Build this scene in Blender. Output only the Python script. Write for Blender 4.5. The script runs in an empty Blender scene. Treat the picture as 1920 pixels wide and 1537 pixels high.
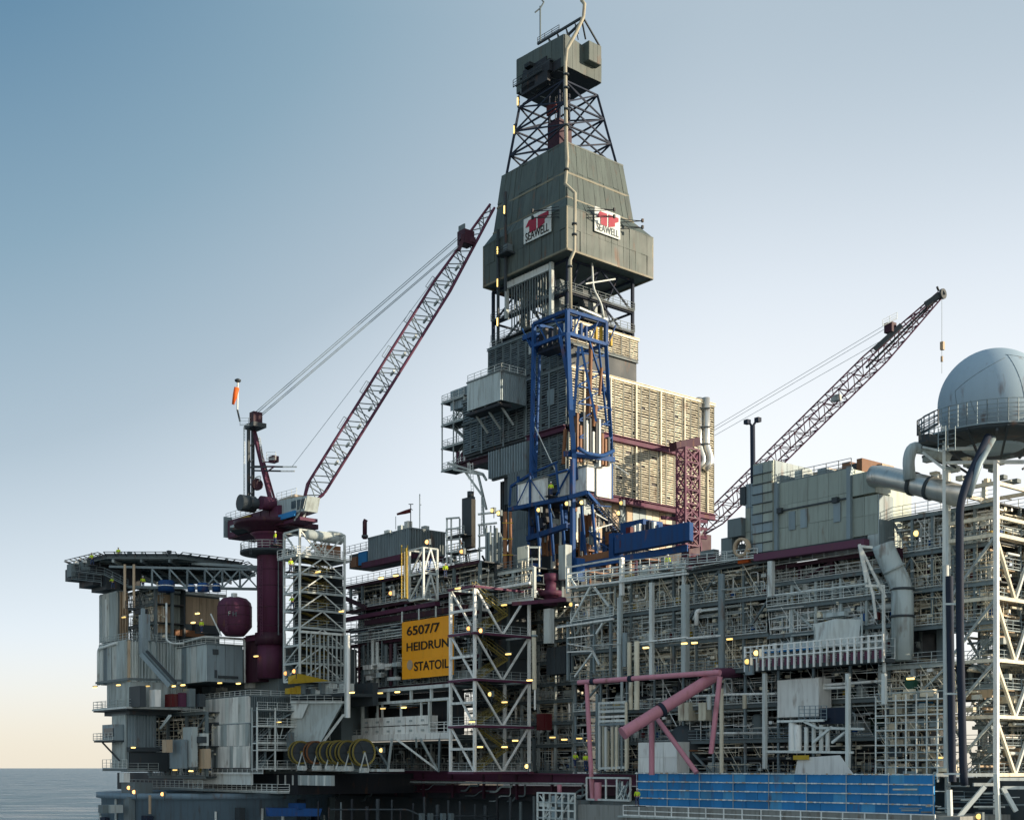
import bpy, bmesh, math, random
from mathutils import Vector, Matrix
R = math.radians
sc = bpy.context.scene
C = sc.collection
# ---------------------------------------------------------------- camera, sky, sun, exposure
F = 2420.0; CX = 960.0; HY = 1438.0; CZ = 30.0        # focal length in photo pixels, principal column, horizon row, eye height
cam = bpy.data.cameras.new('camera'); camo = bpy.data.objects.new('camera', cam); C.objects.link(camo)
camo.location = (0, 0, CZ); camo.rotation_euler = (R(90), 0, 0)
cam.sensor_width = 36; cam.lens = F / 1920 * 36; cam.shift_y = (HY - 768.5) / 1920
cam.clip_start = 1; cam.clip_end = 60000
sc.camera = camo
SUN_EL = 13; SUN_AZ = 103                              # degrees, azimuth clockwise from the view direction
world = bpy.data.worlds.new('World'); sc.world = world; world.use_nodes = True
wn = world.node_tree.nodes; wl = world.node_tree.links
bg = wn['Background']
sky = wn.new('ShaderNodeTexSky'); sky.sky_type = 'NISHITA'; sky.sun_disc = False
sky.sun_elevation = R(SUN_EL); sky.sun_rotation = R(SUN_AZ)
sky.altitude = 0; sky.air_density = 1.0; sky.dust_density = 0.6; sky.ozone_density = 2.2
SKY_S = 0.12; bg.inputs[1].default_value = SKY_S
def wmath(op, a, b=None):
    n = wn.new('ShaderNodeMath'); n.operation = op
    for i, v in enumerate((a, b)):
        if v is None: continue
        if isinstance(v, (int, float)): n.inputs[i].default_value = v
        else: wl.new(v, n.inputs[i])
    return n.outputs[0]
def wrange(v, a, b, c, d, smooth=False):
    n = wn.new('ShaderNodeMapRange'); n.interpolation_type = 'SMOOTHSTEP' if smooth else 'LINEAR'
    wl.new(v, n.inputs[0])
    for i, x in enumerate((a, b, c, d)): n.inputs[i + 1].default_value = x
    return n.outputs[0]
tc = wn.new('ShaderNodeTexCoord'); sep = wn.new('ShaderNodeSeparateXYZ'); wl.new(tc.outputs['Generated'], sep.inputs[0])
dot = wmath('ADD', wmath('MULTIPLY', sep.outputs[0], math.sin(R(SUN_AZ))), wmath('MULTIPLY', sep.outputs[1], math.cos(R(SUN_AZ))))
up = wmath('MAXIMUM', sep.outputs[2], 0.0)
away = wrange(dot, -.03, -.66, 0, 1, True)                    # bluer upwards and away from the sun
blue = wmath('ADD', wmath('MULTIPLY', wrange(up, 0, .5, 0, 1), wmath('ADD', wmath('MULTIPLY', away, 1.0), .08)),
             wmath('MULTIPLY', wrange(up, .2, .52, 0, .36, True), wmath('SUBTRACT', 1.0, away)))
ramp = wn.new('ShaderNodeValToRGB'); wl.new(blue, ramp.inputs[0]); cr = ramp.color_ramp
for i, (p, c) in enumerate(((0, (1.0, 1.02, 1.03)), (.2, (.76, .82, .88)), (.45, (.43, .525, .60)), (.7, (.25, .38, .475)), (1.0, (.10, .225, .35)))):
    e = cr.elements[i] if i < 2 else cr.elements.new(p)
    e.position = p; e.color = (*c, 1)
hm = wn.new('ShaderNodeMix'); hm.data_type = 'RGBA'; wl.new(wrange(up, .11, 0, 0, .8, True), hm.inputs[0]); wl.new(ramp.outputs[0], hm.inputs[6]); hm.inputs[7].default_value = (.80, .71, .56, 1)
sc_ = wn.new('ShaderNodeVectorMath'); sc_.operation = 'SCALE'; wl.new(hm.outputs[2], sc_.inputs[0]); sc_.inputs['Scale'].default_value = .90 / SKY_S
sm = wn.new('ShaderNodeMix'); sm.data_type = 'RGBA'; sm.inputs[0].default_value = .88; wl.new(sky.outputs[0], sm.inputs[6]); wl.new(sc_.outputs[0], sm.inputs[7])
wl.new(sm.outputs[2], bg.inputs[0])
sl = bpy.data.lights.new('sun', 'SUN'); sl.energy = 5.0; sl.angle = R(0.5); sl.color = (1.0, 0.83, 0.62)
so = bpy.data.objects.new('sun', sl); C.objects.link(so)
sdir = Vector((math.sin(R(SUN_AZ)) * math.cos(R(SUN_EL)), math.cos(R(SUN_AZ)) * math.cos(R(SUN_EL)), math.sin(R(SUN_EL))))
so.rotation_euler = sdir.to_track_quat('Z', 'Y').to_euler(); so.location = (120, 0, 150)
sc.view_settings.view_transform = 'Standard'; sc.view_settings.look = 'None'
sc.view_settings.exposure = 0.3; sc.view_settings.gamma = 1.0; sc.view_settings.use_curve_mapping = False

# ---------------------------------------------------------------- platform grid
U = Vector((.768, .640, 0)).normalized()      # runs to the right and away
V = Vector((-.640, .768, 0)).normalized()     # runs to the left and away
Z = Vector((0, 0, 1))
def P(px, py, D): return Vector(((px - CX) / F * D, D, CZ + (HY - py) / F * D))
class G:
    """platform-aligned frame with its near corner seen in column px at distance D"""
    def __init__(s, px, D): s.O = Vector(((px - CX) / F * D, D, 0))
    def pt(s, a, b, z): return s.O + V * a + U * b + Z * z
    def a(s, px, b=0):
        k = (px - CX) / F; o = s.O + U * b
        return (o.x - k * o.y) / (-V.x + V.y * k)
    def b(s, px, a=0):
        k = (px - CX) / F; o = s.O + V * a
        return (k * o.y - o.x) / (U.x - U.y * k)
    def z(s, py, a=0, b=0): return CZ + (HY - py) / F * (s.O + V * a + U * b).y
    def pp(s, px, py, b=0):
        a = s.a(px, b); return s.pt(a, b, s.z(py, a, b))
    def qq(s, px, py, a=0):
        b = s.b(px, a); return s.pt(a, b, s.z(py, a, b))

# ---------------------------------------------------------------- materials
MATS = {}
def mat(name, col, rough=.55, metal=0.0, var=.18, streak=.35, dirt=(.10, .085, .07), em=None, ems=0, rustamt=.6):
    m = bpy.data.materials.new(name); m.use_nodes = True
    n = m.node_tree.nodes; l = m.node_tree.links; b = n['Principled BSDF']
    b.inputs['Roughness'].default_value = rough; b.inputs['Metallic'].default_value = metal
    b.inputs['Base Color'].default_value = (*col, 1); b.inputs['Specular IOR Level'].default_value = .3
    if em:
        b.inputs['Emission Color'].default_value = (*em, 1); b.inputs['Emission Strength'].default_value = ems
        oi = n.new('ShaderNodeObjectInfo'); mr = n.new('ShaderNodeMapRange'); mr.inputs[3].default_value = ems * .35; mr.inputs[4].default_value = ems * 1.7
        l.new(oi.outputs['Random'], mr.inputs[0]); l.new(mr.outputs[0], b.inputs['Emission Strength'])
        MATS[name] = m; return m
    g = n.new('ShaderNodeNewGeometry')
    mp = n.new('ShaderNodeMapping'); mp.inputs['Scale'].default_value = (1.3, 1.3, .13); l.new(g.outputs['Position'], mp.inputs[0])
    t = n.new('ShaderNodeTexNoise'); t.inputs['Scale'].default_value = 1.6; t.inputs['Detail'].default_value = 5; l.new(mp.outputs[0], t.inputs[0])
    r = n.new('ShaderNodeMapRange'); r.inputs[1].default_value = .48; r.inputs[2].default_value = .78; r.inputs[4].default_value = streak
    l.new(t.outputs[0], r.inputs[0])
    t2 = n.new('ShaderNodeTexNoise'); t2.inputs['Scale'].default_value = .35; t2.inputs['Detail'].default_value = 4; l.new(g.outputs['Position'], t2.inputs[0])
    oi = n.new('ShaderNodeObjectInfo')
    ad = n.new('ShaderNodeMath'); ad.operation = 'ADD'; l.new(oi.outputs['Random'], ad.inputs[0]); l.new(t2.outputs[0], ad.inputs[1])
    r2 = n.new('ShaderNodeMapRange'); r2.inputs[1].default_value = .2; r2.inputs[2].default_value = 1.8
    r2.inputs[3].default_value = 1 - var; r2.inputs[4].default_value = 1 + var; l.new(ad.outputs[0], r2.inputs[0])
    hs = n.new('ShaderNodeHueSaturation'); hs.inputs['Color'].default_value = (*col, 1); l.new(r2.outputs[0], hs.inputs['Value'])
    mx = n.new('ShaderNodeMix'); mx.data_type = 'RGBA'; l.new(r.outputs[0], mx.inputs[0]); l.new(hs.outputs[0], mx.inputs[6])
    mx.inputs[7].default_value = (*dirt, 1); l.new(mx.outputs[2], b.inputs['Base Color'])
    if not em:                                             # sparse rust blooms and runs
        t3 = n.new('ShaderNodeTexNoise'); t3.inputs['Scale'].default_value = .9; t3.inputs['Detail'].default_value = 6; mp3 = n.new('ShaderNodeMapping')
        mp3.inputs['Scale'].default_value = (1, 1, .3); mp3.inputs['Location'].default_value = (7, 3, 5); l.new(g.outputs['Position'], mp3.inputs[0]); l.new(mp3.outputs[0], t3.inputs[0])
        r3 = n.new('ShaderNodeMapRange'); r3.inputs[1].default_value = .61; r3.inputs[2].default_value = .74; r3.inputs[4].default_value = rustamt; l.new(t3.outputs[0], r3.inputs[0])
        m3 = n.new('ShaderNodeMix'); m3.data_type = 'RGBA'; l.new(r3.outputs[0], m3.inputs[0]); l.new(mx.outputs[2], m3.inputs[6]); m3.inputs[7].default_value = (.14, .065, .032, 1); l.new(m3.outputs[2], b.inputs['Base Color'])
        rr = n.new('ShaderNodeMapRange'); rr.inputs[3].default_value = max(.15, rough - .12); rr.inputs[4].default_value = min(1, rough + .2); l.new(t2.outputs[0], rr.inputs[0]); l.new(rr.outputs[0], b.inputs['Roughness'])
    MATS[name] = m; return m
mat('steel', (.42, .48, .47), streak=.45); mat('steel_light', (.66, .71, .68), streak=.35); mat('white_paint', (.84, .86, .82), streak=.4)
mat('steel_dark', (.045, .058, .066), streak=.15); mat('steel_mid', (.14, .18, .19)); mat('cream', (.80, .74, .58), streak=.35); mat('pipe_cream', (.42, .40, .31)); mat('grating', (.05, .06, .065), rough=.8)
mat('black', (.02, .024, .03), streak=.1); mat('blue_pale', (.07, .30, .55), rough=.8, var=.3); mat('navy', (.015, .025, .048), rough=.7, streak=.15)
mat('purple', (.10, .028, .062), rough=.6, streak=.5, var=.25, dirt=(.05, .02, .02)); mat('purple_dark', (.045, .012, .026), streak=.2)
mat('pink', (.58, .25, .31), rough=.5, streak=.25, dirt=(.35, .16, .1)); mat('red', (.09, .008, .01)); mat('mauve', (.13, .045, .085), streak=.2)
mat('blue', (.009, .065, .215), rough=.65, streak=.5, rustamt=.75, var=.3, dirt=(.03, .03, .04)); mat('blue_bright', (.03, .22, .50), rough=.7, var=.25, streak=.2, dirt=(.02, .1, .3))
mat('orange_sign', (1.0, .42, .018), rough=.45, var=.05, streak=.12, dirt=(.7, .3, .04), rustamt=.15); mat('ink', (.02, .015, .01), var=.02, streak=0)
mat('yellow', (.5, .34, .03), streak=.4, dirt=(.12, .08, .04)); mat('dull_yellow', (.27, .22, .06), streak=.3); mat('rust', (.22, .10, .045), streak=.4); mat('orange', (.8, .14, .02), streak=.1)
mat('beige', (.52, .40, .27), streak=.35); mat('cladding', (.47, .55, .55), rough=.45, streak=.7, dirt=(.15, .15, .13))
mat('olive', (.09, .116, .106), rough=.5, streak=.75, var=.16, dirt=(.05, .058, .055)); mat('olive_trim', (.2, .19, .135), rough=.5)
mat('corr_blue', (.24, .31, .34), rough=.45, metal=.2, streak=.3)
mat('louvre', (.72, .67, .52), rough=.5, var=.3, streak=.4, dirt=(.3, .27, .2)); mat('grey_and_louvre_shade', (.21, .27, .29), rough=.45, metal=.1, var=.25, streak=.3)  # second one: same louvre with bluish shade put into the colour; plain grey elsewhere
mat('silver', (.62, .62, .58), rough=.3, metal=.75, var=.15, streak=.2); mat('hvac', (.31, .36, .32), rough=.4, metal=.2, streak=.4)
mat('radome', (.34, .45, .53), rough=.85, var=.05, streak=.05); mat('concrete', (.30, .31, .29), rough=.85, streak=.5)
mat('hull_paint', (.17, .25, .31), rough=.6, streak=.5, dirt=(.12, .10, .08)); mat('green', (.02, .085, .055)); mat('hivis', (.55, .75, .03), streak=.05)
mat('skin', (.45, .25, .17), streak=0); mat('trousers', (.03, .05, .12), streak=.1); mat('logo_red', (.33, .02, .05), var=.05, streak=.05)
mat('lamp_warm', (.9, .6, .2), em=(1.0, .66, .20), ems=1.7); mat('lamp_orange', (.9, .5, .2), em=(1.0, .42, .12), ems=2.4)
mat('glass', (.04, .07, .09), rough=.1, streak=0)

# ---------------------------------------------------------------- objects
W = {}
UM = {}
def new_mesh(name, vs, fs, mats):
    me = bpy.data.meshes.new(name); me.from_pydata([tuple(v) for v in vs], [], fs)
    for m in (mats if isinstance(mats, (list, tuple)) else [mats]): me.materials.append(MATS[m])
    me.update(); return me
def shade(me, ang=True):
    for p in me.polygons: p.use_smooth = True
def unit(kind, m):
    k = (kind, m)
    if k in UM: return UM[k]
    if kind == 'box':
        vs = [(x, y, z) for z in (0, 1) for y in (0, 1) for x in (0, 1)]
        fs = [(0, 2, 3, 1), (4, 5, 7, 6), (0, 1, 5, 4), (2, 6, 7, 3), (0, 4, 6, 2), (1, 3, 7, 5)]
        me = new_mesh('box', vs, fs, m)
    elif kind == 'beam':                                   # centred square section, length 1 along z
        vs = [(x, y, z) for z in (0, 1) for y in (-.5, .5) for x in (-.5, .5)]
        fs = [(0, 2, 3, 1), (4, 5, 7, 6), (0, 1, 5, 4), (2, 6, 7, 3), (0, 4, 6, 2), (1, 3, 7, 5)]
        me = new_mesh('beam', vs, fs, m)
    elif kind == 'ibeam':
        pr = [(-.5, -.5), (.5, -.5), (.5, -.36), (.09, -.36), (.09, .36), (.5, .36), (.5, .5), (-.5, .5), (-.5, .36), (-.09, .36), (-.09, -.36), (-.5, -.36)]
        n = len(pr); vs = [(x, y, 0) for x, y in pr] + [(x, y, 1) for x, y in pr]
        fs = [(i, (i + 1) % n, n + (i + 1) % n, n + i) for i in range(n)] + [tuple(range(n - 1, -1, -1)), tuple(range(n, 2 * n))]
        me = new_mesh('ibeam', vs, fs, m)
    elif kind.startswith('cyl'):
        n = int(kind[3:]); vs = []; fs = []
        for z in (0, 1):
            for i in range(n): t = 2 * math.pi * i / n; vs.append((math.cos(t), math.sin(t), z))
        fs = [(i, (i + 1) % n, n + (i + 1) % n, n + i) for i in range(n)] + [tuple(range(n - 1, -1, -1)), tuple(range(n, 2 * n))]
        me = new_mesh('cyl', vs, fs, m)
        for p in me.polygons: p.use_smooth = len(p.vertices) == 4
    elif kind.startswith('lou'):                           # louvre panel: frame, tilted blades over a dark recess
        n = int(kind[3:-1]); vs = []; fs = []; mi = []
        def q(a, b, c, d, k):
            i = len(vs); vs.extend([a, b, c, d]); fs.append((i, i + 1, i + 2, i + 3)); mi.append(k)
        q((0, .9, 0), (1, .9, 0), (1, .9, 1), (0, .9, 1), 1)
        for x0, x1 in ((0, .035), (.965, 1)):
            q((x0, -.1, 0), (x1, -.1, 0), (x1, -.1, 1), (x0, -.1, 1), 2)
            q((x1, -.1, 0), (x1, .9, 0), (x1, .9, 1), (x1, -.1, 1), 0); q((x0, .9, 0), (x0, -.1, 0), (x0, -.1, 1), (x0, .9, 1), 0)
        rn = random.Random(n * 31 + ord(kind[-1]))
        for i in range(n):
            z0 = (i + .05) / n; z1 = (i + .66) / n; cut = [.03, rn.uniform(.25, .75), .97]
            for x0, x1 in zip(cut[:-1], cut[1:]):
                if rn.random() < .015: continue
                j = rn.uniform(-.25, .2); dz = rn.uniform(-.1, .1) / n; k0 = rn.uniform(-.04, .04) / n
                q((x0, j, z0 + dz), (x1 - .01, j, z0 + dz + k0), (x1 - .01, .55, z1 + dz + k0), (x0, .55, z1 + dz), 0)
                q((x0, .12 + j, z0 + dz - .01 / n), (x0, .85, z1 + dz), (x1, .85, z1 + dz), (x1, .12 + j, z0 + dz - .01 / n), 0)
        me = new_mesh('louvre_panel', vs, fs, [m, 'black', 'steel_mid'])
        for p, k in zip(me.polygons, mi): p.material_index = k
    elif kind.startswith('cor'):                           # corrugated sheet
        n = int(kind[3:]); pr = []
        for i in range(n):
            x = i / n; w = 1 / n
            pr += [(x, 0), (x + .3 * w, 0), (x + .42 * w, 1), (x + .88 * w, 1)]
        pr.append((1, 0)); k = len(pr)
        vs = [(x, y, 0) for x, y in pr] + [(x, y, 1) for x, y in pr] + [(0, 1.4, 0), (1, 1.4, 0), (1, 1.4, 1), (0, 1.4, 1)]
        fs = [(i, i + 1, k + i + 1, k + i) for i in range(k - 1)] + [(2 * k + 1, 2 * k, 2 * k + 3, 2 * k + 2)]
        me = new_mesh('corrugated', vs, fs, m)
    UM[k] = me; return me
def add(name, me, M, parent=None):
    o = bpy.data.objects.new(name, me); C.objects.link(o)
    if parent is not None:
        o.parent = parent; o.matrix_parent_inverse = W[parent.name].inverted()
    o.matrix_basis = M; W[o.name] = M.copy(); return o
def thing(name, label, cat, loc, group=None):
    o = bpy.data.objects.new(name, None); C.objects.link(o); o.location = loc; o.empty_display_size = .5
    W[o.name] = Matrix.Translation(loc); o['label'] = label; o['category'] = cat
    if group: o['group'] = group
    return o
def tag(o, label, cat, group=None, kind=None):
    if kind == 'structure': o['kind'] = kind; return o
    o['label'] = label; o['category'] = cat
    if group: o['group'] = group
    if kind: o['kind'] = kind
    return o
def M3(x, y, z, t): return Matrix(((x.x, y.x, z.x, t.x), (x.y, y.y, z.y, t.y), (x.z, y.z, z.z, t.z), (0, 0, 0, 1)))
def mem(p, q, r, m, name, parent, kind='cyl8', w2=None):
    d = q - p; L = d.length
    if L < 1e-4: return
    z = d / L; x = z.cross(Z)
    x = x.normalized() if x.length > .05 else (U if kind != 'v' else V)
    x = (x - z * x.dot(z)).normalized(); y = z.cross(x)
    return add(name, unit(kind, m), M3(x * r, y * (w2 or r), d, p), parent)
def bm_(p, q, w, m, name, parent, h=None, kind='beam'): return mem(p, q, w, m, name, parent, kind, h)
def gbox(g, a0, a1, b0, b1, z0, z1, m, name, parent):
    return add(name, unit('box', m), M3(U * (b1 - b0), V * (a1 - a0), Z * (z1 - z0), g.pt(a0, b0, z0)), parent)
def panel(g, side, s0, s1, off, z0, z1, t, m, name, parent, kind='box'):
    """a sheet on a left (L) or right (R) wall; s runs away from the corner; off = wall plane, t = how far it stands proud"""
    if side == 'L': return add(name, unit(kind, m), M3(-V * (s1 - s0), U * t, Z * (z1 - z0), g.pt(s1, off - t, z0)), parent)
    return add(name, unit(kind, m), M3(U * (s1 - s0), V * t, Z * (z1 - z0), g.pt(off - t, s0, z0)), parent)
rnd = random.Random(7)
def clad(g, side, s0, s1, off, z0, z1, pw, ph, m, parent, kind='box', t=.07, name='panel', gap=.05, rows=None):
    n = max(1, round((s1 - s0) / pw)); k = rows or max(1, round((z1 - z0) / ph)); w = (s1 - s0) / n; h = (z1 - z0) / k
    ms = m if isinstance(m, list) else [m]
    for i in range(n):
        for j in range(k):
            panel(g, side, s0 + i * w + gap / 2, s0 + (i + 1) * w - gap / 2, off, z0 + j * h + gap / 2, z0 + (j + 1) * h - gap / 2,
                  t * rnd.uniform(.75, 1.3) if kind == 'box' else t * rnd.uniform(.9, 1.15), rnd.choice(ms), name, parent, kind + rnd.choice('abcd') if kind.startswith('lou') else kind)
def quadpanels(p00, p10, p11, p01, n, k, t, m, parent, name='panel', gap=.04):
    nr = (p10 - p00).cross(p01 - p00).normalized()
    def B(u, v): return (p00 * (1 - u) + p10 * u) * (1 - v) + (p01 * (1 - u) + p11 * u) * v
    L = (p10 - p00).length; H = (p01 - p00).length
    for i in range(n):
        for j in range(k):
            gu = gap / 2 / L; gv = gap / 2 / H
            c = [B(i / n + gu, j / k + gv), B((i + 1) / n - gu, j / k + gv), B((i + 1) / n - gu, (j + 1) / k - gv), B(i / n + gu, (j + 1) / k - gv)]
            tt = t * rnd.uniform(.5, 1.4)
            vs = [q + nr * (tt + rnd.uniform(0, .07)) for q in c] + [q - nr * .02 for q in c]
            o0 = c[0]; me = new_mesh(name, [v - o0 for v in vs], [(0, 1, 2, 3), (4, 7, 6, 5), (0, 4, 5, 1), (1, 5, 6, 2), (2, 6, 7, 3), (3, 7, 4, 0)], m)
            add(name, me, Matrix.Translation(o0), parent)
def solid(vs, fs, m, name, parent):
    o0 = vs[0].copy(); return add(name, new_mesh(name, [v - o0 for v in vs], fs, m), Matrix.Translation(o0), parent)
def prism(r0, r1, m, name, parent):                        # loft between two rings of the same length
    n = len(r0); fs = [(i, (i + 1) % n, n + (i + 1) % n, n + i) for i in range(n)] + [tuple(range(n - 1, -1, -1)), tuple(range(n, 2 * n))]
    return solid(list(r0) + list(r1), fs, m, name, parent)
def tube(pts, r, m, name, parent, n=8, round_=0.0):
    """one bent pipe through the points, corners rounded"""
    pts = [Vector(p) for p in pts]
    if round_ > 0 and len(pts) > 2:
        q = [pts[0]]
        for i in range(1, len(pts) - 1):
            a = (pts[i - 1] - pts[i]); b = (pts[i + 1] - pts[i]); rr = min(round_, a.length * .45, b.length * .45)
            A = pts[i] + a.normalized() * rr; B = pts[i] + b.normalized() * rr
            for k in range(5):
                u = k / 4; q.append(A * (1 - u) ** 2 + pts[i] * 2 * u * (1 - u) + B * u * u)
        q.append(pts[-1]); pts = q
    vs = []; fs = []; o0 = pts[0].copy(); px = None
    for i, p in enumerate(pts):
        d = (pts[min(i + 1, len(pts) - 1)] - pts[max(i - 1, 0)]).normalized()
        x = px - d * px.dot(d) if px is not None else (d.cross(Z) if d.cross(Z).length > .1 else U.copy())
        x.normalize(); px = x; y = d.cross(x)
        for k in range(n):
            t = 2 * math.pi * k / n; vs.append(p + x * r * math.cos(t) + y * r * math.sin(t) - o0)
    for i in range(len(pts) - 1):
        for k in range(n): fs.append((i * n + k, i * n + (k + 1) % n, (i + 1) * n + (k + 1) % n, (i + 1) * n + k))
    fs.append(tuple(range(n - 1, -1, -1))); L = (len(pts) - 1) * n; fs.append(tuple(range(L, L + n)))
    me = new_mesh(name, vs, fs, m)
    for p in me.polygons: p.use_smooth = len(p.vertices) == 4
    return add(name, me, Matrix.Translation(o0), parent)
def lathe(c, prof, m, name, parent, n=32, axis=None, caps=True):
    """prof = [(radius, height)] turned about a vertical (or given) axis through c"""
    ax = axis or Z; x = U if ax is Z else ax.cross(Z).normalized(); y = ax.cross(x)
    vs = []; fs = []
    for r, h in prof:
        for k in range(n): t = 2 * math.pi * k / n; vs.append(x * r * math.cos(t) + y * r * math.sin(t) + ax * h)
    for i in range(len(prof) - 1):
        for k in range(n): fs.append((i * n + k, i * n + (k + 1) % n, (i + 1) * n + (k + 1) % n, (i + 1) * n + k))
    if caps: fs.append(tuple(range(n - 1, -1, -1))); L = (len(prof) - 1) * n; fs.append(tuple(range(L, L + n)))
    me = new_mesh(name, vs, fs, m)
    for p in me.polygons: p.use_smooth = len(p.vertices) == 4
    return add(name, me, Matrix.Translation(c), parent)
class MB:
    """several bars joined as one mesh (railings, ladders: bars about one pixel wide)"""
    def __init__(s): s.v = []; s.f = []
    def bar(s, p, q, w):
        d = (q - p)
        if d.length < 1e-4: return
        z = d.normalized(); x = z.cross(Z); x = x.normalized() if x.length > .05 else U.copy(); y = z.cross(x); i = len(s.v)
        for b in (p, q):
            for sx, sy in ((-1, -1), (1, -1), (1, 1), (-1, 1)): s.v.append(b + x * sx * w / 2 + y * sy * w / 2)
        s.f += [(i, i + 1, i + 5, i + 4), (i + 1, i + 2, i + 6, i + 5), (i + 2, i + 3, i + 7, i + 6), (i + 3, i, i + 4, i + 7), (i + 3, i + 2, i + 1, i), (i + 4, i + 5, i + 6, i + 7)]
    def build(s, name, m, parent):
        o0 = s.v[0].copy(); return add(name, new_mesh(name, [v - o0 for v in s.v], s.f, m), Matrix.Translation(o0), parent)
def railing(pts, parent, m='steel_light', h=1.15, w=.07, rails=(1, .62, .3), step=1.6, kick=True, name='railing'):
    b = MB()
    for p, q in zip(pts[:-1], pts[1:]):
        L = (q - p).length; n = max(1, round(L / step))
        for i in range(n + 1): c = p.lerp(q, i / n); b.bar(c, c + Z * h, w)
        for k in rails: b.bar(p + Z * h * k, q + Z * h * k, w * .85)
        if kick: b.bar(p + Z * .08, q + Z * .08, w * 1.7)
    return b.build(name, m, parent)
def ladder(p, q, parent, side=None, m='steel', w=.5, cage=False, name='ladder'):
    b = MB(); d = q - p; n = max(2, int(d.length / .45)); s = (side or V) * w / 2
    b.bar(p - s, q - s, .07); b.bar(p + s, q + s, .07)
    for i in range(n): c = p + d * (i + .5) / n; b.bar(c - s, c + s, .05)
    if cage:
        o = (side or V).cross(Z).normalized()
        if o.y > 0: o = -o
        for k in (-1, 0, 1): b.bar(p + o * .6 + s * k * .8 + Z * 2, q + o * .6 + s * k * .8, .04)
        for i in range(0, n, 3):
            c = p + d * (i + .5) / n
            if c.z > p.z + 2: b.bar(c - s, c - s * .8 + o * .6, .05); b.bar(c - s * .8 + o * .6, c + s * .8 + o * .6, .05); b.bar(c + s, c + s * .8 + o * .6, .05)
    return b.build(name, m, parent)
def stair(p, q, parent, side, m='steel', w=.9, name='stair'):
    b = MB(); d = q - p; n = max(3, int(abs(d.z) / .25)); s = side * w / 2
    for k in (-1, 1):
        b.bar(p + s * k, q + s * k, .16); b.bar(p + s * k + Z * 1, q + s * k + Z * 1, .06); b.bar(p + s * k + Z * .5, q + s * k + Z * .5, .05)
        for i in range(0, n + 1, 4): c = p + d * i / n + s * k; b.bar(c, c + Z, .05)
    for i in range(n): c = p + d * (i + .5) / n; b.bar(c - s, c + s, .12)
    return b.build(name, m, parent)
def text(s, size, m, name, parent, g, side, s_left, off, z, depth=.03, bold=.0):
    cu = bpy.data.curves.new('t', 'FONT'); cu.body = s; cu.size = size; cu.extrude = depth; cu.offset = size * bold
    to = bpy.data.objects.new('t', cu); C.objects.link(to); dg = bpy.context.evaluated_depsgraph_get(); dg.update()
    me = bpy.data.meshes.new_from_object(to.evaluated_get(dg)); bpy.data.objects.remove(to)
    me.materials.clear(); me.materials.append(MATS[m])
    x = -V if side == 'L' else U; nrm = -U if side == 'L' else -V
    o = g.pt(s_left, off, z) if side == 'L' else g.pt(off, s_left, z)
    w = max(v.co.x for v in me.vertices)
    return add(name, me, M3(x, Z, nrm, o + nrm * depth), parent), w
def lattice(parent, bot, top, zn, rl, rb, m, faces=(0, 1, 2, 3), style='X', names=('leg', 'beam', 'brace'), mb=None, kinds='beam', ts=None):
    """four-legged lattice: corner rings bot/top (order near, left, far, right)"""
    mb = mb or m
    for i in range(4): mem(bot[i], top[i], rl, m, names[0], parent, kinds)
    ts = ts or [i / zn for i in range(zn + 1)]
    for f in faces:
        a0, a1 = bot[f], top[f]; b0, b1 = bot[(f + 1) % 4], top[(f + 1) % 4]
        for i, t in enumerate(ts):
            pa, pb = a0.lerp(a1, t), b0.lerp(b1, t)
            mem(pa, pb, rb * 1.15, mb, names[1], parent, kinds)
            if i < len(ts) - 1:
                t2 = ts[i + 1]; qa, qb = a0.lerp(a1, t2), b0.lerp(b1, t2)
                if style == 'X': mem(pa, qb, rb, mb, names[2], parent, kinds); mem(pb, qa, rb, mb, names[2], parent, kinds)
                elif style == 'K': c = (qa + qb) / 2; mem(pa, c, rb, mb, names[2], parent, kinds); mem(pb, c, rb, mb, names[2], parent, kinds)
                elif style == 'V': c = (pa + pb) / 2; mem(qa, c, rb, mb, names[2], parent, kinds); mem(qb, c, rb, mb, names[2], parent, kinds)
                elif style == 'N':
                    if i % 2: mem(pa, qb, rb, mb, names[2], parent, kinds)
                    else: mem(pb, qa, rb, mb, names[2], parent, kinds)
                elif style == 'D': mem(qa, pb, rb, mb, names[2], parent, kinds)
def ring(g, a0, a1, b0, b1, z): return [g.pt(a0, b0, z), g.pt(a1, b0, z), g.pt(a1, b1, z), g.pt(a0, b1, z)]
def block(name, label, cat, pc, D, pl, pr, yt, yb, mL, mR=None, kind='box', pw=1.6, ph=3.0, body='steel_mid', roof=True, rows=None, t=.08, parent=None, kindR=None, group=None, trim=None):
    g = G(pc, D); A = g.a(pl); B = g.b(pr); z1 = g.z(yt); z0 = g.z(yb)
    T = parent or thing(name, label, cat, g.pt(0, 0, z0), group)
    bd = gbox(g, .02, A, .02, B, z0, z1, body, 'body', T)
    clad(g, 'L', 0, A, 0, z0, z1, pw, ph, mL, bd, kind, t, rows=rows)
    clad(g, 'R', 0, B, 0, z0, z1, pw, ph, mR or mL, bd, kindR or kind, t, rows=rows)
    if roof:
        bm_(g.pt(-.1, -.12, z1), g.pt(A + .1, -.12, z1), .22, trim or body, 'roof_edge', T); bm_(g.pt(-.1, -.12, z1 + .002), g.pt(-.1, B + .1, z1 + .002), .22, trim or body, 'roof_edge', T)
    return T, g, A, B, z0, z1
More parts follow.
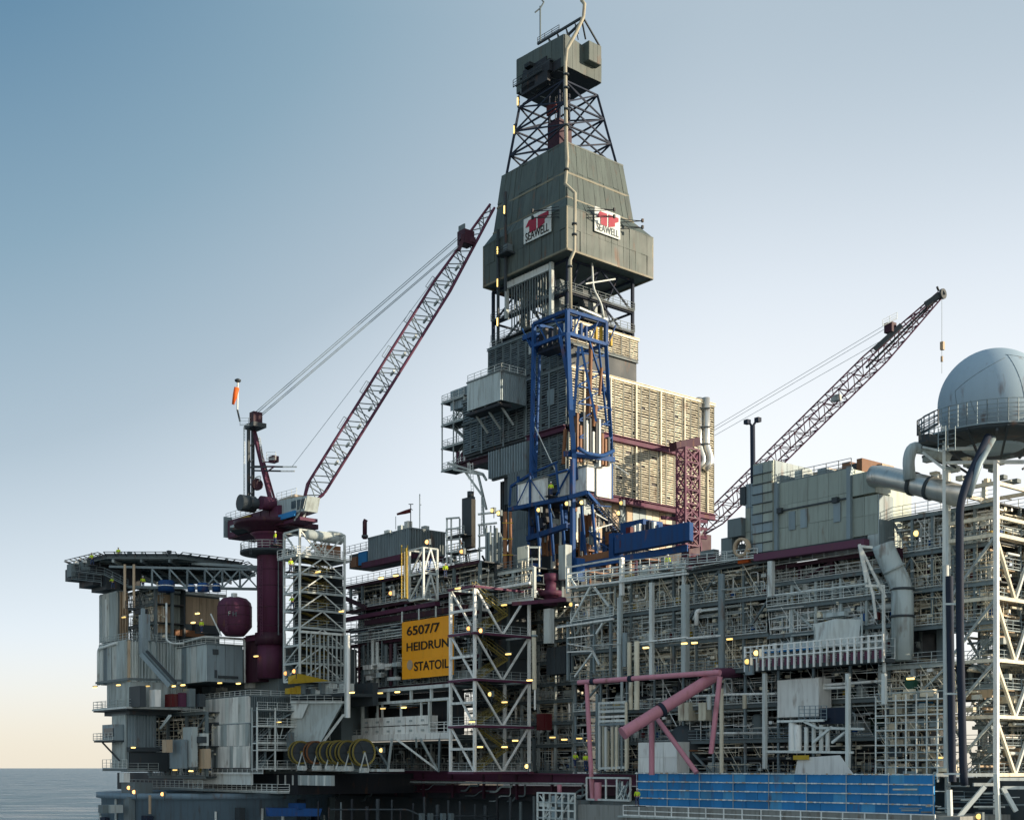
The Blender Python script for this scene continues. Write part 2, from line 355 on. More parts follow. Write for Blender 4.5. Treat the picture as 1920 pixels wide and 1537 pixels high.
# ================================================================ SETTING: sea
def make_sea():
    vs = []; fs = []; ys = [-300, 60, 120, 200, 300, 450, 700, 1100, 2000, 4000, 9000, 20000, 45000]; xs = [-30000, -9000, -3000, -1200, -500, -200, 0, 200, 500, 1200, 3000, 9000, 30000]
    for y in ys:
        for x in xs: vs.append(Vector((x, y, 0)))
    n = len(xs)
    for j in range(len(ys) - 1):
        for i in range(n - 1): fs.append((j * n + i, j * n + i + 1, (j + 1) * n + i + 1, (j + 1) * n + i))
    m = bpy.data.materials.new('sea'); m.use_nodes = True; nn = m.node_tree.nodes; l = m.node_tree.links; b = nn['Principled BSDF']
    b.inputs['Base Color'].default_value = (.03, .075, .10, 1); b.inputs['Roughness'].default_value = .16
    g = nn.new('ShaderNodeNewGeometry'); mp = nn.new('ShaderNodeMapping'); mp.inputs['Scale'].default_value = (.09, .3, .1); l.new(g.outputs['Position'], mp.inputs[0])
    t = nn.new('ShaderNodeTexNoise'); t.inputs['Scale'].default_value = 1.0; t.inputs['Detail'].default_value = 8; t.inputs['Roughness'].default_value = .6; l.new(mp.outputs[0], t.inputs[0])
    bp = nn.new('ShaderNodeBump'); bp.inputs['Strength'].default_value = 1.0; bp.inputs['Distance'].default_value = 2.2; l.new(t.outputs[0], bp.inputs['Height']); l.new(bp.outputs[0], b.inputs['Normal'])
    mp2 = nn.new('ShaderNodeMapping'); mp2.inputs['Scale'].default_value = (.011, .05, .1); l.new(g.outputs['Position'], mp2.inputs[0])
    t2 = nn.new('ShaderNodeTexNoise'); t2.inputs['Detail'].default_value = 9; t2.inputs['Scale'].default_value = 1; t2.inputs['Roughness'].default_value = .7; l.new(mp2.outputs[0], t2.inputs[0])
    cr2 = nn.new('ShaderNodeValToRGB'); cr2.color_ramp.elements[0].position = .38; cr2.color_ramp.elements[0].color = (.012, .045, .07, 1); cr2.color_ramp.elements[1].position = .62; cr2.color_ramp.elements[1].color = (.10, .17, .20, 1); l.new(t2.outputs[0], cr2.inputs[0]); l.new(cr2.outputs[0], b.inputs['Base Color'])
    rg = nn.new('ShaderNodeMapRange'); rg.inputs[1].default_value = .35; rg.inputs[2].default_value = .65; rg.inputs[3].default_value = .1; rg.inputs[4].default_value = .5; l.new(t2.outputs[0], rg.inputs[0]); l.new(rg.outputs[0], b.inputs['Roughness'])
    MATS['sea'] = m
    o = add('sea', new_mesh('sea', vs, fs, 'sea'), Matrix.Identity(4)); o['kind'] = 'structure'
make_sea()

# ================================================================ DERRICK
gD = G(1064, 192)
dk = thing('derrick', 'tall steel drilling derrick clad in olive grey sheets, tallest structure on the platform', 'drilling derrick', gD.pt(8, 7, 95))
a1 = gD.a(925, .8); b1 = gD.b(1186, .8)
zb = 96.0; zA = gD.z(480); zT = gD.z(275, 2.5, 2); zc = gD.z(150, 5.5, 4)
legA = ring(gD, .8, a1, .8, b1, zb); legB = ring(gD, .8, a1, .8, b1, zA)
aT0, aT1 = 2.6, gD.a(948, 2); bT0, bT1 = 2.0, gD.b(1158, 2.6)
legT = ring(gD, aT0, aT1, bT0, bT1, zT)
aC0, bC0 = 5.4, 4.2; aC1, bC1 = gD.a(974, bC0), gD.b(1120, aC0)
legC = ring(gD, aC0, aC1, bC0, bC1, zc)
lattice(dk, legA, legB, 2, .42, .24, 'navy', style='K')
lattice(dk, legB, legT, 2, .38, .22, 'navy', style='X')
lattice(dk, legT, legC, 3, .34, .2, 'navy', style='X')
for f in range(4):                                         # radiating secondary braces seen in the open bays
    A, B_ = legT[f], legT[(f + 1) % 4]; c, d = legC[f], legC[(f + 1) % 4]
    for t in (.17, .5, .83):
        p = A.lerp(c, t); q = B_.lerp(d, t); mem(p.lerp(q, .5), A.lerp(c, max(0, t - .17)), .11, 'navy', 'brace', dk, 'beam'); mem(p.lerp(q, .5), B_.lerp(d, min(1, t + .17)), .11, 'navy', 'brace', dk, 'beam')
    A, B_ = legA[f], legA[(f + 1) % 4]
    for t in (.25, .5, .75): mem(A.lerp(B_, t), (A + B_) / 2 + Z * 6.2, .13, 'navy', 'brace', dk, 'beam')
# big lower windwall: T ring, M ring, B ring, bottom ring
la0, lb0 = -1.4, -1.4
LA = gD.a(907.5, lb0); LB = gD.b(1223, la0)
z_bot = gD.z(467, la0, lb0); z_sh = gD.z(386, la0, lb0); z_M = gD.z(368, 0, 0)
rT = ring(gD, 2.0, gD.a(942, 1.4), 1.4, gD.b(1167, 2.0), zT + .3)
rM = ring(gD, .4, gD.a(926, .2), .2, gD.b(1187, .4), z_M)
rB = ring(gD, la0, LA, lb0, LB, z_sh - 2.2); rB[0].z = z_sh; 
rB = ring(gD, la0, LA, lb0, LB, z_sh)
r0 = ring(gD, la0, LA, lb0, LB, z_bot)
def wall_ring(ra, rb, n, k, m, nm, par, t=.1):
    for f in range(4):
        p0, p1 = ra[f], ra[(f + 1) % 4]; q0, q1 = rb[f], rb[(f + 1) % 4]
        quadpanels(p1, p0, q0, q1, n, k, t, m, par, nm)
for ra, rb, n_, k_ in ((r0, rB, 14, 2), (rB, rM, 14, 1), (rM, rT, 12, 2)):
    fr_ = prism([p.lerp(sum(ra, Vector()) / 4, .008) for p in ra], [p.lerp(sum(rb, Vector()) / 4, .008) for p in rb], 'olive', 'windwall_frame', dk)
    wall_ring(ra, rb, n_, k_, 'olive', 'windwall_panel', fr_)
def trim(r, w, m, e=1.006):
    c = sum(r, Vector()) / 4
    q = [c + (p - c) * e for p in r]
    for i in range(4): mem(q[i], q[(i + 1) % 4], w, m, 'flashing', dk, 'beam')
trim([r0[i].lerp(rB[i], 0) for i in range(4)], .3, 'olive_trim'); trim(rM, .3, 'olive_trim'); trim([rM[i].lerp(rT[i], .45) for i in range(4)], .28, 'olive_trim'); trim(rB, .14, 'olive', 1.008); trim(rT, .24, 'olive')
for i in (0, 1, 3):
    mem(r0[i], rB[i], .26, 'olive_trim', 'corner_post', dk, 'beam')
# braces under the windwall
for t in (.2, .45, .7):
    mem(gD.pt(1, LB * t, z_bot + .1), gD.pt(4, b1 * t + 1, z_bot - 5), .22, 'navy', 'brace', dk, 'beam')
    mem(gD.pt(LA * t, 0, z_bot + .1), gD.pt(a1 * t, 1.2, z_bot - 5), .22, 'navy', 'brace', dk, 'beam')
# racking board under the left side
for i in range(14):
    a = 4.5 + i * .62; bm_(gD.pt(a, -.3, z_bot + .4), gD.pt(a, -.3, z_bot - 7 - .1 * i), .14, 'steel_mid', 'racking_finger', dk)
gbox(gD, 3.6, 13.6, -.6, -.2, z_bot - 1.4, z_bot - .4, 'steel_light', 'racking_board', dk)
gbox(gD, 3.0, 3.5, -.6, 0, z_bot - 9, z_bot - .3, 'steel', 'racking_post', dk); gbox(gD, 13.6, 14, -.6, 0, z_bot - 6, z_bot - .3, 'steel', 'racking_post', dk)
# crown housing
gC = G(1058.5, gD.pt(5.4, 3.9, 0).y)
CA = gC.a(969.5); CB = gC.b(1126.5); zc0 = gC.z(124); zc1 = gC.z(64)
zl0, zl1 = gC.z(122), gC.z(66)
# left wall top falls towards the left
topL = gC.pp(969.5, 118); topL.z = gC.z(112, CA)
ch = [gC.pt(0, 0, zc0), gC.pt(CA, 0, zc0 + .3), gC.pt(CA, CB, zc0), gC.pt(0, CB, zc0)]
ct = [gC.pt(0, 0, zc1), gC.pt(CA, 0, topL.z), gC.pt(CA, CB, topL.z), gC.pt(0, CB, zc1 - 1.0)]
prism([p.lerp(sum(ch, Vector()) / 4, .02) for p in ch], [p.lerp(sum(ct, Vector()) / 4, .02) for p in ct], 'black', 'crown_floor', dk)
def crownwall(p0, p1, q0, q1, n): quadpanels(p0, p1, q1, q0, n, 1, .1, 'olive', dk, 'crown_panel')
crownwall(ch[1], ch[0], ct[1], ct[0], 8); crownwall(ch[0], ch[3], ct[0], ct[3], 5); crownwall(ch[3], ch[2], ct[3], ct[2], 8); crownwall(ch[2], ch[1], ct[2], ct[1], 5)
# windows / openings on the left wall of the crown housing
gbox(gC, CA * .06, CA * .88, -.2, -.1, zc0 + .05, zc0 + 1.5, 'black', 'crown_opening', dk); gbox(gC, CA * .34, CA * .84, -.32, -.1, zc0 + 1.4, zc0 + 3.1, 'black', 'crown_opening', dk)
for i in range(16): gbox(gC, CA * rnd.uniform(.1, .75), CA * .85 - i * .2, -.9, -.3, zc0 + rnd.uniform(-1.6, 2.4), zc0 + rnd.uniform(-.2, 2.6), rnd.choice(['steel_dark', 'black', 'steel_mid', 'navy']), 'crown_machinery', dk) if i < 5 else mem(gC.pt(CA * rnd.random(), rnd.uniform(-.5, 2), zc0 + rnd.uniform(-2, .5)), gC.pt(CA * rnd.random(), rnd.uniform(-.5, 2), zc0 + rnd.uniform(-1.5, 1.5)), .12, rnd.choice(['steel_dark', 'navy', 'steel_mid']), 'crown_strut', dk, 'beam'); gbox(gC, CA * .6, CA * .72, -1.2, -.1, zc0 + 2.6, zc0 + 3.2, 'steel_dark', 'winch', dk)
bm_(gC.pt(CA * .35, -1.2, zc0 + .6), gC.pt(CA * .9, -1.2, zc0 + .6), .2, 'steel_dark', 'crown_gallery', dk)
railing([gC.pt(CA * .35, -1.3, zc0 + .6), gC.pt(CA * .95, -1.3, zc0 + .6)], dk, 'steel_dark')
# box bolted on the right wall
gX = G(1104, gC.pt(-1.6, CB * .55, 0).y)
xb = gX.b(1127); xa = gX.a(1078)
gbox(gX, 0, xa, 0, xb, gX.z(112), gX.z(76), 'olive', 'ventilation_box', dk)
clad(gX, 'L', 0, xa, 0, gX.z(112) + .02, gX.z(76) - .02, .9, 4, 'olive', dk, t=.06); clad(gX, 'R', 0, xb, 0, gX.z(112) + .02, gX.z(76) - .02, .9, 4, 'olive', dk, t=.06)
# roof frame rising to the peak
pk = gC.pp(1090, 34, 1.5); l0 = gC.pp(1008, 83, .3); r1 = gC.pp(1098, 74, 3.5)
for off in (0, 1): o = U * off * 3; mem(l0 + o, pk + o * .2, .3, 'steel_dark', 'gin_pole', dk, 'beam'); mem(pk + o * .2, r1 + o, .22, 'steel_dark', 'gin_pole', dk, 'beam')
for t in (.25, .45, .65, .85): q = l0.lerp(pk, t); mem(q, Vector((q.x + .6, q.y, ct[1].z + (zc1 - ct[1].z) * t)), .14, 'steel_dark', 'strut', dk, 'beam'); mem(q, r1.lerp(l0, 1 - t), .12, 'steel_dark', 'strut', dk, 'beam')
railing([l0 + Z * .1, l0.lerp(pk, .5) + Z * .1], dk, 'steel_dark', h=.9)
# standpipe climbing the near edge
def dp(px, py, D=188): return P(px, py, D)
tube([dp(1090, 0), dp(1096, 8), dp(1094, 32), dp(1080, 62), dp(1063, 92), dp(1060, 120), dp(1062, 270), dp(1064, 300), dp(1060, 345), dp(1078, 362), dp(1077, 470), dp(1069, 488), dp(1070, 580)], .26, 'pipe_cream', 'vent_pipe', dk, 10)
for y in (140, 165, 205, 235, 318, 420, 440, 500): c = dp(1062 if y < 350 else (1077 if y < 470 else 1069), y, 187.9); gg = G(1060, 187.6); mem(c - Z * .12, c + Z * .12, .4, 'steel_dark', 'pipe_clamp', dk, 'cyl10')
# ladders and cable runs on the left wall
gL2 = G(1064, 192)
for px, y0, y1 in ((948, 360, 545), (934, 430, 640)):
    a = gD.a(px, -1.9); mem(gD.pt(a, -1.9, gD.z(y1, a, -1.9)), gD.pt(a, -1.9, gD.z(y0, a, -1.9)), .35, 'steel_dark', 'cable_run', dk, 'beam')
for px, y, ld in ((947, 393, 'near the shoulder of the housing'), (934, 470, 'beside the left cable run'), (934, 530, 'at the lower rim of the housing'), (934, 603, 'under the housing by the left leg'), (972, 190, 'just below the crown housing'), (965, 243, 'half way up the open lattice')):
    a = gD.a(px, -2.2) if y > 300 else gD.a(px, 2); b = -2.2 if y > 300 else 2; zz = gD.z(y, a, b)
    t = thing('strip_lamp', 'upright lamp on the derrick, ' + ld, 'lamp', gD.pt(a, b, zz - .8), 'strip lamps up the left side of the derrick')
    gbox(gD, a - .1, a + .3, b, b + .2, zz - .9, zz + .9, 'steel_dark', 'housing', t); gbox(gD, a + .04, a + .2, b - .12, b, zz - .6, zz + .6, 'lamp_warm', 'lens', t)
a = gD.a(952, -2.1); gbox(gD, a - 1.2, a + 1.4, -3.2, -1.6, gD.z(485, a), gD.z(484, a) + .2, 'steel_dark', 'landing', dk)
gbox(gD, a - .6, a + .5, -2.6, -1.6, gD.z(484, a) + .1, gD.z(466, a), 'steel_mid', 'cabinet', dk); railing([gD.pt(a + 1.4, -3.2, gD.z(484, a)), gD.pt(a - 1.2, -3.2, gD.z(484, a))], dk, 'steel_dark')
for zz in (): bm_(gD.pt(11.5, -1.9, zz), gD.pt(15.8, -1.9, zz - .4), .3, 'steel_dark', 'access_gallery', dk)
# logo boards
def logo(side, pl, pr, yt, yb, lab):
    off = -1.4; other = -1.4
    if side == 'L': s1, s0 = gD.a(pl, off - .3), gD.a(pr, off - .3); z1 = gD.z(yt, s0, off); z0 = gD.z(yb, s1, off) + 1.0
    else: s0, s1 = gD.b(pl, off - .3), gD.b(pr, off - .3); z1 = gD.z(yt, off, s0); z0 = gD.z(yb, off, s1) + 1.0
    h = z1 - z0; w = s1 - s0
    T = thing('logo_board', lab, 'sign', gD.pt(s0, off, z0) if side == 'L' else gD.pt(off, s0, z0))
    panel(gD, side, s0, s1, off - .3, z0, z1, .12, 'steel_light', 'board', T)
    def X(u): return s1 - u * w if side == 'L' else s0 + u * w
    def pt3(u, v, d): s = X(u); return gD.pt(s, off - .3 - d, z0 + v * h) if side == 'L' else gD.pt(off - .3 - d, s, z0 + v * h)
    for poly in ([(.08, .62), (.2, .86), (.47, .86), (.47, .34), (.22, .34), (.22, .62)], [(.53, .34), (.53, .86), (.92, .86), (.92, .70), (.78, .60), (.78, .46)]):
        n = len(poly); vs = [pt3(u, v, .14) for u, v in poly] + [pt3(u, v, .2) for u, v in poly]
        solid(vs, [tuple(range(n)), tuple(range(2 * n - 1, n - 1, -1))] + [(i, n + i, n + (i + 1) % n, (i + 1) % n) for i in range(n)], 'logo_red', 'emblem', T)
    fs = .24 * h
    if side == 'L': tx, tw = text('SEAWELL', 1.0, 'ink', 'lettering', T, gD, side, s1 - w * .07, off - .45, z0 + .07 * h)
    else: tx, tw = text('SEAWELL', 1.0, 'steel_mid', 'lettering', T, gD, side, s0 + w * .07, off - .45, z0 + .07 * h)
    k = w * .86 / tw; M = tx.matrix_basis.copy(); tx.matrix_basis = M @ Matrix.Diagonal((k, k * 1.35, 1, 1)); W[tx.name] = tx.matrix_basis.copy()
    for v in (.45, .72):                                   # lamp arms reaching over the board
        for u0, u1 in ((1.0, .72),) if side == 'L' else ((0, .38), (.95, 1.5)):
            b = MB(); p = pt3(u0 + .25 * (1 if side == 'L' else -1) * (1 if u0 != .95 else 0), v, -.1); q = pt3(u1, v + .08, 2.2); b.bar(p, q, .1); b.bar(p + Z * .5, q, .08); b.bar(q - Z * .2, q + Z * .3, .3); b.build('lamp_arm', 'black', T)
logo('L', 983, 1034, 388, 472, 'white square board with dark red emblem on the shaded left wall of the derrick housing')
logo('R', 1114, 1162, 388, 464, 'white square board with dark red emblem on the sunlit right wall of the derrick housing')
# travelling block, hoist guides and drilling machinery inside the tower
for da, db in ((0, 0), (2.4, 0), (2.4, 2), (0, 2)):
    mem(gD.pt(8 + da, 5.6 + db, zb), gD.pt(8 + da, 5.6 + db, zc), .3, 'navy', 'guide_rail', dk, 'beam')
gbox(gD, 7.8, 10.6, 5.4, 8, zT + 1, zT + 7.5, 'purple_dark', 'travelling_block', dk); gbox(gD, 8.2, 10.2, 4.8, 5.4, zT + 8.5, zT + 10, 'red', 'block_hook', dk)
gbox(gD, 6.8, 11.6, 5, 9, zT - .2, zT + 1, 'black', 'guide_dolly', dk)
for i in range(5): mem(gD.pt(8.4 + i * .4, 6.5, zT + 7), gD.pt(8.4 + i * .4, 6.5, zc), .07, 'steel_dark', 'hoist_rope', dk, 'cyl8')
for i, (da, db, h) in enumerate(((4, 2, 7), (6, 1.2, 5), (3, 6, 6), (12, 2, 7.5), (5, 10, 6.5), (1.8, 9, 4.5))):
    gbox(gD, da, da + 1.2, db, db + 1.0, z_bot - 9 - i * .3, z_bot - 9 + h, ('steel_mid', 'steel', 'steel_dark')[i % 3], 'pipe_handler', dk)
mem(gD.pt(-.4, 9.5, z_bot - 1.5), gD.pt(-.2, 3.5, z_bot - 3.6), .2, 'steel_light', 'service_beam', dk, 'beam')
mem(gD.pt(-.2, 2.2, z_bot - 7.5), gD.pt(-.2, 8, z_bot - 8), .3, 'steel_light', 'service_beam', dk, 'beam')
tube([gD.pt(0, 5, z_bot), gD.pt(-.3, 5, z_bot - 4), gD.pt(-.5, 6.5, z_bot - 6), gD.pt(-.5, 7, z_bot - 8)], .16, 'steel_light', 'mud_hose', dk, 8, .8)
for z_ in (z_bot - 8.6, z_bot - 5.2):
    gbox(gD, .4, 1.6, .5, b1, z_, z_ + .2, 'steel_dark', 'gangway', dk); gbox(gD, .8, a1, .4, 1.6, z_, z_ + .2, 'steel_dark', 'gangway', dk)
    railing([gD.pt(a1, .3, z_ + .2), gD.pt(.3, .3, z_ + .2), gD.pt(.3, b1, z_ + .2)], dk, 'steel_mid')
# antennas on the crown
def antenna(px, y0, y1, D, lab, r=.09, arms=(), m='steel_dark'):
    t = thing('antenna_mast', lab, 'antenna', P(px, y1, D)); mem(P(px, y1, D), P(px, y0, D), r, m, 'mast', t, 'cyl8')
    for x0, ya, x1, yb_ in arms: mem(P(x0, ya, D), P(x1, yb_, D), r * .9, m, 'arm', t, 'cyl8')
    return t
antenna(1013, 12, 78, 196, 'thin antenna mast with cross arms on top of the crown housing', .12, ((1003, 24, 1014, 15), (1013, 16, 1020, 4), (1020, 4, 1016, 1)), 'steel_mid')

# ================================================================ LOUVRED DRILLING MODULE below the derrick
gS = gD
sub = thing('drilling_module', 'large stepped module walled in cream and grey louvres carrying the derrick', 'platform module', gS.pt(10, 10, 62))
SA = gS.a(870); SB = gS.b(1337); TA = gS.a(917); TB = gS.b(1195)
zr = gS.z(803); zt2 = gS.z(688); zt3 = gS.z(640, 0, TB)
zlo = gS.z(968, 0, SB); zlL = gS.z(880, SA, 0)
bkM = gbox(gS, .1, SA - .1, .1, SB - .1, zr + .2, zt2 - .1, 'steel_dark', 'main_block', sub)
bkU = gbox(gS, .1, TA - .1, .1, TB - .1, zt2 - .1, zt3 - .1, 'steel_dark', 'upper_block', sub)
bkL = gbox(gS, .1, 15, .1, SB - 1.5, zlo, zr, 'steel_dark', 'lower_block', sub)
gbox(gS, 15, SA - .1, .3, 22, zlL + .6, zr, 'steel_dark', 'lower_block', sub)
h3 = (zt3 - zt2)
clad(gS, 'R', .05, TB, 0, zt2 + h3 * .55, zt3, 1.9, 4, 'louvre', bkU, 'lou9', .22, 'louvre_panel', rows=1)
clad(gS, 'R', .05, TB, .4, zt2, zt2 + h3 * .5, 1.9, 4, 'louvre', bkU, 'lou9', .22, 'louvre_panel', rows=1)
clad(gS, 'L', .05, TA, 0, zt2, zt3, 1.9, 4, 'grey_and_louvre_shade', bkU, 'lou11', .22, 'louvre_panel', rows=2)  # left louvres, copings, stiffeners: right-hand ones with sky shade put into the colour
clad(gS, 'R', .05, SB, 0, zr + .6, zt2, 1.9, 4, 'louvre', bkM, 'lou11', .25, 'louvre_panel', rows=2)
clad(gS, 'L', .05, SA, 0, zr + .6, zt2, 1.9, 4, 'grey_and_louvre_shade', bkM, 'lou11', .22, 'louvre_panel', rows=2)
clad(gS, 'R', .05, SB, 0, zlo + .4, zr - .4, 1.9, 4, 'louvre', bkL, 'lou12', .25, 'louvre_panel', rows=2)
clad(gS, 'L', gS.a(1000), SA, 0, zlL + 1, zr - .3, 1.9, 4, 'grey_and_louvre_shade', bkL, 'lou9', .22, 'louvre_panel', rows=1)
clad(gS, 'L', 0.05, gS.a(1000), 0, zlo + 1, zr - .4, 1.9, 4, 'grey_and_louvre_shade', bkL, 'lou12', .22, 'louvre_panel', rows=2)
def rb(b0, b1_, zz, w, m, nm='ring_beam', off=-.45): bm_(gS.pt(off, b0, zz), gS.pt(off, b1_, zz), w, m, nm, sub, w * 1.2, 'ibeam')
def lb(a0, a1_, zz, w, m, nm='ring_beam', off=-.45): bm_(gS.pt(a0, off, zz), gS.pt(a1_, off, zz), w, m, nm, sub, w * 1.2, 'ibeam')
rb(0, SB - 4, zr, .8, 'purple'); lb(0, gS.a(992), zr, .8, 'purple'); rb(4, SB, zlo - .3, .8, 'purple'); lb(14, SA + 1, zlL + .4, .9, 'purple_dark')
rb(0, SB + .3, zt2 + .15, .4, 'louvre', 'coping', -.2); lb(0, SA + .3, zt2 + .15, .4, 'grey_and_louvre_shade', 'coping', -.2)
rb(0, TB + .2, zt3 + .15, .35, 'louvre', 'coping', -.2); lb(0, TA + .2, zt3 + .15, .35, 'grey_and_louvre_shade', 'coping', -.2); rb(0, TB, zt2 + h3 * .53, .4, 'steel_mid', 'coping', -.1)
for b in (3, 8.5, 14, 19.5, 25, 30.5): gbox(gS, -.5, -.28, b, b + .22, zlo, zt2, 'louvre', 'stiffener', sub)
for a in (3.6, 9, 14.5, 20): gbox(gS, a, a + .2, -.42, -.26, zr, zt2, 'grey_and_louvre_shade', 'stiffener', sub)
for a, zz in ((2.6, zt2 - 5),): panel(gS, 'L', a, a + 1.6, -.25, zz, zz + 2.4, .1, 'corr_blue', 'hatch', sub)
lb(10, SA, zt2 - 3.6, .25, 'steel_mid', 'service_rail'); railing([gS.pt(SA, .2, zt2 + .3), gS.pt(TA + .4, .2, zt2 + .3)], sub, 'steel_light'); railing([gS.pt(TA, .2, zt3 + .3), gS.pt(TA - 3, .2, zt3 + .3)], sub, 'steel_light')
# open scaffold gallery on the far left end
gq = G(872, gS.pt(SA, 0, 0).y)
qa = gq.a(829); zq0 = gq.z(872); zq1 = gq.z(742)
ql = [zq0 + (zq1 - zq0) * k / 3 for k in range(4)]
for a in (0.3, qa * .5, qa):
    for b in (0, 3): mem(gq.pt(a, b, zq0), gq.pt(a, b, zq1), .17, 'steel', 'gallery_post', sub, 'beam')
for zz in ql:
    gbox(gq, 0, qa + .2, -.1, 3.1, zz, zz + .18, 'grating', 'gallery_deck', sub); railing([gq.pt(qa, 3, zz + .2), gq.pt(qa, -.05, zz + .2), gq.pt(.2, -.05, zz + .2)], sub, 'steel_light')
    mem(gq.pt(.2, -.1, zz), gq.pt(qa + .1, -.1, zz), .22, 'steel', 'gallery_beam', sub, 'beam')
for i in range(3): stair(gq.pt(.6 if i % 2 else qa - .6, 1.6, ql[i] + .2), gq.pt(qa - .6 if i % 2 else .6, 1.6, ql[i + 1] + .2), sub, U, 'steel')
for i in range(3): gbox(gq, 1 + i * 1.1, 1.35 + i * 1.1, 1, 1.4, zq0 + .2, zq0 + 2.2 + i * .4, 'purple', 'fire_valve', sub)
# brackets and understructure at the left foot
for px0, y0, px1, y1 in ((840, 868, 905, 888), (905, 888, 912, 900), (850, 880, 905, 890), (872, 884, 905, 930), (905, 930, 908, 1000), (895, 884, 912, 955)):
    p = P(px0, y0, 204); q = P(px1, y1, 203); mem(p, q, .3, 'steel', 'bracket', sub, 'beam')
tp = gS.pp(870, 740); gbox(gS, gS.a(873), gS.a(845), .5, 6, gS.z(760, SA), gS.z(722, SA), 'corr_blue', 'plant_room', sub)
clad(gS, 'L', gS.a(873, .5), gS.a(845, .5), .5, gS.z(760, SA), gS.z(722, SA), 1.1, 5, 'corr_blue', sub)
# corrugated wind wall on the left, with the dark opening
wc = thing('corrugated_wall', 'tall blue grey corrugated steel wall with dark opening below left side of louvred module', 'wall', gS.pt(8, -1, 62))
wa0, wa1 = gS.a(992, -1), gS.a(918, -1)
clad(gS, 'L', wa0, wa1, -1, gS.z(890, 12), gS.z(838, 12), 3, 5, 'corr_blue', wc, 'cor5', .3, 'corrugated_panel', rows=1)
clad(gS, 'L', wa0, gS.a(955, -1), -1, gS.z(1045, 8), gS.z(890, 12), 3, 5, 'corr_blue', wc, 'cor5', .3, 'corrugated_panel', rows=3)
clad(gS, 'L', gS.a(955, -1), wa1, 1.5, gS.z(1000, 10), gS.z(890, 12), 2.6, 5, 'steel_dark', wc, 'cor5', .3, 'corrugated_panel', rows=2)
gbox(gS, wa0, wa1, -.6, -.2, gS.z(892, 12), gS.z(884, 12), 'steel_mid', 'lintel', wc)
# blue-grey cabin hung on the left face
cb, gcb, cA, cB, cz0, cz1 = block('control_cabin', 'pale blue grey windowless panel cabin hung high on the left face of the louvred module', 'cabin', 940, 194, 877, 985, 695, 750, 'cladding', 'corr_blue', pw=1.6, ph=9, kindR='cor4', t=.12)
for a in (1, cA * .5, cA - 1): mem(gcb.pt(a, .2, cz0), gcb.pt(a, 3.2, cz0 - 3), .25, 'steel', 'bracket', cb, 'beam')
gbox(gcb, 0, cA, -.3, 2, cz0 - .8, cz0 - .35, 'black', 'under_frame', cb); railing([gcb.pt(cA, 0, cz1), gcb.pt(0, 0, cz1), gcb.pt(0, cB, cz1)], cb, 'steel_light')
# twin exhaust pipes on the right end
ex = thing('exhaust_stack', 'pair of tall silver exhaust pipes curving back at the right end of the louvred module', 'exhaust', P(1320, 860, 212))
for px, r in ((1311, .55), (1324, .62)):
    D = 211; tube([P(px, 746, D), P(px, 835, D), P(px + 7, 855, D), P(px + 8, 866, D), P(px - 4, 882, D)], r, 'silver', 'pipe', ex, 12, .8)
for y in (765, 800, 832): mem(P(1302, y, 210.4), P(1331, y, 210.4), .2, 'steel_dark', 'clamp', ex, 'beam')

# ================================================================ BLUE PIPE HANDLING TOWER
bt = thing('pipe_hoist_tower', 'tall blue lattice hoist tower standing in front of the louvred module', 'hoist tower', P(1065, 1060, 182))
gB = G(1064, 184)
BA = gB.a(1001); BB = gB.b(1136)
zB1 = gB.z(582); zB2 = gB.z(625); zB3 = gB.z(850); zB4 = gB.z(1055); zB5 = gB.z(925)
def bb(p, q, w=.5, nm='beam', m='blue'): mem(p, q, w * .8, m, nm, bt, 'beam')
top = ring(gB, 0, BA, 0, BB, zB1); low = ring(gB, 0, BA, 0, BB, zB2)
for i in range(4): bb(top[i], low[i], .65, 'post'); bb(top[i], top[(i + 1) % 4], .6); bb(low[i], low[(i + 1) % 4], .6)
bb(top[0], top[2], .35, 'brace'); bb(top[1], top[0].lerp(top[3], .5), .4, 'brace')
bb(low[1], gB.pt(BA + 2, .5, gB.z(600)), .45, 'brace'); gbox(gB, BA - .2, BA + 2.4, -.2, 1, gB.z(606), gB.z(597), 'blue', 'sheave_bracket', bt)
for x in (1, 4.5, 8): bb(gB.pt(x, 0, zB2), gB.pt(x + 2, 0, zB1), .22, 'brace'); bb(gB.pt(0, x, zB2), gB.pt(0, x + 1.6, zB1), .22, 'brace')
for i in range(9): gbox(gB, .4, .8, 1 + i, 1.35 + i, zB2 + .3, zB1 - rnd.uniform(.4, 2), rnd.choice(['yellow', 'louvre', 'blue', 'steel', 'rust']), 'sheave_housing', bt)
for i in range(8): gbox(gB, 1 + i * 1.1, 1.5 + i * 1.1, .6, 1.3, zB2 - .6, zB1 - rnd.uniform(.6, 2), rnd.choice(['blue', 'steel_dark', 'navy', 'steel_light']), 'sheave_housing', bt)
gbox(gB, 2, BA, .8, 3, zB2 - 1, zB2 - .3, 'navy', 'winch_deck', bt)
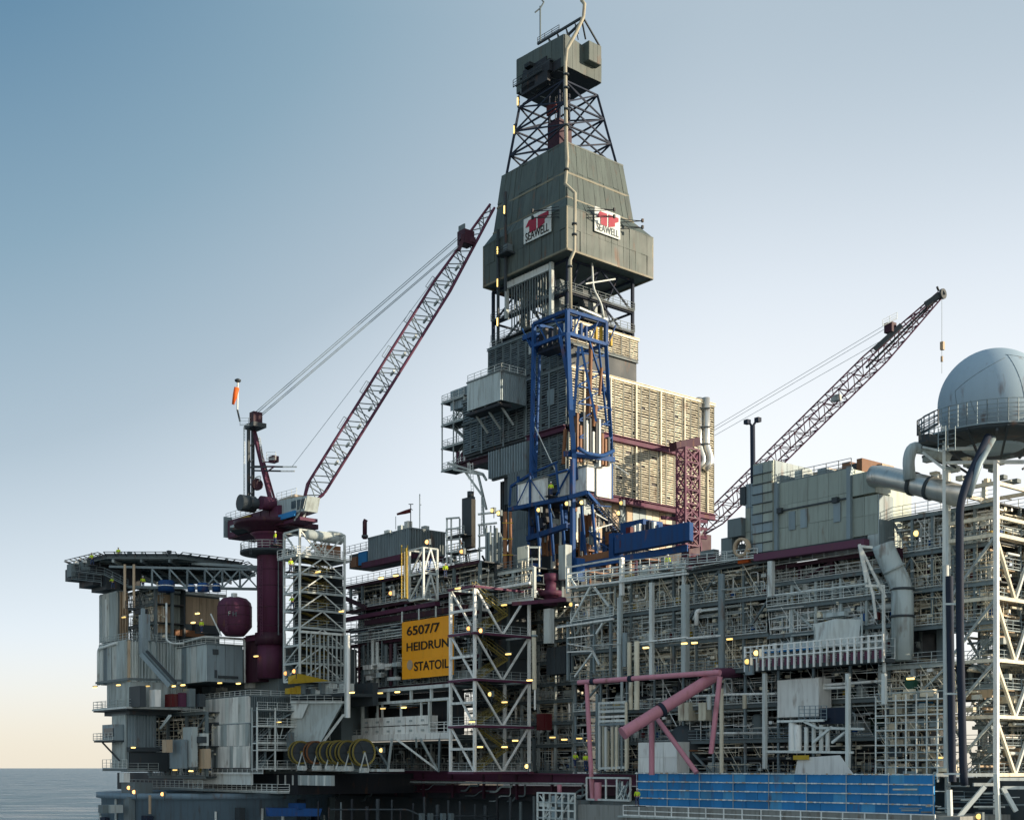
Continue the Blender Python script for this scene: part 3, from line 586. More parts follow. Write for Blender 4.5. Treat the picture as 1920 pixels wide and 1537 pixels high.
# legs down
L_l = gB.pt(BA, 0, zB2); bb(L_l, P(994, 1010, 190), .6, 'leg'); bb(L_l + U * 1.2, P(1000, 1010, 191), .35, 'leg')
bb(gB.pt(0, 0, zB2), P(1070, 770, 183), .75, 'leg'); bb(P(1070, 770, 183), P(1080, 900, 183), .8, 'leg')
bb(P(1050, 630, 184), P(1074, 760, 184), .55, 'leg'); bb(P(1085, 650, 184.5), P(1076, 780, 184.5), .5, 'leg'); bb(P(1090, 650, 186), P(1118, 790, 186), .4, 'leg')
bb(gB.pt(0, BB, zB2), P(1147, 850, 193), .6, 'leg'); bb(gB.pt(0, BB * .8, zB2), P(1138, 800, 191), .32, 'leg'); bb(gB.pt(0, BB * .55, zB2), P(1146, 770, 192), .3, 'brace')
for y in range(660, 850, 32):
    k = (y - 625) / 225
    bb(P(1078 + k * 10, y, 185), P(1136 + k * 10, y + 9, 191), .24, 'brace'); bb(P(1140 + k * 8, y, 192), P(1082 + k * 8, y + 30, 185), .22, 'brace')
    bb(P(1054 + k * 20, y, 184), P(1068 + k * 8, y + 14, 184), .22, 'brace')
for y in range(650, 1000, 40): bb(P(1001 - (y - 640) * .015, y, 188), P(1008 - (y - 640) * .015, y + 20, 189.6), .16, 'brace')
bb(P(1003, 800, 188), P(1050, 900, 186), .14, 'brace', 'steel_light')
for y0 in (770, 790, 812, 838):
    gbox(gB, .2, 1.4, 1.2 + (y0 - 770) * .02, 7.4, gB.z(y0 + 5), gB.z(y0), rnd.choice(['blue', 'navy', 'steel_dark']), 'carriage', bt)
for i in range(12): gbox(gB, -.3, .5, 1 + i * .62, 1.35 + i * .62, gB.z(850) + rnd.uniform(-1, 0), gB.z(790) + rnd.uniform(-2, 2.5), rnd.choice(['navy', 'blue', 'steel_dark', 'steel_light', 'rust']), 'hydraulic_unit', bt)
tube([P(1085, 840, 182), P(1100, 850, 184), P(1130, 855, 187), P(1150, 845, 190)], .28, 'blue', 'hose', bt, 8, 1)
bb(P(1060, 850, 183), P(1150, 862, 190), .9)
for px, y0, y1, w in ((1104, 640, 800, .3), (1098, 720, 830, .2), (1124, 690, 740, .22), (1056, 805, 870, .28), (1112, 760, 800, .4)): mem(P(px, y1, 187.5), P(px + 4, y0, 187.5), w, 'rust', 'drill_pipe', bt)
# main platform level with white cabins
bb(P(1064, 880, 182), P(998, 902, 190), .3); bb(P(955, 955, 189), P(1066, 933, 180.5), .7); bb(P(1066, 933, 180.5), P(1100, 923, 180), .7); bb(P(1100, 923, 180), P(1122, 948, 188), .6)
bb(P(958, 912, 194), P(1000, 886, 190), .45); bb(P(955, 948, 194), P(958, 912, 194), .45); bb(P(972, 948, 192), P(972, 893, 192), .4); bb(P(1000, 886, 190), P(1045, 866, 185), .3)
bb(P(1000, 840, 190), P(1000, 1010, 190), .5, 'leg'); bb(P(1074, 860, 181), P(1074, 1070, 181), .7, 'leg'); bb(P(1147, 850, 193), P(1147, 935, 193), .4, 'leg')
bb(P(1116, 950, 190), P(1160, 1005, 192), .6); bb(P(1042, 870, 184), P(1048, 925, 184), .4); bb(P(990, 1010, 190), P(1066, 985, 182), .9); bb(P(990, 1010, 190), P(994, 1040, 190), .5, 'leg')
gbox(gB, 1.2, BA + 3, -1.5, 5, gB.z(948, BA) - .2, gB.z(945, BA), 'navy', 'deck', bt)
for px in (1005, 1030, 1052, 1090, 1110): bb(P(px, 945, 185), P(px + 8, 1040, 186), .4, 'leg')
for px, y0, y1 in ((1010, 900, 1010), (1150, 870, 930)): bb(P(px, y0, 186), P(px + 30, y1 - 40, 186), .2, 'brace', 'steel_light')
for i in range(26):
    px = rnd.uniform(1002, 1150); y = rnd.uniform(955, 1050); w = rnd.uniform(.5, 1.3); o = P(px, y, 186.5 + rnd.uniform(0, 4))
    g_ = G(px, o.y); gbox(g_, 0, w, 0, w, o.z, o.z + rnd.uniform(.8, 3.4), rnd.choice(['steel_dark', 'navy', 'blue', 'rust', 'grey_and_louvre_shade', 'steel', 'black']), 'machinery', bt)
for i in range(14):
    px = rnd.uniform(1010, 1150); bb(P(px, rnd.uniform(955, 975), 188), P(px + rnd.uniform(-3, 3), rnd.uniform(1030, 1060), 188), rnd.uniform(.15, .4), 'column', rnd.choice(['blue', 'rust', 'steel_light', 'navy']))
for i in range(12):
    px = rnd.uniform(1085, 1130); y = rnd.uniform(940, 1030); bb(P(px, y, 186), P(px + rnd.uniform(10, 34), y + rnd.uniform(-14, 26), 188), .18, 'brace', rnd.choice(['navy', 'blue', 'steel_light', 'steel_dark']))
stair(P(1100, 925, 186), P(1170, 1010, 190), bt, V * 1, 'navy')
def cabin(lbl, pc, D, pl, pr, yt, yb, m='white_paint', mR=None):
    t, g, A, B, z0, z1 = block('hoist_cabin', lbl, 'cabin', pc, D, pl, pr, yt, yb, m, mR, pw=2.6, ph=9, t=.05)
    return t, g, A, B, z0, z1
c1, g1, A1, B1, z01, z11 = cabin('white panelled cabin with blue diagonals, left of the gap on the blue tower platform', 1024, 184.5, 971, 1027, 893, 938)
mem(g1.pt(A1, -.35, z01), g1.pt(A1 * .55, -.35, z11), .13, 'blue', 'brace', c1, 'beam'); mem(g1.pt(A1 * .48, -.35, z11), g1.pt(0, -.35, z01), .13, 'blue', 'brace', c1, 'beam'); mem(g1.pt(A1 * .5, -.35, z01), g1.pt(A1 * .5, -.35, z11 + 1), .25, 'blue', 'post', c1, 'beam')
c2, g2, A2, B2, z02, z12 = cabin('white panelled cabin with sunlit end at near corner of the blue tower platform', 1100, 181.5, 1045, 1114, 873, 919, 'white_paint')
mem(g2.pt(A2, -.35, z02), g2.pt(A2 * .5, -.35, z12), .2, 'blue', 'brace', c2, 'beam'); mem(g2.pt(A2 * .48, -.35, z02 - 1), g2.pt(A2 * .48, -.35, z12 + .5), .25, 'blue', 'post', c2, 'beam')
c3, g3, A3, B3, z03, z13 = cabin('small cream cabin beside blue post at the right of the blue tower', 1118, 189, 1114, 1146, 862, 930, 'grey_and_louvre_shade', 'white_paint')
# long blue box girder to the right
bg_ = thing('box_girder', 'long solid blue box girder lying right of the blue tower below the louvres', 'girder', P(1170, 1040, 180))
gG = G(1154, 178); 
def slantbox(p0, p1, h, w, m, nm, par):
    d = (p1 - p0).normalized(); s = d.cross(Z).normalized() * w
    vs = [p0, p1, p1 - s, p0 - s]; top_ = [v + Z * h for v in vs]
    return prism(vs, top_, m, nm, par)
slantbox(P(1160, 1040, 182), P(1300, 1015, 176.5), 2.5, -1.4, 'blue', 'girder_box', bg_)
slantbox(P(1062, 1072, 184), P(1290, 1034, 178), .9, -.6, 'blue', 'lower_flange', bg_)
slantbox(P(1060, 1062, 186), P(1160, 1042, 183), .9, -.6, 'rust', 'walkway_edge', bg_)
for px in (1160, 1150): mem(P(px, 1055, 182), P(px, 1000, 182), .9, 'blue', 'end_post', bg_, 'beam')
gbox(G(1206, 183), 0, 4.6, 0, 4, P(0, 1003, 183).z, P(0, 972, 183).z, 'blue', 'winch_housing', bg_)
for i in range(6): gbox(G(1190 + i * 9, 181.5), 0, .6, 0, .5, P(0, 1004, 181).z, P(0, 985 - rnd.randint(0, 12), 181).z, rnd.choice(['navy', 'blue', 'steel_light']), 'winch_part', bg_)
gbox(G(1182, 180.5), 0, .9, 0, .6, P(0, 1003, 180).z, P(0, 986, 180).z, 'red', 'motor', bg_); gbox(G(1163, 180.3), 0, 1, 0, .7, P(0, 1026, 180).z, P(0, 1012, 180).z, 'red', 'motor', bg_)
for px in (1082, 1000): gbox(G(px, 180), 0, 2.6 if px == 1082 else 1.5, 0, 1.5, P(0, 1088, 180).z, P(0, 1045 if px == 1082 else 1055, 180).z, 'blue', 'pedestal', bg_)
gbox(G(1060, 179), 0, 1.4, 0, 1.2, P(0, 1085, 179).z, P(0, 1020, 179).z, 'steel', 'cable_duct', bg_)
# purple lattice tower and machinery at right
pl_ = thing('purple_lattice_mast', 'purple lattice mast in front of the right end of the louvred wall', 'lattice mast', P(1290, 1030, 200))
gP = G(1285, 196); pb = ring(gP, 0, gP.a(1269), 0, gP.b(1311), gP.z(1020)); pt_ = ring(gP, 0, gP.a(1269), 0, gP.b(1311), gP.z(838))
lattice(pl_, pb, pt_, 7, .28, .17, 'mauve', style='X')
for y in (970, 985, 1000): mem(P(1240, y, 197), P(1325, y + 8, 200), .5, 'purple', 'deck_beam', pl_, 'beam')
for i in range(18):
    px = rnd.uniform(1262, 1320); y = rnd.uniform(960, 1020); mem(P(px, y, 199), P(px + rnd.uniform(-14, 14), y + rnd.uniform(8, 26), 199), .22, rnd.choice(['purple', 'mauve', 'purple_dark', 'steel_light']), 'strut', pl_, 'beam')
mem(P(1262, 838, 198), P(1306, 828, 204), 1.3, 'purple_dark', 'head_beam', pl_, 'beam')

# brown machinery storey under the louvred module
us = thing('drill_substructure', 'brown and cream machinery storey beneath the louvred wall and behind the blue girder', 'platform module', gS.pt(5, 5, 54))
zbs = gS.z(1066); zs2 = gS.z(968, 0, 12)
gbox(gS, 1.5, 14, 3, SB - 6, zbs - 3, zlo - .6, 'black', 'core', us)
for i in range(14): panel(gS, 'R', 3 + i * 1.5, 4.4 + i * 1.5, 1.4, gS.z(1003), zlo - .5, .15, rnd.choice(['beige', 'louvre', 'grey_and_louvre_shade']), 'wall_sheet', us)
for i in range(46):
    b = rnd.uniform(-2, 16); a = rnd.uniform(-.5, 1.2); z_ = rnd.uniform(zbs - 2, zs2 - 4)
    if i % 3: gbox(gS, a, a + rnd.uniform(.5, 1.4), b, b + rnd.uniform(.4, 1.8), z_, z_ + rnd.uniform(.6, 3), rnd.choice(['rust', 'steel_dark', 'beige', 'navy', 'steel_mid', 'louvre', 'blue', 'black']), 'machinery', us)
    else: mem(gS.pt(a, b, zbs - 2), gS.pt(a, b, z_ + 3), rnd.choice([.12, .2, .35]), rnd.choice(['rust', 'steel_light', 'louvre', 'steel_dark', 'blue']), 'column', us)
for z_ in (zbs, zbs + 3.2): gbox(gS, -.8, 1.5, -2, 20, z_ - .25, z_, 'rust', 'gangway', us); railing([gS.pt(-.8, -2, z_), gS.pt(-.8, 20, z_)], us, 'navy')
# ================================================================ CRANES
def boom(par, p0, p1, w, h, n, m, side, t0=.18, t1=.3, cw=.26, bw=.12, m2=None):
    """lattice jib with four chords, tapered at both ends; side = horizontal width direction"""
    d = (p1 - p0); up = side.cross(d).normalized()
    if up.z < 0: up = -up
    def sec(t):
        k = 1.0
        if t < t0: k = .25 + .75 * t / t0
        if t > 1 - t1: k = .3 + .7 * (1 - t) / t1
        c = p0 + d * t; return [c + side * sx * w / 2 * k + up * sy * h / 2 * k for sx, sy in ((-1, -1), (1, -1), (1, 1), (-1, 1))]
    marks = [0, t0, (t0 + 1 - t1) / 2, 1 - t1, 1]
    for i in range(4):
        for a, b in zip(marks[:-1], marks[1:]): mem(sec(a)[i], sec(b)[i], cw / 2, m, 'chord', par, 'cyl8')
    for k in range(n):
        a, b = sec(k / n), sec((k + 1) / n)
        for i in range(4):
            j = (i + 1) % 4
            mem(a[i] if k % 2 else a[j], b[j] if k % 2 else b[i], bw / 2, m2 or m, 'lacing', par, 'cyl8')
            if k % 2 == 0 and i in (0, 1, 3): mem(a[i], a[j], bw / 2, m2 or m, 'cross_bar', par, 'cyl8')
    return sec
D = 198
lc = thing('pedestal_crane', 'purple pedestal crane on the left with its long lattice boom raised towards the derrick', 'crane', P(507, 1275, D))
ped = P(507, 1272, D)
def zc_(y, D=198): return P(0, y, D).z - 0
zz0 = zc_(1275)
def prof(*pp): return [(r, zc_(y) - zz0) for r, y in pp]
lathe(ped, prof((2.0, 1275), (2.0, 1212)), 'purple', 'pedestal_foot', lc, 32)
lathe(ped, prof((2.35, 1212), (2.35, 1190)), 'purple_dark', 'flange', lc, 32)
lathe(ped, prof((2.0, 1190), (2.0, 1040), (2.02, 1018), (2.6, 1008), (3.1, 1004)), 'purple', 'pedestal', lc, 40)
lathe(ped, prof((3.4, 1003), (3.4, 996), (5.4, 992), (5.6, 984)), 'purple_dark', 'slewing_ring', lc, 32)
lathe(ped, prof((2.0, 1046), (4.6, 1043), (4.6, 1038), (2.0, 1037)), 'steel_dark', 'gallery', lc, 32)
for y in (1175, 1140, 1100, 1070): lathe(Vector((ped.x, ped.y, zc_(y))), [(2.03, 0), (2.06, .05), (2.03, .1)], 'purple_dark', 'weld_band', lc, 32, caps=False)
ladder(P(490, 1190, 195.7), P(490, 1046, 195.7), lc, V, 'mauve', .5, True); mem(P(522, 1190, 195.9), P(522, 1046, 195.9), .09, 'steel_mid', 'conduit', lc, 'cyl8')
gp = [ped + Z * (zc_(1038) - zz0) + U * 4.5 * math.cos(t) + V * 4.5 * math.sin(t) for t in [R(a) for a in range(90, 300, 15)]]
railing(gp, lc, 'steel_light', w=.06, kick=False)
ladder(P(470, 1012, 194), P(470, 1040, 194), lc, V, 'steel_dark')
# machinery house
gH = G(520, 192.5)
def hz(y): return P(0, y, 193).z
house = [P(430, 985, 199), P(545, 985, 195), P(560, 985, 201), P(450, 985, 205)]
gbox(G(545, 193), 0, 9.4, -.4, 4.8, hz(985), hz(976), 'purple_dark', 'deck', lc)
prism([Vector((p.x, p.y, hz(980))) for p in house], [Vector((p.x, p.y, hz(975))) for p in house], 'steel_dark', 'deck', lc)
gm = G(524, 193.5); ma = gm.a(428)
gbox(gm, 0, ma, 0, 4.6, hz(982), hz(945), 'purple', 'machinery_house', lc)
for i in range(6): a = .2 + i * ma / 6; gbox(gm, a, a + ma / 6 - .25, -.12, 0, hz(980), hz(947), 'purple', 'house_panel', lc)
gbox(gm, ma * .86, ma * .94, -.2, -.12, hz(970), hz(957), 'cladding', 'window', lc)
for f, y in ((.64, 962), (.64, 972), (.45, 964), (.3, 965), (.52, 950)): gbox(gm, ma * f, ma * (f + (.08 if y > 955 else .2)), -.45, -.1, hz(y + 4), hz(y - (4 if y > 955 else 1)), 'hivis' if y > 955 else 'yellow', 'marker_plate', lc)
gbox(gm, ma + .2, ma + .5, -.6, .8, hz(978), hz(937), 'corr_blue', 'screen', lc)
railing([gm.pt(ma + .4, -.2, hz(945)), gm.pt(2, -.2, hz(945))], lc, 'steel_mid', w=.05)
for x, r in ((463, 1.25), (502, 1.05), (482, .8)):
    c = P(x, 944, 195); mem(c - U * 1.2, c + U * 1.2, r, 'steel_dark' if x < 500 else 'purple', 'winch_drum', lc, 'cyl16')
# cabin (white, with glazed nose)
cabn = [P(520, 968, 192), P(560, 968, 191), P(575, 958, 192), P(572, 968, 196), P(524, 968, 197)]
gK = G(556, 190.5)
b0_, b1_ = gK.a(519), 2.6
prism([gK.pt(b0_, 0, hz(967)), gK.pt(0, 0, hz(967)), gK.pt(-1.6, .4, hz(966)), gK.pt(-1.6, 2.6, hz(966)), gK.pt(b0_, 2.6, hz(967))],
      [gK.pt(b0_, 0, hz(934)), gK.pt(0, 0, hz(938)), gK.pt(-2.4, .4, hz(940)), gK.pt(-2.4, 2.6, hz(940)), gK.pt(b0_, 2.6, hz(934))], 'cladding', 'operator_cabin', lc)
gbox(gK, .2, 1.4, -.1, .02, hz(958), hz(944), 'glass', 'cabin_window', lc)
solid([gK.pt(-.1, -.04, hz(962)), gK.pt(-1.5, .3, hz(962)), gK.pt(-2.2, .3, hz(944)), gK.pt(-.1, -.04, hz(944))], [(0, 1, 2, 3)], 'glass', 'cabin_window', lc)
for k in (0, .5, 1): mem(gK.pt(-.1 - 1.4 * k, -.06 + .3 * k, hz(962)), gK.pt(-.1 - 2.1 * k, -.06 + .3 * k, hz(944)), .07, 'steel_light', 'cabin_bar', lc, 'beam')
gbox(gK, b0_ * .2, b0_, .4, 2, hz(934), hz(930), 'beige', 'cabin_roof_unit', lc); railing([gK.pt(b0_, 0, hz(934)), gK.pt(0, 0, hz(936))], lc, 'steel_light', w=.05)
mem(P(572, 944, 190), P(552, 976, 190), .2, 'steel_mid', 'strut', lc, 'beam'); mem(P(584, 944, 191), P(566, 974, 191), .2, 'steel_light', 'strut', lc, 'beam')
gbox(G(553, 190), 0, G(553, 190).a(507), -.1, .2, hz(974), hz(964), 'blue_bright', 'name_plate', lc)
gbox(gK, b0_, -1, 0, 3, hz(982), hz(976), 'purple', 'deck', lc)
# A-frame
hd = P(468, 797, 198)
for dx in (0, 8):
    bm_(P(466 + dx, 935, 197 + dx * .3), P(466 + dx, 805, 197 + dx * .3), .42, 'steel_dark', 'mast_leg', lc)
    bm_(P(508 + dx, 940, 195 + dx * .4), P(476 + dx * .3, 808, 198), .5 if not dx else .35, 'purple', 'back_stay', lc)
for y in (930, 900, 870, 840): bm_(P(466, y, 197), P(474, y - 10, 199), .14, 'steel_dark', 'brace', lc)
ladder(P(458, 938, 196.5), P(458, 800, 197), lc, V, 'steel_light', .35)
gbox(G(476, 196.5), -1, 2, -.6, 1.6, zc_(806), zc_(798), 'steel_dark', 'mast_head', lc); gbox(G(474, 196.5), -.8, .5, -.3, 1.2, zc_(798), zc_(778), 'purple_dark', 'mast_head', lc)
railing([P(450, 798, 197), P(466, 798, 196), P(488, 800, 198)], lc, 'steel_light', w=.06)
for y, x1 in ((874, 556), (882, 552)): bm_(P(475, y, 197), P(x1 - 25, y + 1, 195), .22, 'steel_dark', 'walkway', lc); bm_(P(x1 - 25, y + 1, 195), P(x1, y + 1, 194), .2, 'white_paint', 'walkway', lc)
gbox(G(512, 195), 0, 1.4, 0, 1, zc_(873), zc_(862), 'purple_dark', 'sheave_block', lc)
for yy in (866, 874, 884): bm_(P(496 + (yy - 866) * .3, yy, 196), P(515, yy if yy < 880 else 874, 195), .16, 'purple', 'outrigger', lc)
bm_(P(468, 876, 197), P(500, 876, 196), .2, 'steel_dark', 'walkway', lc); bm_(P(466, 908, 197), P(488, 908, 196.5), .2, 'steel_dark', 'sheave_bracket', lc)
railing([P(500, 862, 195), P(517, 862, 194.5)], lc, 'steel_light', w=.06); ladder(P(494, 866, 195), P(486, 820, 196), lc, V, 'steel', .4)
lathe(P(482, 908, 196), [(.9, -.25), (.9, .25)], 'purple_dark', 'sheave', lc, 16, axis=V); tube([P(474, 903, 196), P(480, 894, 195.5), P(490, 892, 195.5), P(486, 902, 195.5)], .1, 'steel_light', 'cable_loop', lc, 6, .5)
# mast, beacon and boom
mem(P(450, 790, 198), P(445, 768, 198), .14, 'steel_dark', 'aerial_post', lc, 'cyl8'); mem(P(445, 768, 198), P(446, 716, 198), .14, 'steel_light', 'aerial_post', lc, 'cyl8')
lathe(P(446, 714, 198), [(.1, -.3), (.45, -.1), (.5, .15), (.15, .35)], 'steel_dark', 'beacon', lc, 12)
bp0 = P(571, 950, 193); bp1 = P(922, 388, 203)
side_ = Vector((.30, -.95, 0)).normalized()
sec = boom(lc, bp0, bp1, 2.3, 2.8, 34, 'purple', side_, .06, .28, .38, .16, 'steel_mid')
d_ = bp1 - bp0
for k in range(5, 28):
    if k % 2: s_ = sec(k / 34); bm_(s_[0].lerp(s_[3], .3), s_[1].lerp(s_[2], .3), .3, 'steel_light', 'walkway_bracket', lc)
for k in (8, 12, 16, 20, 24):
    s_ = sec(k / 34); q_ = sec((k + 1.2) / 34); b = MB(); o = (s_[3] - s_[0]).normalized() * .7
    b.bar(s_[3], s_[3] + o, .07); b.bar(q_[3], q_[3] + o, .07); b.bar(s_[3] + o, q_[3] + o, .07); b.bar((s_[3] + s_[3] + o) / 2, (q_[3] + q_[3] + o) / 2, .05); b.build('boom_handrail', 'steel_mid', lc)
kb = P(868, 442, 201)
gbox(G(872, 200), -.3, 1.6, -.3, 1.6, P(0, 456, 200).z, P(0, 430, 200).z, 'purple_dark', 'rope_block', lc); mem(P(862, 445, 200), P(890, 452, 201), .8, 'purple_dark', 'rope_block', lc, 'beam')
gbox(G(872, 200), .2, 1.7, 0, .2, P(0, 430, 200).z, P(0, 418, 200).z, 'steel_mid', 'rope_block', lc); bm_(P(860, 470, 200), P(872, 440, 200), .5, 'purple_dark', 'rope_block', lc)
for (x0, y0, x1, y1) in ((475, 776, 856, 446), (478, 778, 858, 449), (483, 782, 858, 462), (485, 784, 858, 465)): mem(P(x0, y0, 197.5), P(x1, y1, 200), .055, 'corr_blue', 'luffing_rope', lc, 'cyl8')
mem(P(548, 874, 194), P(720, 650, 197), .035, 'corr_blue', 'hoist_rope', lc, 'cyl8'); mem(P(720, 650, 197), P(850, 475, 200), .035, 'corr_blue', 'hoist_rope', lc, 'cyl8')
def windsock(lab, x0, y0, x1, y1, D, r0, r1, m='orange'):
    t = thing('wind_sock', lab, 'wind sock', P(x0, y0, D)); p, q = P(x0, y0, D), P(x1, y1, D); ax = (q - p).normalized()
    lathe(p, [(r0, 0), (r0 * .9, (q - p).length * .4), (r1, (q - p).length)], m, 'sock', t, 12, axis=ax); mem(p + Z * .3, p - ax * .3, .06, 'steel_dark', 'swivel', t); return t
windsock('orange wind sock hanging limp from the thin mast on the left crane', 444, 727, 437, 758, 197.8, .42, .2)
# ---- right crane behind the modules
D2 = 236
rc = thing('pedestal_crane', 'second crane with dark lattice boom reaching right from behind the louvred module', 'crane', P(1290, 1060, D2))
gbox(G(1290, 238), -3, 3, -3, 3, P(0, 1060, D2).z, P(0, 1000, D2).z, 'purple_dark', 'machinery_house', rc); mem(P(1290, 1260, D2), P(1290, 1040, D2), 2, 'purple', 'pedestal', rc, 'cyl16')
bp0 = P(1300, 1010, 238); bp1 = P(1766, 549, 226)
sec2 = boom(rc, bp0, bp1, 3.6, 2.7, 34, 'purple', Vector((.45, -.89, 0)).normalized(), .08, .26, .28, .15, 'purple_dark')
for k in range(24, 34): s_ = sec2(k / 34); q_ = sec2((k + 1) / 34); bm_(s_[0].lerp(s_[2], .5), q_[0].lerp(q_[2], .5), .35, 'steel_dark', 'boom_walkway', rc)
gbox(G(1672, 226), -.3, 1.3, -.4, 1.0, P(0, 622, 226).z, P(0, 604, 226).z, 'purple_dark', 'rope_block', rc); bm_(P(1640, 655, 227), P(1690, 610, 226), .8, 'steel_dark', 'rope_block', rc)
bm_(P(1735, 572, 226), P(1770, 548, 225), .9, 'steel_dark', 'boom_head', rc); mem(P(1760, 545, 225.5), P(1757, 538, 225), .2, 'steel_dark', 'beacon', rc); lathe(P(1768, 551, 225), [(.9, -.2), (.9, .2)], 'steel_dark', 'head_sheave', rc, 12, axis=V)
railing([P(1655, 612, 225), P(1682, 598, 225)], rc, 'steel_light', w=.07)
for (x0, y0, x1, y1) in ((1330, 806, 1655, 612), (1330, 812, 1657, 618), (1330, 822, 1650, 640)): mem(P(x0, y0, 236), P(x1, y1, 227), .04, 'corr_blue', 'luffing_rope', rc, 'cyl8')
mem(P(1766, 552, 225), P(1766, 700, 225), .04, 'steel', 'hoist_rope', rc, 'cyl8'); gbox(G(1767, 225), -.3, .3, -.3, .3, P(0, 656, 225).z, P(0, 641, 225).z, 'beige', 'hook_block', rc); mem(P(1766, 668, 225), P(1766, 678, 225), .22, 'beige', 'ball_weight', rc)
gbox(G(1568, 231), -.8, .8, -.5, .5, P(0, 752, 231).z, P(0, 741, 231).z, 'steel', 'boom_lamp', rc)

# ================================================================ module generator
def equipment(T, g, a, b, z, hmax):
    k = rnd.random()
    if k < .35:
        w, d, h = rnd.uniform(.8, 2.4), rnd.uniform(.8, 1.6), rnd.uniform(1, min(2.4, hmax))
        gbox(g, a, a + w, b, b + d, z, z + h, rnd.choice(['steel', 'steel_light', 'steel_mid', 'white_paint', 'cladding', 'green']), 'cabinet', T)
    elif k < .6:
        r, h = rnd.uniform(.4, 1.0), rnd.uniform(1.6, min(3.6, hmax)); c = g.pt(a + r, b + r, z)
        lathe(c, [(r * .8, 0), (r, .2), (r, h - .4), (r * .7, h - .1), (r * .2, h)], rnd.choice(['steel', 'silver', 'steel_light', 'steel_mid']), 'vessel', T, 14)
    elif k < .8:
        r, L = rnd.uniform(.35, .8), rnd.uniform(2, 4.5); c = g.pt(a, b + r, z + r + .5)
        lathe(c, [(r * .3, -.15), (r * .85, .1), (r, .4), (r, L - .4), (r * .85, L - .1), (r * .3, L + .1)], rnd.choice(['silver', 'steel', 'white_paint', 'beige']), 'drum', T, 14, axis=V)
        gbox(g, a + .4, a + .7, b, b + 2 * r, z, z + .7, 'steel_mid', 'saddle', T); gbox(g, a + L - .8, a + L - .5, b, b + 2 * r, z, z + .7, 'steel_mid', 'saddle', T)
    else:
        gbox(g, a, a + 1.4, b, b + .8, z, z + .3, 'steel_mid', 'pump_bed', T); mem(g.pt(a, b + .4, z + .8), g.pt(a + 1.3, b + .4, z + .8), .38, rnd.choice(['blue', 'green', 'steel', 'steel_light', 'yellow']), 'pump', T, 'cyl12')
PCOL = ['cream', 'louvre', 'steel', 'steel', 'steel_light', 'silver', 'silver', 'steel_mid', 'white_paint', 'grey_and_louvre_shade', 'beige']
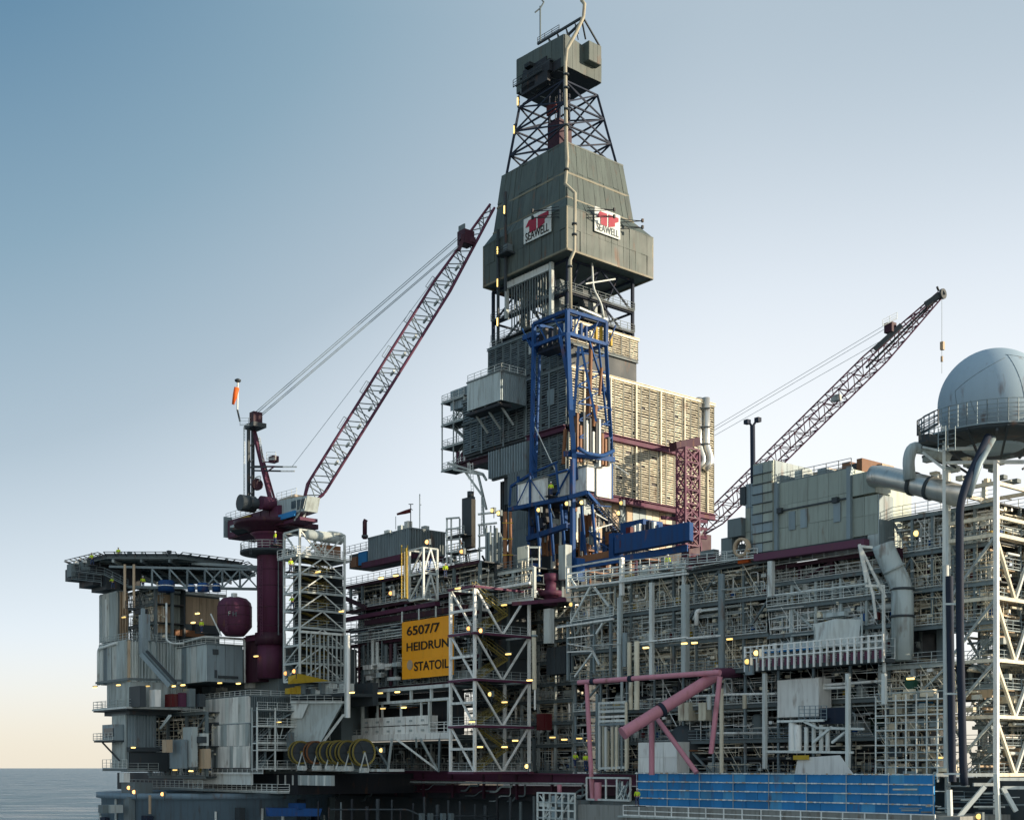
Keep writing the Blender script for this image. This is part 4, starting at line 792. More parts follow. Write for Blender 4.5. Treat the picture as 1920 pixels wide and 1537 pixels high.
def module(name, label, cat, g, a0, a1, dep, zs, ncol, seed=1, pipes=8, verts=8, loops=4, eq=4, col='steel_light', deck='grating', back='steel_dark', b0=0, rail=True, brace=.35, railmod=1, fine=110, T=None, beamc=None, colw=.42, cabinets=True, thick=1.0, decks=None, pcol=None, backwall=True, ends=True, maxr=.26, beamh=.45):
    global rnd
    old = rnd; rnd = random.Random(seed)
    T = T or thing(name, label, cat, g.pt(a0, b0, zs[0]))
    L = a1 - a0; pc = pcol or PCOL; beamc = beamc or col
    if backwall: gbox(g, a0, a1, b0 + dep, b0 + dep + .3, zs[0], zs[-1], back, 'bulkhead', T)
    if ends: gbox(g, a0 + .3, a0 + .6, b0 + dep * .35, b0 + dep, zs[0], zs[-1], back, 'bulkhead', T); gbox(g, a1 - .4, a1 - .1, b0 + dep * .35, b0 + dep, zs[0], zs[-1], back, 'bulkhead', T)
    ca = [a0 + L * i / ncol for i in range(ncol + 1)]
    for a in ca:
        bm_(g.pt(a, b0 + .15, zs[0]), g.pt(a, b0 + .15, zs[-1]), colw * thick, col, 'column', T)
        bm_(g.pt(a + .1, b0 + dep * .6, zs[0]), g.pt(a + .1, b0 + dep * .6, zs[-1]), colw * thick, 'steel_mid', 'column', T)
    for li, zz in enumerate(zs):
        if decks is None or li in decks: gbox(g, a0, a1, b0 + .02, b0 + dep, zz - .12, zz + .04, deck, 'deck', T)
        bm_(g.pt(a0 - .1, b0 - .05, zz - .15), g.pt(a1 + .1, b0 - .05, zz - .15), .22, beamc, 'edge_beam', T, beamh, 'ibeam')
        if rail and li % railmod == 0: railing([g.pt(a0, b0 - .25, zz + .1), g.pt(a1, b0 - .25, zz + .1)], T, rnd.choice(['steel_light', 'steel', 'steel_light', 'grey_and_louvre_shade']), w=.06)
        if li == len(zs) - 1: break
        h = zs[li + 1] - zz
        for i in range(ncol):
            if rnd.random() < brace:
                p, q = (g.pt(ca[i], b0 + .2, zz), g.pt(ca[i + 1], b0 + .2, zz + h - .3)); r_, s_ = (g.pt(ca[i + 1], b0 + .2, zz), g.pt(ca[i], b0 + .2, zz + h - .3))
                if rnd.random() < .5: mem(p, q, .24, col, 'brace', T, 'beam')
                else: mem(r_, s_, .24, col, 'brace', T, 'beam')
        for i in range(pipes):
            b = b0 + rnd.uniform(.4, dep * .75); r = rnd.choice([.06, .08, .1, .14, .18, maxr]); z_ = zz + h * (1 - rnd.random() ** 1.8 * .9) - .3
            s0 = a0 + rnd.random() ** 2 * L * .5; s1 = a1 - rnd.random() ** 2 * L * .5
            if rnd.random() < .55:
                pm = rnd.choice(pc); po = mem(g.pt(s0, b, z_), g.pt(s1, b, z_), r, pm, 'pipe', T, 'cyl8')
                if r > .12 and po:
                    for q in range(rnd.randint(1, 4)):
                        c = s0 + (s1 - s0) * rnd.random(); mem(g.pt(c, b, z_), g.pt(c + .16, b, z_), r * 1.45, rnd.choice([pm, 'steel_mid', 'steel_dark']), 'flange', po, 'cyl8')
                        if rnd.random() < .3: mem(g.pt(c + .4, b, z_), g.pt(c + .4, b, z_ + r + .45), .07, pm, 'valve_stem', po, 'cyl8')
            else:
                dz = rnd.uniform(.6, h * .7) * (-1 if z_ - zz > h * .5 else 1); m_ = rnd.uniform(s0, s1)
                tube([g.pt(s0, b, z_), g.pt(m_, b, z_), g.pt(m_, b, max(zz + .2, z_ + dz)), g.pt(s1, b, max(zz + .2, z_ + dz))], r, rnd.choice(pc), 'pipe', T, 7, .4)
        for i in range(verts):
            a = rnd.uniform(a0 + .3, a1 - .3); b = b0 + rnd.uniform(.2, dep * .6); r = rnd.choice([.07, .1, .14, .2, maxr])
            pm = rnd.choice(pc); po = mem(g.pt(a, b, zz), g.pt(a, b, zz + h * rnd.choice([1, 1, .7, .5])), r, pm, 'riser', T, 'cyl8')
            if r > .12: c = zz + h * rnd.uniform(.1, .5); mem(g.pt(a, b, c), g.pt(a, b, c + .16), r * 1.5, rnd.choice([pm, 'steel_dark', 'steel_mid']), 'flange', po, 'cyl8')
        for i in range(loops):
            a = rnd.uniform(a0 + .5, a1 - 2); b = b0 + rnd.uniform(.2, dep * .4); z_ = zz + h * rnd.uniform(.3, .8); w = rnd.uniform(.6, 2); q = rnd.uniform(.5, h * .5)
            tube([g.pt(a, b, zz + .1), g.pt(a, b, z_), g.pt(a + w, b, z_), g.pt(a + w, b + .5, max(zz + .1, z_ - q))], rnd.choice([.06, .09, .13]), rnd.choice(pc), 'pipe_loop', T, 6, .35)
            gbox(g, a - .22, a + .22, b - .22, b + .22, zz + .6, zz + rnd.uniform(.9, 1.5), rnd.choice(['steel_light', 'red', 'steel_mid', 'blue', 'yellow']), 'valve', T)
        if h > 1.6:
            for i in range(eq): equipment(T, g, rnd.uniform(a0 + .4, a1 - 3), b0 + rnd.uniform(.5, dep * .5), zz + .05, h - .5)
        if fine:
            ft = MB()
            for i in range(fine):
                a = rnd.uniform(a0, a1); b = b0 + rnd.uniform(-.15, dep * .35); z_ = zz + rnd.uniform(.1, h); q = rnd.random(); Lh = min(a1 - a, rnd.uniform(1, 7)); w_ = rnd.uniform(.04, .085)
                if q < .5: ft.bar(g.pt(a, b, z_), g.pt(a + Lh, b, z_ + (0 if rnd.random() < .7 else rnd.uniform(-.3, .3))), w_)
                elif q < .82: ft.bar(g.pt(a, b, zz), g.pt(a, b, min(zz + h, z_ + 1)), w_)
                elif q < .92: ft.bar(g.pt(a, b, zz), g.pt(min(a1, a + h * .7), b, zz + h), w_)
                else: ft.bar(g.pt(a, b, z_), g.pt(a, b + 2.5, z_), w_)
            ft.build('scaffold_tubes', rnd.choice(['steel_light', 'white_paint', 'cream']), T)['kind'] = 'stuff'
            ft = MB()
            for i in range(fine // 3):
                a = rnd.uniform(a0, a1 - .6); b = b0 + rnd.uniform(0, dep * .4); z_ = zz + rnd.uniform(.2, h - .3); ft.bar(g.pt(a, b, z_), g.pt(a + rnd.uniform(.2, .7), b, z_), rnd.uniform(.15, .4))
            ft.build('fittings', rnd.choice(['steel_light', 'louvre', 'white_paint']), T)['kind'] = 'stuff'
        if rnd.random() < .8:
            b = b0 + rnd.uniform(.3, 1.4); z_ = zz + h - rnd.uniform(.5, 1.1); tb = MB(); tb.bar(g.pt(a0, b, z_), g.pt(a1, b, z_), .12); tb.bar(g.pt(a0, b + .6, z_), g.pt(a1, b + .6, z_), .12)
            for k in range(int(L / .8)): tb.bar(g.pt(a0 + k * .8, b, z_ - .04), g.pt(a0 + k * .8, b + .6, z_ - .04), .09)
            tb.build('cable_tray', rnd.choice(['silver', 'steel_light', 'steel']), T)
    rnd = old
    return T
def lamp(px, py, D, lab, grp, kind='strip', w=1.1, m='lamp_warm'):
    g = G(px, D); z = g.z(py)
    t = thing('strip_lamp' if kind == 'strip' else 'floodlight', lab, 'lamp', g.pt(0, 0, z), grp)
    if kind == 'strip':
        gbox(g, -w / 2 - .1, w / 2 + .1, -.15, .25, z + .1, z + .24, 'steel_mid', 'housing', t); gbox(g, -w / 2, w / 2, -.16, .16, z - .08, z + .1, m, 'tube', t)
    else:
        gbox(g, -.38, .38, .0, .4, z - .36, z + .42, 'steel_mid', 'housing', t); lathe(g.pt(0, -.02, z), [(.26, 0), (.28, .1), (.1, .18)], m, 'lens', t, 12, axis=(-U * .6 - V * .6).normalized())
        mem(g.pt(0, .3, z - 1.0), g.pt(0, .3, z - .3), .06, 'steel_dark', 'bracket', t)
    return t
# ================================================================ LEFT: hull, helideck, accommodation and utility blocks
hc = P(408, 1500, 214); hc.z = -3
hl = thing('hull_column', 'broad pale blue grey hull column under the left end of the platform', 'hull', hc)
lathe(hc, [(18.4, 0), (18.4, P(0, 1498, 200).z + 3), (19.2, P(0, 1496, 200).z + 3), (19.2, P(0, 1486, 200).z + 3)], 'hull_paint', 'column_shell', hl, 72)
for i in range(22):
    t = R(150 + i * 11); c = Vector((hc.x + 18.6 * math.cos(t), hc.y + 18.6 * math.sin(t), 0)); k = rnd.random()
    if k < .5: mem(c + Z * 12, c + Z * (P(0, 1496, 200).z - rnd.uniform(0, 3)), rnd.uniform(.12, .3), rnd.choice(['steel_light', 'steel_dark', 'steel']), 'riser_pipe', hl)
    else: g_ = G(0, 0.0001); g_.O = Vector((c.x, c.y, 0)); gbox(g_, -1, 1, -.6, .4, 19, rnd.uniform(21, 25.6), rnd.choice(['steel_dark', 'steel_mid', 'navy']), 'fender', hl)
for px, m in ((200, 'steel_mid'), (214, 'steel')): gbox(G(px, 197), -1, .8, -1, 1, P(0, 1523, 197).z, P(0, 1508, 197).z, m, 'landing', hl)
mem(P(281, 1525, 194.4), P(281, 1490, 194.4), .22, 'beige', 'riser_pipe', hl)
# main deck base: dark underdeck + purple girders
GB = G(1180, 168)
bd = thing('main_deck', 'long dark main deck with purple edge girders above the hull', 'deck', GB.pt(0, 0, 25))
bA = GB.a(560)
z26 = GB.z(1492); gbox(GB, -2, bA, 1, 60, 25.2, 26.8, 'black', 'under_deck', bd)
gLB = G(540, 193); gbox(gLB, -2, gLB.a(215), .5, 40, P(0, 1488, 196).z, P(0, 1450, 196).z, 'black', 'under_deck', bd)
bm_(GB.pt(-2, .2, GB.z(1462)), GB.pt(bA, .2, GB.z(1448, bA)), 1.3, 'purple', 'edge_girder', bd, 1.4, 'ibeam'); bm_(GB.pt(-2, .8, GB.z(1483)), GB.pt(bA - 10, .8, GB.z(1474, bA)), .9, 'purple_dark', 'edge_girder', bd, 1.2, 'ibeam')
for i in range(11): a = bA * i / 11; bm_(GB.pt(a, .1, 25.4), GB.pt(a, .1, 29), .35, 'purple_dark', 'girder_stiffener', bd)
mem(GB.pt(8, -.5, GB.z(1470)), GB.pt(bA - 6, -.5, GB.z(1463, bA)), .14, 'steel', 'pipe', bd)
for i in range(16):
    a = rnd.uniform(2, bA - 2); z_ = rnd.uniform(25, 27.5); w = rnd.uniform(2, 8)
    tube([GB.pt(a, .3, 27.8), GB.pt(a, .3, z_), GB.pt(a + w * .5, .3, z_), GB.pt(a + w * .7, .3, z_ - .8), GB.pt(a + w, .3, z_ - .8)], rnd.choice([.08, .12, .16]), rnd.choice(['steel', 'steel_mid', 'steel_mid']), 'pipe', bd, 7, .5)
# under the deck: dark hull between the columns with pipes
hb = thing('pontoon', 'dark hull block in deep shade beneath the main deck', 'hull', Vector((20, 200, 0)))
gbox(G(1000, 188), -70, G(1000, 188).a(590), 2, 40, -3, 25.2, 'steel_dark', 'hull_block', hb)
for i in range(26):
    px = 600 + i * 22 + rnd.uniform(-6, 6); D_ = 183; mem(P(px, 1545, D_), P(px, rnd.uniform(1492, 1515), D_), rnd.uniform(.1, .3), rnd.choice(['black', 'steel_dark', 'steel_dark', 'steel_mid']), 'riser_pipe', hb)
for y in (1517,): tube([P(620, y, 181), P(720 + y % 7 * 9, y, 181), P(790, y + 12, 181), P(930, y + 12, 181)], .12, 'steel_dark', 'pipe', hb, 7, .6)
for px in (790, 806, 830, 845): gbox(G(px, 180), 0, .6, 0, .6, P(0, 1540, 180).z, P(0, 1524, 180).z, 'steel_mid', 'valve_box', hb)
lb_ = thing('rescue_boat', 'small blue rescue boat hull slung in the shade below the deck', 'boat', P(560, 1520, 190))
c0 = P(498, 1518, 190); c1_ = P(604, 1518, 190); dd = (c1_ - c0)
prism([c0 + dd * .06 - Z * .9, c0 + dd * .96 - Z * .9, c0 + dd * .96 - Z * .9 + V * .8, c0 + dd * .06 - Z * .9 + V * .8], [c0 + Z * .35, c1_ + Z * .2, c1_ + Z * .2 + V * 1.6 + U, c0 + Z * .35 + V * 1.6 + U], 'blue', 'boat_hull', lb_)
gbox(G(560, 189.5), 0, 3, 0, 1.2, c0.z + .2, c0.z + 1.0, 'blue', 'wheelhouse', lb_)

# ---- helideck
hk = thing('helideck', 'large dark eight-sided helicopter deck on trusses at the far left', 'helideck', P(305, 1100, 212))
hcen = P(310, 1064, 216); rz = hcen.z
oct_ = [hcen + Vector((math.cos(R(22.5 + 45 * i)), math.sin(R(22.5 + 45 * i)), 0)) * 14.6 for i in range(8)]
oct0 = [p - Z * .3 for p in oct_]
prism(oct0, [p + Z * .1 for p in oct_], 'steel_dark', 'landing_deck', hk)
for i in range(8):
    p, q = oct_[i], oct_[(i + 1) % 8]; o = ((p + q) / 2 - hcen); o.z = 0; o.normalize()
    bm_(p - Z * .5, q - Z * .5, .3, 'steel_mid', 'rim_beam', hk, .4, 'ibeam')
    b = MB(); n = 7
    for k in range(n + 1): r_ = p.lerp(q, k / n); b.bar(r_ - Z * .3, r_ + o * 1.5 + Z * .15, .12)
    b.bar(p + o * 1.5 + Z * .15, q + o * 1.5 + Z * .15, .1); b.bar(p + o * .8 - Z * .05, q + o * .8 - Z * .05, .08); b.build('safety_net_frame', 'steel_dark', hk)
    for k in (.2, .5, .8):
        r_ = p.lerp(q, k); bm_(r_ + Z * .1, r_ + Z * .35, .3, 'steel_light', 'deck_light', hk)
for k in range(-6, 7):
    w_ = 14.2 if abs(k) < 3 else 14.2 - (abs(k) - 2.4) * 2.6
    bm_(hcen + Vector((-w_, k * 2.2, -.6)), hcen + Vector((w_, k * 2.2, -.6)), .28, rnd.choice(['steel', 'steel_mid', 'grey_and_louvre_shade', 'steel_dark']), 'floor_beam', hk, .45)
    if k % 2 == 0: bm_(hcen + Vector((k * 2.2, -w_, -1.1)), hcen + Vector((k * 2.2, w_, -1.1)), .3, rnd.choice(['steel', 'steel_mid']), 'floor_girder', hk, .5)
# truss beneath
for j, off in enumerate((-4, 0, 5)):
    p, q = P(205, 1062, 207 + off), P(484, 1068, 207 + off)
    tz = 3.4
    bm_(p, q, .35, 'grey_and_louvre_shade' if j == 0 else 'steel_dark', 'truss_chord', hk)
    bm_(P(240, 1100, 207 + off), P(484, 1104, 207 + off), .4, 'steel_mid', 'truss_chord', hk)
    for k in range(7):
        x = 285 + k * 33; bm_(P(x, 1064, 207 + off), P(x, 1104, 207 + off), .24, 'grey_and_louvre_shade' if j == 0 else 'steel_dark', 'truss_post', hk)
        if k < 6: bm_(P(x, 1066, 207 + off), P(x + 33, 1102, 207 + off), .22, 'grey_and_louvre_shade' if j == 0 else 'steel_dark', 'truss_brace', hk); (k > 2) and bm_(P(x + 33, 1066, 207 + off), P(x, 1102, 207 + off), .22, 'grey_and_louvre_shade' if j == 0 else 'steel_dark', 'truss_brace', hk)
bm_(P(360, 1056, 205.5), P(484, 1063, 204), .45, 'grey_and_louvre_shade', 'truss_chord', hk)
g_ = G(246, 200)
for px, w, y0, y1, m in ((150, 22, 1062, 1084, 'steel_dark'), (180, 26, 1056, 1096, 'black'), (205, 28, 1066, 1104, 'steel_dark'), (160, 18, 1052, 1068, 'steel_mid'), (240, 30, 1058, 1100, 'black'), (140, 9, 1056, 1080, 'steel_mid')):
    gg = G(px, 206); gbox(gg, 0, gg.a(px - w), -.5, 2.2, gg.z(y1), gg.z(y0), m, 'deck_outrigger', hk)
for px, y in ((143, 1052), (158, 1050), (188, 1046), (208, 1041), (243, 1034), (256, 1038), (317, 1032), (300, 1042), (355, 1040)):
    gg = G(px, 206); mem(gg.pt(0, 0, gg.z(1062)), gg.pt(0, 0, gg.z(y)), .16, 'steel_dark', 'rim_post', hk); gbox(gg, -.3, .3, -.3, .3, gg.z(y + 5), gg.z(y), rnd.choice(['steel_dark', 'steel_mid', 'white_paint']), 'rim_fitting', hk)
railing([P(134, 1086, 205), P(190, 1092, 203), P(190, 1100, 203)], hk, 'steel_mid'); railing([P(134, 1070, 205), P(196, 1078, 203), P(240, 1100, 202)], hk, 'steel_mid')
for px in (268, 281): pass
core = thing('accommodation_core', 'dark inner structure behind the pale buildings of the left end', 'building', P(420, 1450, 214))
gc_ = G(470, 204); gbox(gc_, -9, gc_.a(300), 0, 14, gc_.z(1460), gc_.z(1215), 'steel_mid', 'core_block', core); gc2 = G(292, 212); gbox(gc2, 0, gc2.a(250), 0, 9, gc2.z(1440), gc2.z(1110), 'steel_dark', 'core_block', core)
gc3 = G(640, 199); gbox(gc3, 0, gc3.a(470), 0, 5, gc3.z(1450), gc3.z(1282), 'steel_mid', 'core_block', core)
for i in range(60):
    px = rnd.uniform(320, 640); g0 = gc_ if px < 480 else gc3; a = g0.a(px, -.4); y = rnd.uniform(1282, 1440) if px > 455 else rnd.uniform(1282, 1330)
    if i % 2: mem(g0.pt(a, -.4, g0.z(y)), g0.pt(a, -.4, g0.z(y - rnd.uniform(10, 40))), rnd.choice([.08, .14, .2]), rnd.choice(['steel', 'steel_light', 'steel_mid']), 'pipe', core)
    else: gbox(g0, a, a + rnd.uniform(.6, 2.2), -1, 0, g0.z(y), g0.z(y - rnd.uniform(5, 16)), rnd.choice(['steel_mid', 'steel', 'corr_blue', 'navy', 'steel_light']), 'cabinet', core)
# ---- left blocks
def W_(px, D): return G(px, D)
u1, gu, uA, uB, uz0, uz1 = block('utility_tower', 'pale ribbed plate tower at the far left under the helideck', 'building', 222, 205, 190, 238, 1108, 1200, ['cladding', 'steel_light', 'corr_blue'], 'beige', kind='cor3', pw=1.3, ph=12, t=.38)
mem(gu.pt(uA * .5, -.5, uz0), gu.pt(uA * .5, -.5, uz1 - 1), .3, 'steel_light', 'drain_pipe', u1)
u2 = thing('generator_house', 'warm beige plated building behind the stair at the left, under the helideck trusses', 'building', G(292, 207).pt(0, 0, 45))
gg = G(292, 207); B2 = gg.b(412)
gbox(gg, .05, 8, .05, B2, gg.z(1200), gg.z(1108), 'steel_mid', 'body', u2); clad(gg, 'R', 0, B2 * .22, 0, gg.z(1185), gg.z(1112), 1.2, 8, 'beige', u2); clad(gg, 'R', B2 * .22, B2 * .42, -.3, gg.z(1178), gg.z(1112), 1.4, 8, 'hvac', u2); clad(gg, 'R', B2 * .45, B2, 0, gg.z(1165), gg.z(1112), 1.3, 8, 'beige', u2)
clad(gg, 'L', 0, 4, 0, gg.z(1200), gg.z(1108), 1.3, 8, 'cladding', u2)
bm_(gg.pt(-.3, 0, gg.z(1106)), gg.pt(-.3, B2 + 1, gg.z(1106)), .5, 'steel_light', 'roof_edge', u2); railing([gg.pt(-.4, 0, gg.z(1105)), gg.pt(-.4, B2 + 1, gg.z(1105))], u2, 'steel')
gbox(gg, -1.4, -.2, B2 * .55, B2 * .95, gg.z(1182), gg.z(1166), 'steel_dark', 'duct', u2); gbox(gg, -1.2, -.2, B2 * .25, B2 * .7, gg.z(1190), gg.z(1178), 'rust', 'pump_skid', u2)
for i, (px, w, y0) in enumerate(((297, 30, 1088), (352, 14, 1095), (370, 22, 1093), (398, 16, 1094))):
    t = thing('blue_tank', ['large blue drum tank with white band beneath the helideck', 'smallest blue tank under the helideck truss', 'blue tank in the middle of the row under the truss', 'rightmost blue tank under the helideck truss'][i], 'tank', P(px + w / 2, 1108, 203))
    c = P(px + w / 2, 1109, 203); r_ = w / 2 / 2420 * 203; lathe(c, [(r_, 0), (r_, (1109 - y0) * .084 - .2), (r_ * .8, (1109 - y0) * .084)], 'blue', 'shell', t, 18); lathe(c + Z * .8, [(r_ + .03, 0), (r_ + .03, .15)], 'white_paint', 'band', t, 18)
# dark gap with pipes between tower and beige house
gap = module('stair_shaft', 'dark recess with tall pipes and ladder at the left, under the helideck', 'platform module', G(290, 205), 0, G(290, 205).a(236), 5, [P(0, y, 205).z for y in (1200, 1165, 1130, 1100)], 2, seed=3, pipes=3, verts=4, eq=1, loops=1, col='steel_mid', rail=False, ends=False)
for px in (234, 251): mem(P(px, 1140, 201), P(px, 1058, 201), .22, 'beige', 'riser', gap)
gbox(G(266, 200.5), 0, 2.6, 0, 1, P(0, 1148, 200).z, P(0, 1140, 200).z, 'black', 'platform', gap); railing([P(235, 1140, 200), P(266, 1140, 200)], gap, 'steel_dark')
gbox(G(270, 200), 0, 2, 0, 1, P(0, 1200, 200).z, P(0, 1150, 200).z, 'corr_blue', 'cabinet', gap); mem(P(268, 1225, 199.5), P(268, 1140, 199.5), .5, 'corr_blue', 'cable_duct', gap, 'beam')
# storage block
u3, g3_, A3_, B3_, z3a, z3b = block('plated_building', 'wide pale plated building with vertical ribs and a diagonal stair at the far left', 'building', 240, 200, 189, 328, 1200, 1278, ['cladding', 'steel_light', 'cladding', 'corr_blue'], ['cladding', 'steel_light', 'steel'], kind='cor3', pw=1.7, ph=9, t=.35)
for b in (0, B3_ * .5, B3_): bm_(g3_.pt(-.35, b, z3a), g3_.pt(-.35, b, z3b), .35, 'beige' if b == 0 else 'steel', 'pilaster', u3)
tube([g3_.pt(A3_, -.4, z3a), g3_.pt(A3_, -.4, z3b - .6), g3_.pt(A3_ * .3, -.4, z3b - .2)], .25, 'steel_light', 'drain_pipe', u3, 8, .8)
railing([g3_.pt(A3_, -.2, z3b), g3_.pt(0, -.2, z3b), g3_.pt(-.2, B3_, z3b)], u3, 'steel')
st = thing('diagonal_stair', 'blue grey covered stair descending diagonally across the pale plated building', 'stair', P(318, 1280, 197)); stair(P(268, 1222, 198), P(322, 1282, 196.5), st, V * .8, 'corr_blue', 1.4, 'stair_flight')
gbox(G(266, 198), 0, 1.2, 0, 1, P(0, 1225, 198).z, P(0, 1195, 198).z, 'corr_blue', 'landing', st); mem(P(266, 1226, 197.6), P(320, 1286, 196), .7, 'corr_blue', 'stringer', st, 'beam'); mem(P(275, 1220, 197.2), P(330, 1280, 195.6), .35, 'steel_dark', 'handrail', st, 'beam')
u4, g4, A4, B4, z4a, z4b = block('equipment_room', 'grey blue cubic room with pipe frame round its roof, left of the purple crane pedestal', 'building', 388, 197, 323, 455, 1206, 1277, ['cladding', 'corr_blue', 'steel_light'], 'corr_blue', pw=1.7, ph=9)
gbox(g4, -.25, -.1, B4 * .15, B4 * .3, z4b - 1.6, z4b - .8, 'steel_dark', 'vent', u4); gbox(g4, -.3, -.08, B4 * .3, B4 * .85, z4a + .6, z4a + 1.0, 'steel_dark', 'kick_rail', u4); gbox(g4, -.3, -.08, B4 * .2, B4 * .26, z4a + .6, z4a + 1.8, 'steel_dark', 'kick_rail', u4)
tube([g4.pt(A4, -.5, z4b + .4), g4.pt(0, -.5, z4b + 1.0), g4.pt(-.5, B4 + .1, z4b + 1.0), g4.pt(-.5, B4 + .1, z4a)], .18, 'steel_light', 'pipe_frame', u4, 8, .5)
railing([g4.pt(A4, -.2, z4b), g4.pt(0, -.2, z4b), g4.pt(-.2, B4, z4b)], u4, 'steel_light'); tube([P(312, 1130, 199), P(312, 1200, 199), P(322, 1206, 198), P(345, 1206, 198)], .16, 'steel_light', 'pipe', u4, 8, .6)
# purple vessel and box beside the pedestal
pv = thing('purple_vessel', 'rounded purple pressure vessel standing left of the purple crane pedestal', 'tank', P(440, 1192, 197)); c = P(440, 1192, 198); r_ = 2.62
lathe(c, [(r_ * .55, 0), (r_ * .75, .6), (r_, 1.4), (r_, 4.4), (r_ * .93, 5.1), (r_ * .7, 5.7), (r_ * .35, 5.95), (.1, 6)], 'purple', 'shell', pv, 36)
for zz in (1.5, 3.0, 4.4): lathe(c + Z * zz, [(r_ + .01, 0), (r_ + .04, .05), (r_ + .01, .1)], 'purple_dark', 'weld_band', pv, 36, caps=False)
ladder(P(424, 1184, 195.2), P(424, 1128, 195.2), pv, V, 'mauve', .5); text('F H', 1.0, 'steel_mid', 'lettering', pv, G(440, 194), 'R', -.6, 1.05, P(0, 1153, 194).z)
gbox(G(440, 196.6), -.1, .6, -.3, .4, c.z + 5.6, c.z + 6.4, 'steel_light', 'manhole', pv); mem(P(395, 1150, 196), P(415, 1192, 196), .2, 'steel_light', 'strut', pv, 'beam')
pbx = thing('purple_skid', 'dark purple box housing at the foot of the purple crane pedestal', 'housing', P(480, 1275, 197)); g_ = G(486, 198.5); gbox(g_, 0, g_.a(456), 0, 3, g_.z(1277), g_.z(1190), 'purple_dark', 'body', pbx); bm_(g_.pt(3, -.3, g_.z(1195)), g_.pt(-3, -.3, g_.z(1195)), .9, 'purple', 'top_beam', pbx)
# level y 1265-1330: gallery and lower blocks
gal = thing('left_gallery', 'long gallery deck with handrail running round the left end, level with the container roof', 'gallery', P(380, 1330, 195))
gl = G(236, 197.5); A5 = gl.a(175); B5 = gl.b(388)
gbox(gl, 0, A5, 0, 10, gl.z(1330), gl.z(1325), 'steel_dark', 'deck', gal); gbox(gl, -.2, 9, 0, B5, gl.z(1330), gl.z(1325), 'steel_dark', 'deck', gal)
gbox(gl, 1, A5 - 2, 1, 8, gl.z(1338), gl.z(1330), 'steel_dark', 'deck_frame', gal)
bm_(gl.pt(A5, -.1, gl.z(1326)), gl.pt(-.2, -.1, gl.z(1326)), .25, 'steel_light', 'edge_beam', gal); bm_(gl.pt(-.25, 0, gl.z(1326)), gl.pt(-.25, B5, gl.z(1326)), .25, 'steel_light', 'edge_beam', gal)
railing([gl.pt(A5, 6, gl.z(1325)), gl.pt(A5, 0, gl.z(1325)), gl.pt(0, 0, gl.z(1325)), gl.pt(-.2, B5, gl.z(1325))], gal, 'steel', h=1.25)
gbox(gl, .4, A5 - 3, 1.2, 7, gl.z(1325), gl.z(1276), 'cladding', 'lower_wall', gal); clad(gl, 'R', 1.4, B5 * .8, 1.6, gl.z(1325), gl.z(1276), 1.8, 9, ['cladding', 'cladding', 'steel'], gal, 'cor4', .18); clad(gl, 'L', .6, A5 - 3, 1.2, gl.z(1325), gl.z(1276), 2, 9, 'cladding', gal, 'cor4', .18)
bm_(gl.pt(A5, .5, gl.z(1272)), gl.pt(-.2, .5, gl.z(1272)), .35, 'steel_mid', 'upper_beam', gal); bm_(gl.pt(-.2, .5, gl.z(1272)), gl.pt(-.2, B5 * 1.1, gl.z(1270)), .35, 'steel_mid', 'upper_beam', gal)
for px, w, y0, m in ((338, 5, 1298, 'purple'), (322, 13, 1300, 'red'), (290, 10, 1292, 'white_paint'), (355, 12, 1290, 'steel_mid'), (262, 20, 1285, 'steel_dark'), (374, 10, 1300, 'steel_dark')):
    g_ = G(px, 195.5); gbox(g_, 0, g_.a(px - w), 0, 1, g_.z(1324), g_.z(y0), m, 'locker', gal)
u6, g6, A6, B6, z6a, z6b = block('lower_left_building', 'blue grey shaded building under the left gallery with pale corner column', 'building', 238, 200, 212, 292, 1338, 1445, 'cladding', 'corr_blue', kind='cor3', pw=1.6, ph=20, t=.2)
gbox(g6, -1, 3, 0, B6 * 1.05, P(0, 1408, 199).z, P(0, 1400, 199).z, 'steel_dark', 'canopy', u6); gbox(g6, -.6, 3, 0.3, B6 * 1.4, P(0, 1446, 199).z, P(0, 1409, 199).z, 'steel_dark', 'opening', u6)
railing([g6.pt(A6, -.3, P(0, 1444, 199).z), g6.pt(-1, -.3, P(0, 1444, 199).z), g6.pt(-1, B6, P(0, 1444, 199).z)], u6, 'steel')
cant = thing('cantilever_platform', 'small cantilevered platform with glazed lookout at the extreme left edge', 'platform', P(190, 1390, 200))
g_ = G(212, 199.5); A_ = g_.a(176); gbox(g_, 0, A_, 0, 2.2, g_.z(1390), g_.z(1387), 'steel_dark', 'deck', cant); gbox(g_, 0, A_ * .62, .2, 2, g_.z(1387), g_.z(1357), 'corr_blue', 'lookout', cant); gbox(g_, .2, A_ * .5, .05, .2, g_.z(1380), g_.z(1364), 'glass', 'window', cant)
railing([g_.pt(A_, 2, g_.z(1387)), g_.pt(A_, -.1, g_.z(1387)), g_.pt(0, -.1, g_.z(1387))], cant, 'steel_light'); mem(g_.pt(A_ - 1, 1, g_.z(1390)), g_.pt(0, 1, g_.z(1425)), .2, 'steel_dark', 'strut', cant, 'beam')
g_ = G(238, 199); A_ = g_.a(192)
lowp = thing('lower_left_landing', 'small railed landing low on the left edge just above the sea horizon', 'platform', g_.pt(0, 0, g_.z(1445))); gbox(g_, 0, A_, 0, 3, g_.z(1445), g_.z(1440), 'steel_mid', 'deck', lowp); railing([g_.pt(A_, 2, g_.z(1440)), g_.pt(A_, 0, g_.z(1440)), g_.pt(0, 0, g_.z(1440))], lowp, 'steel_light', h=1.4)
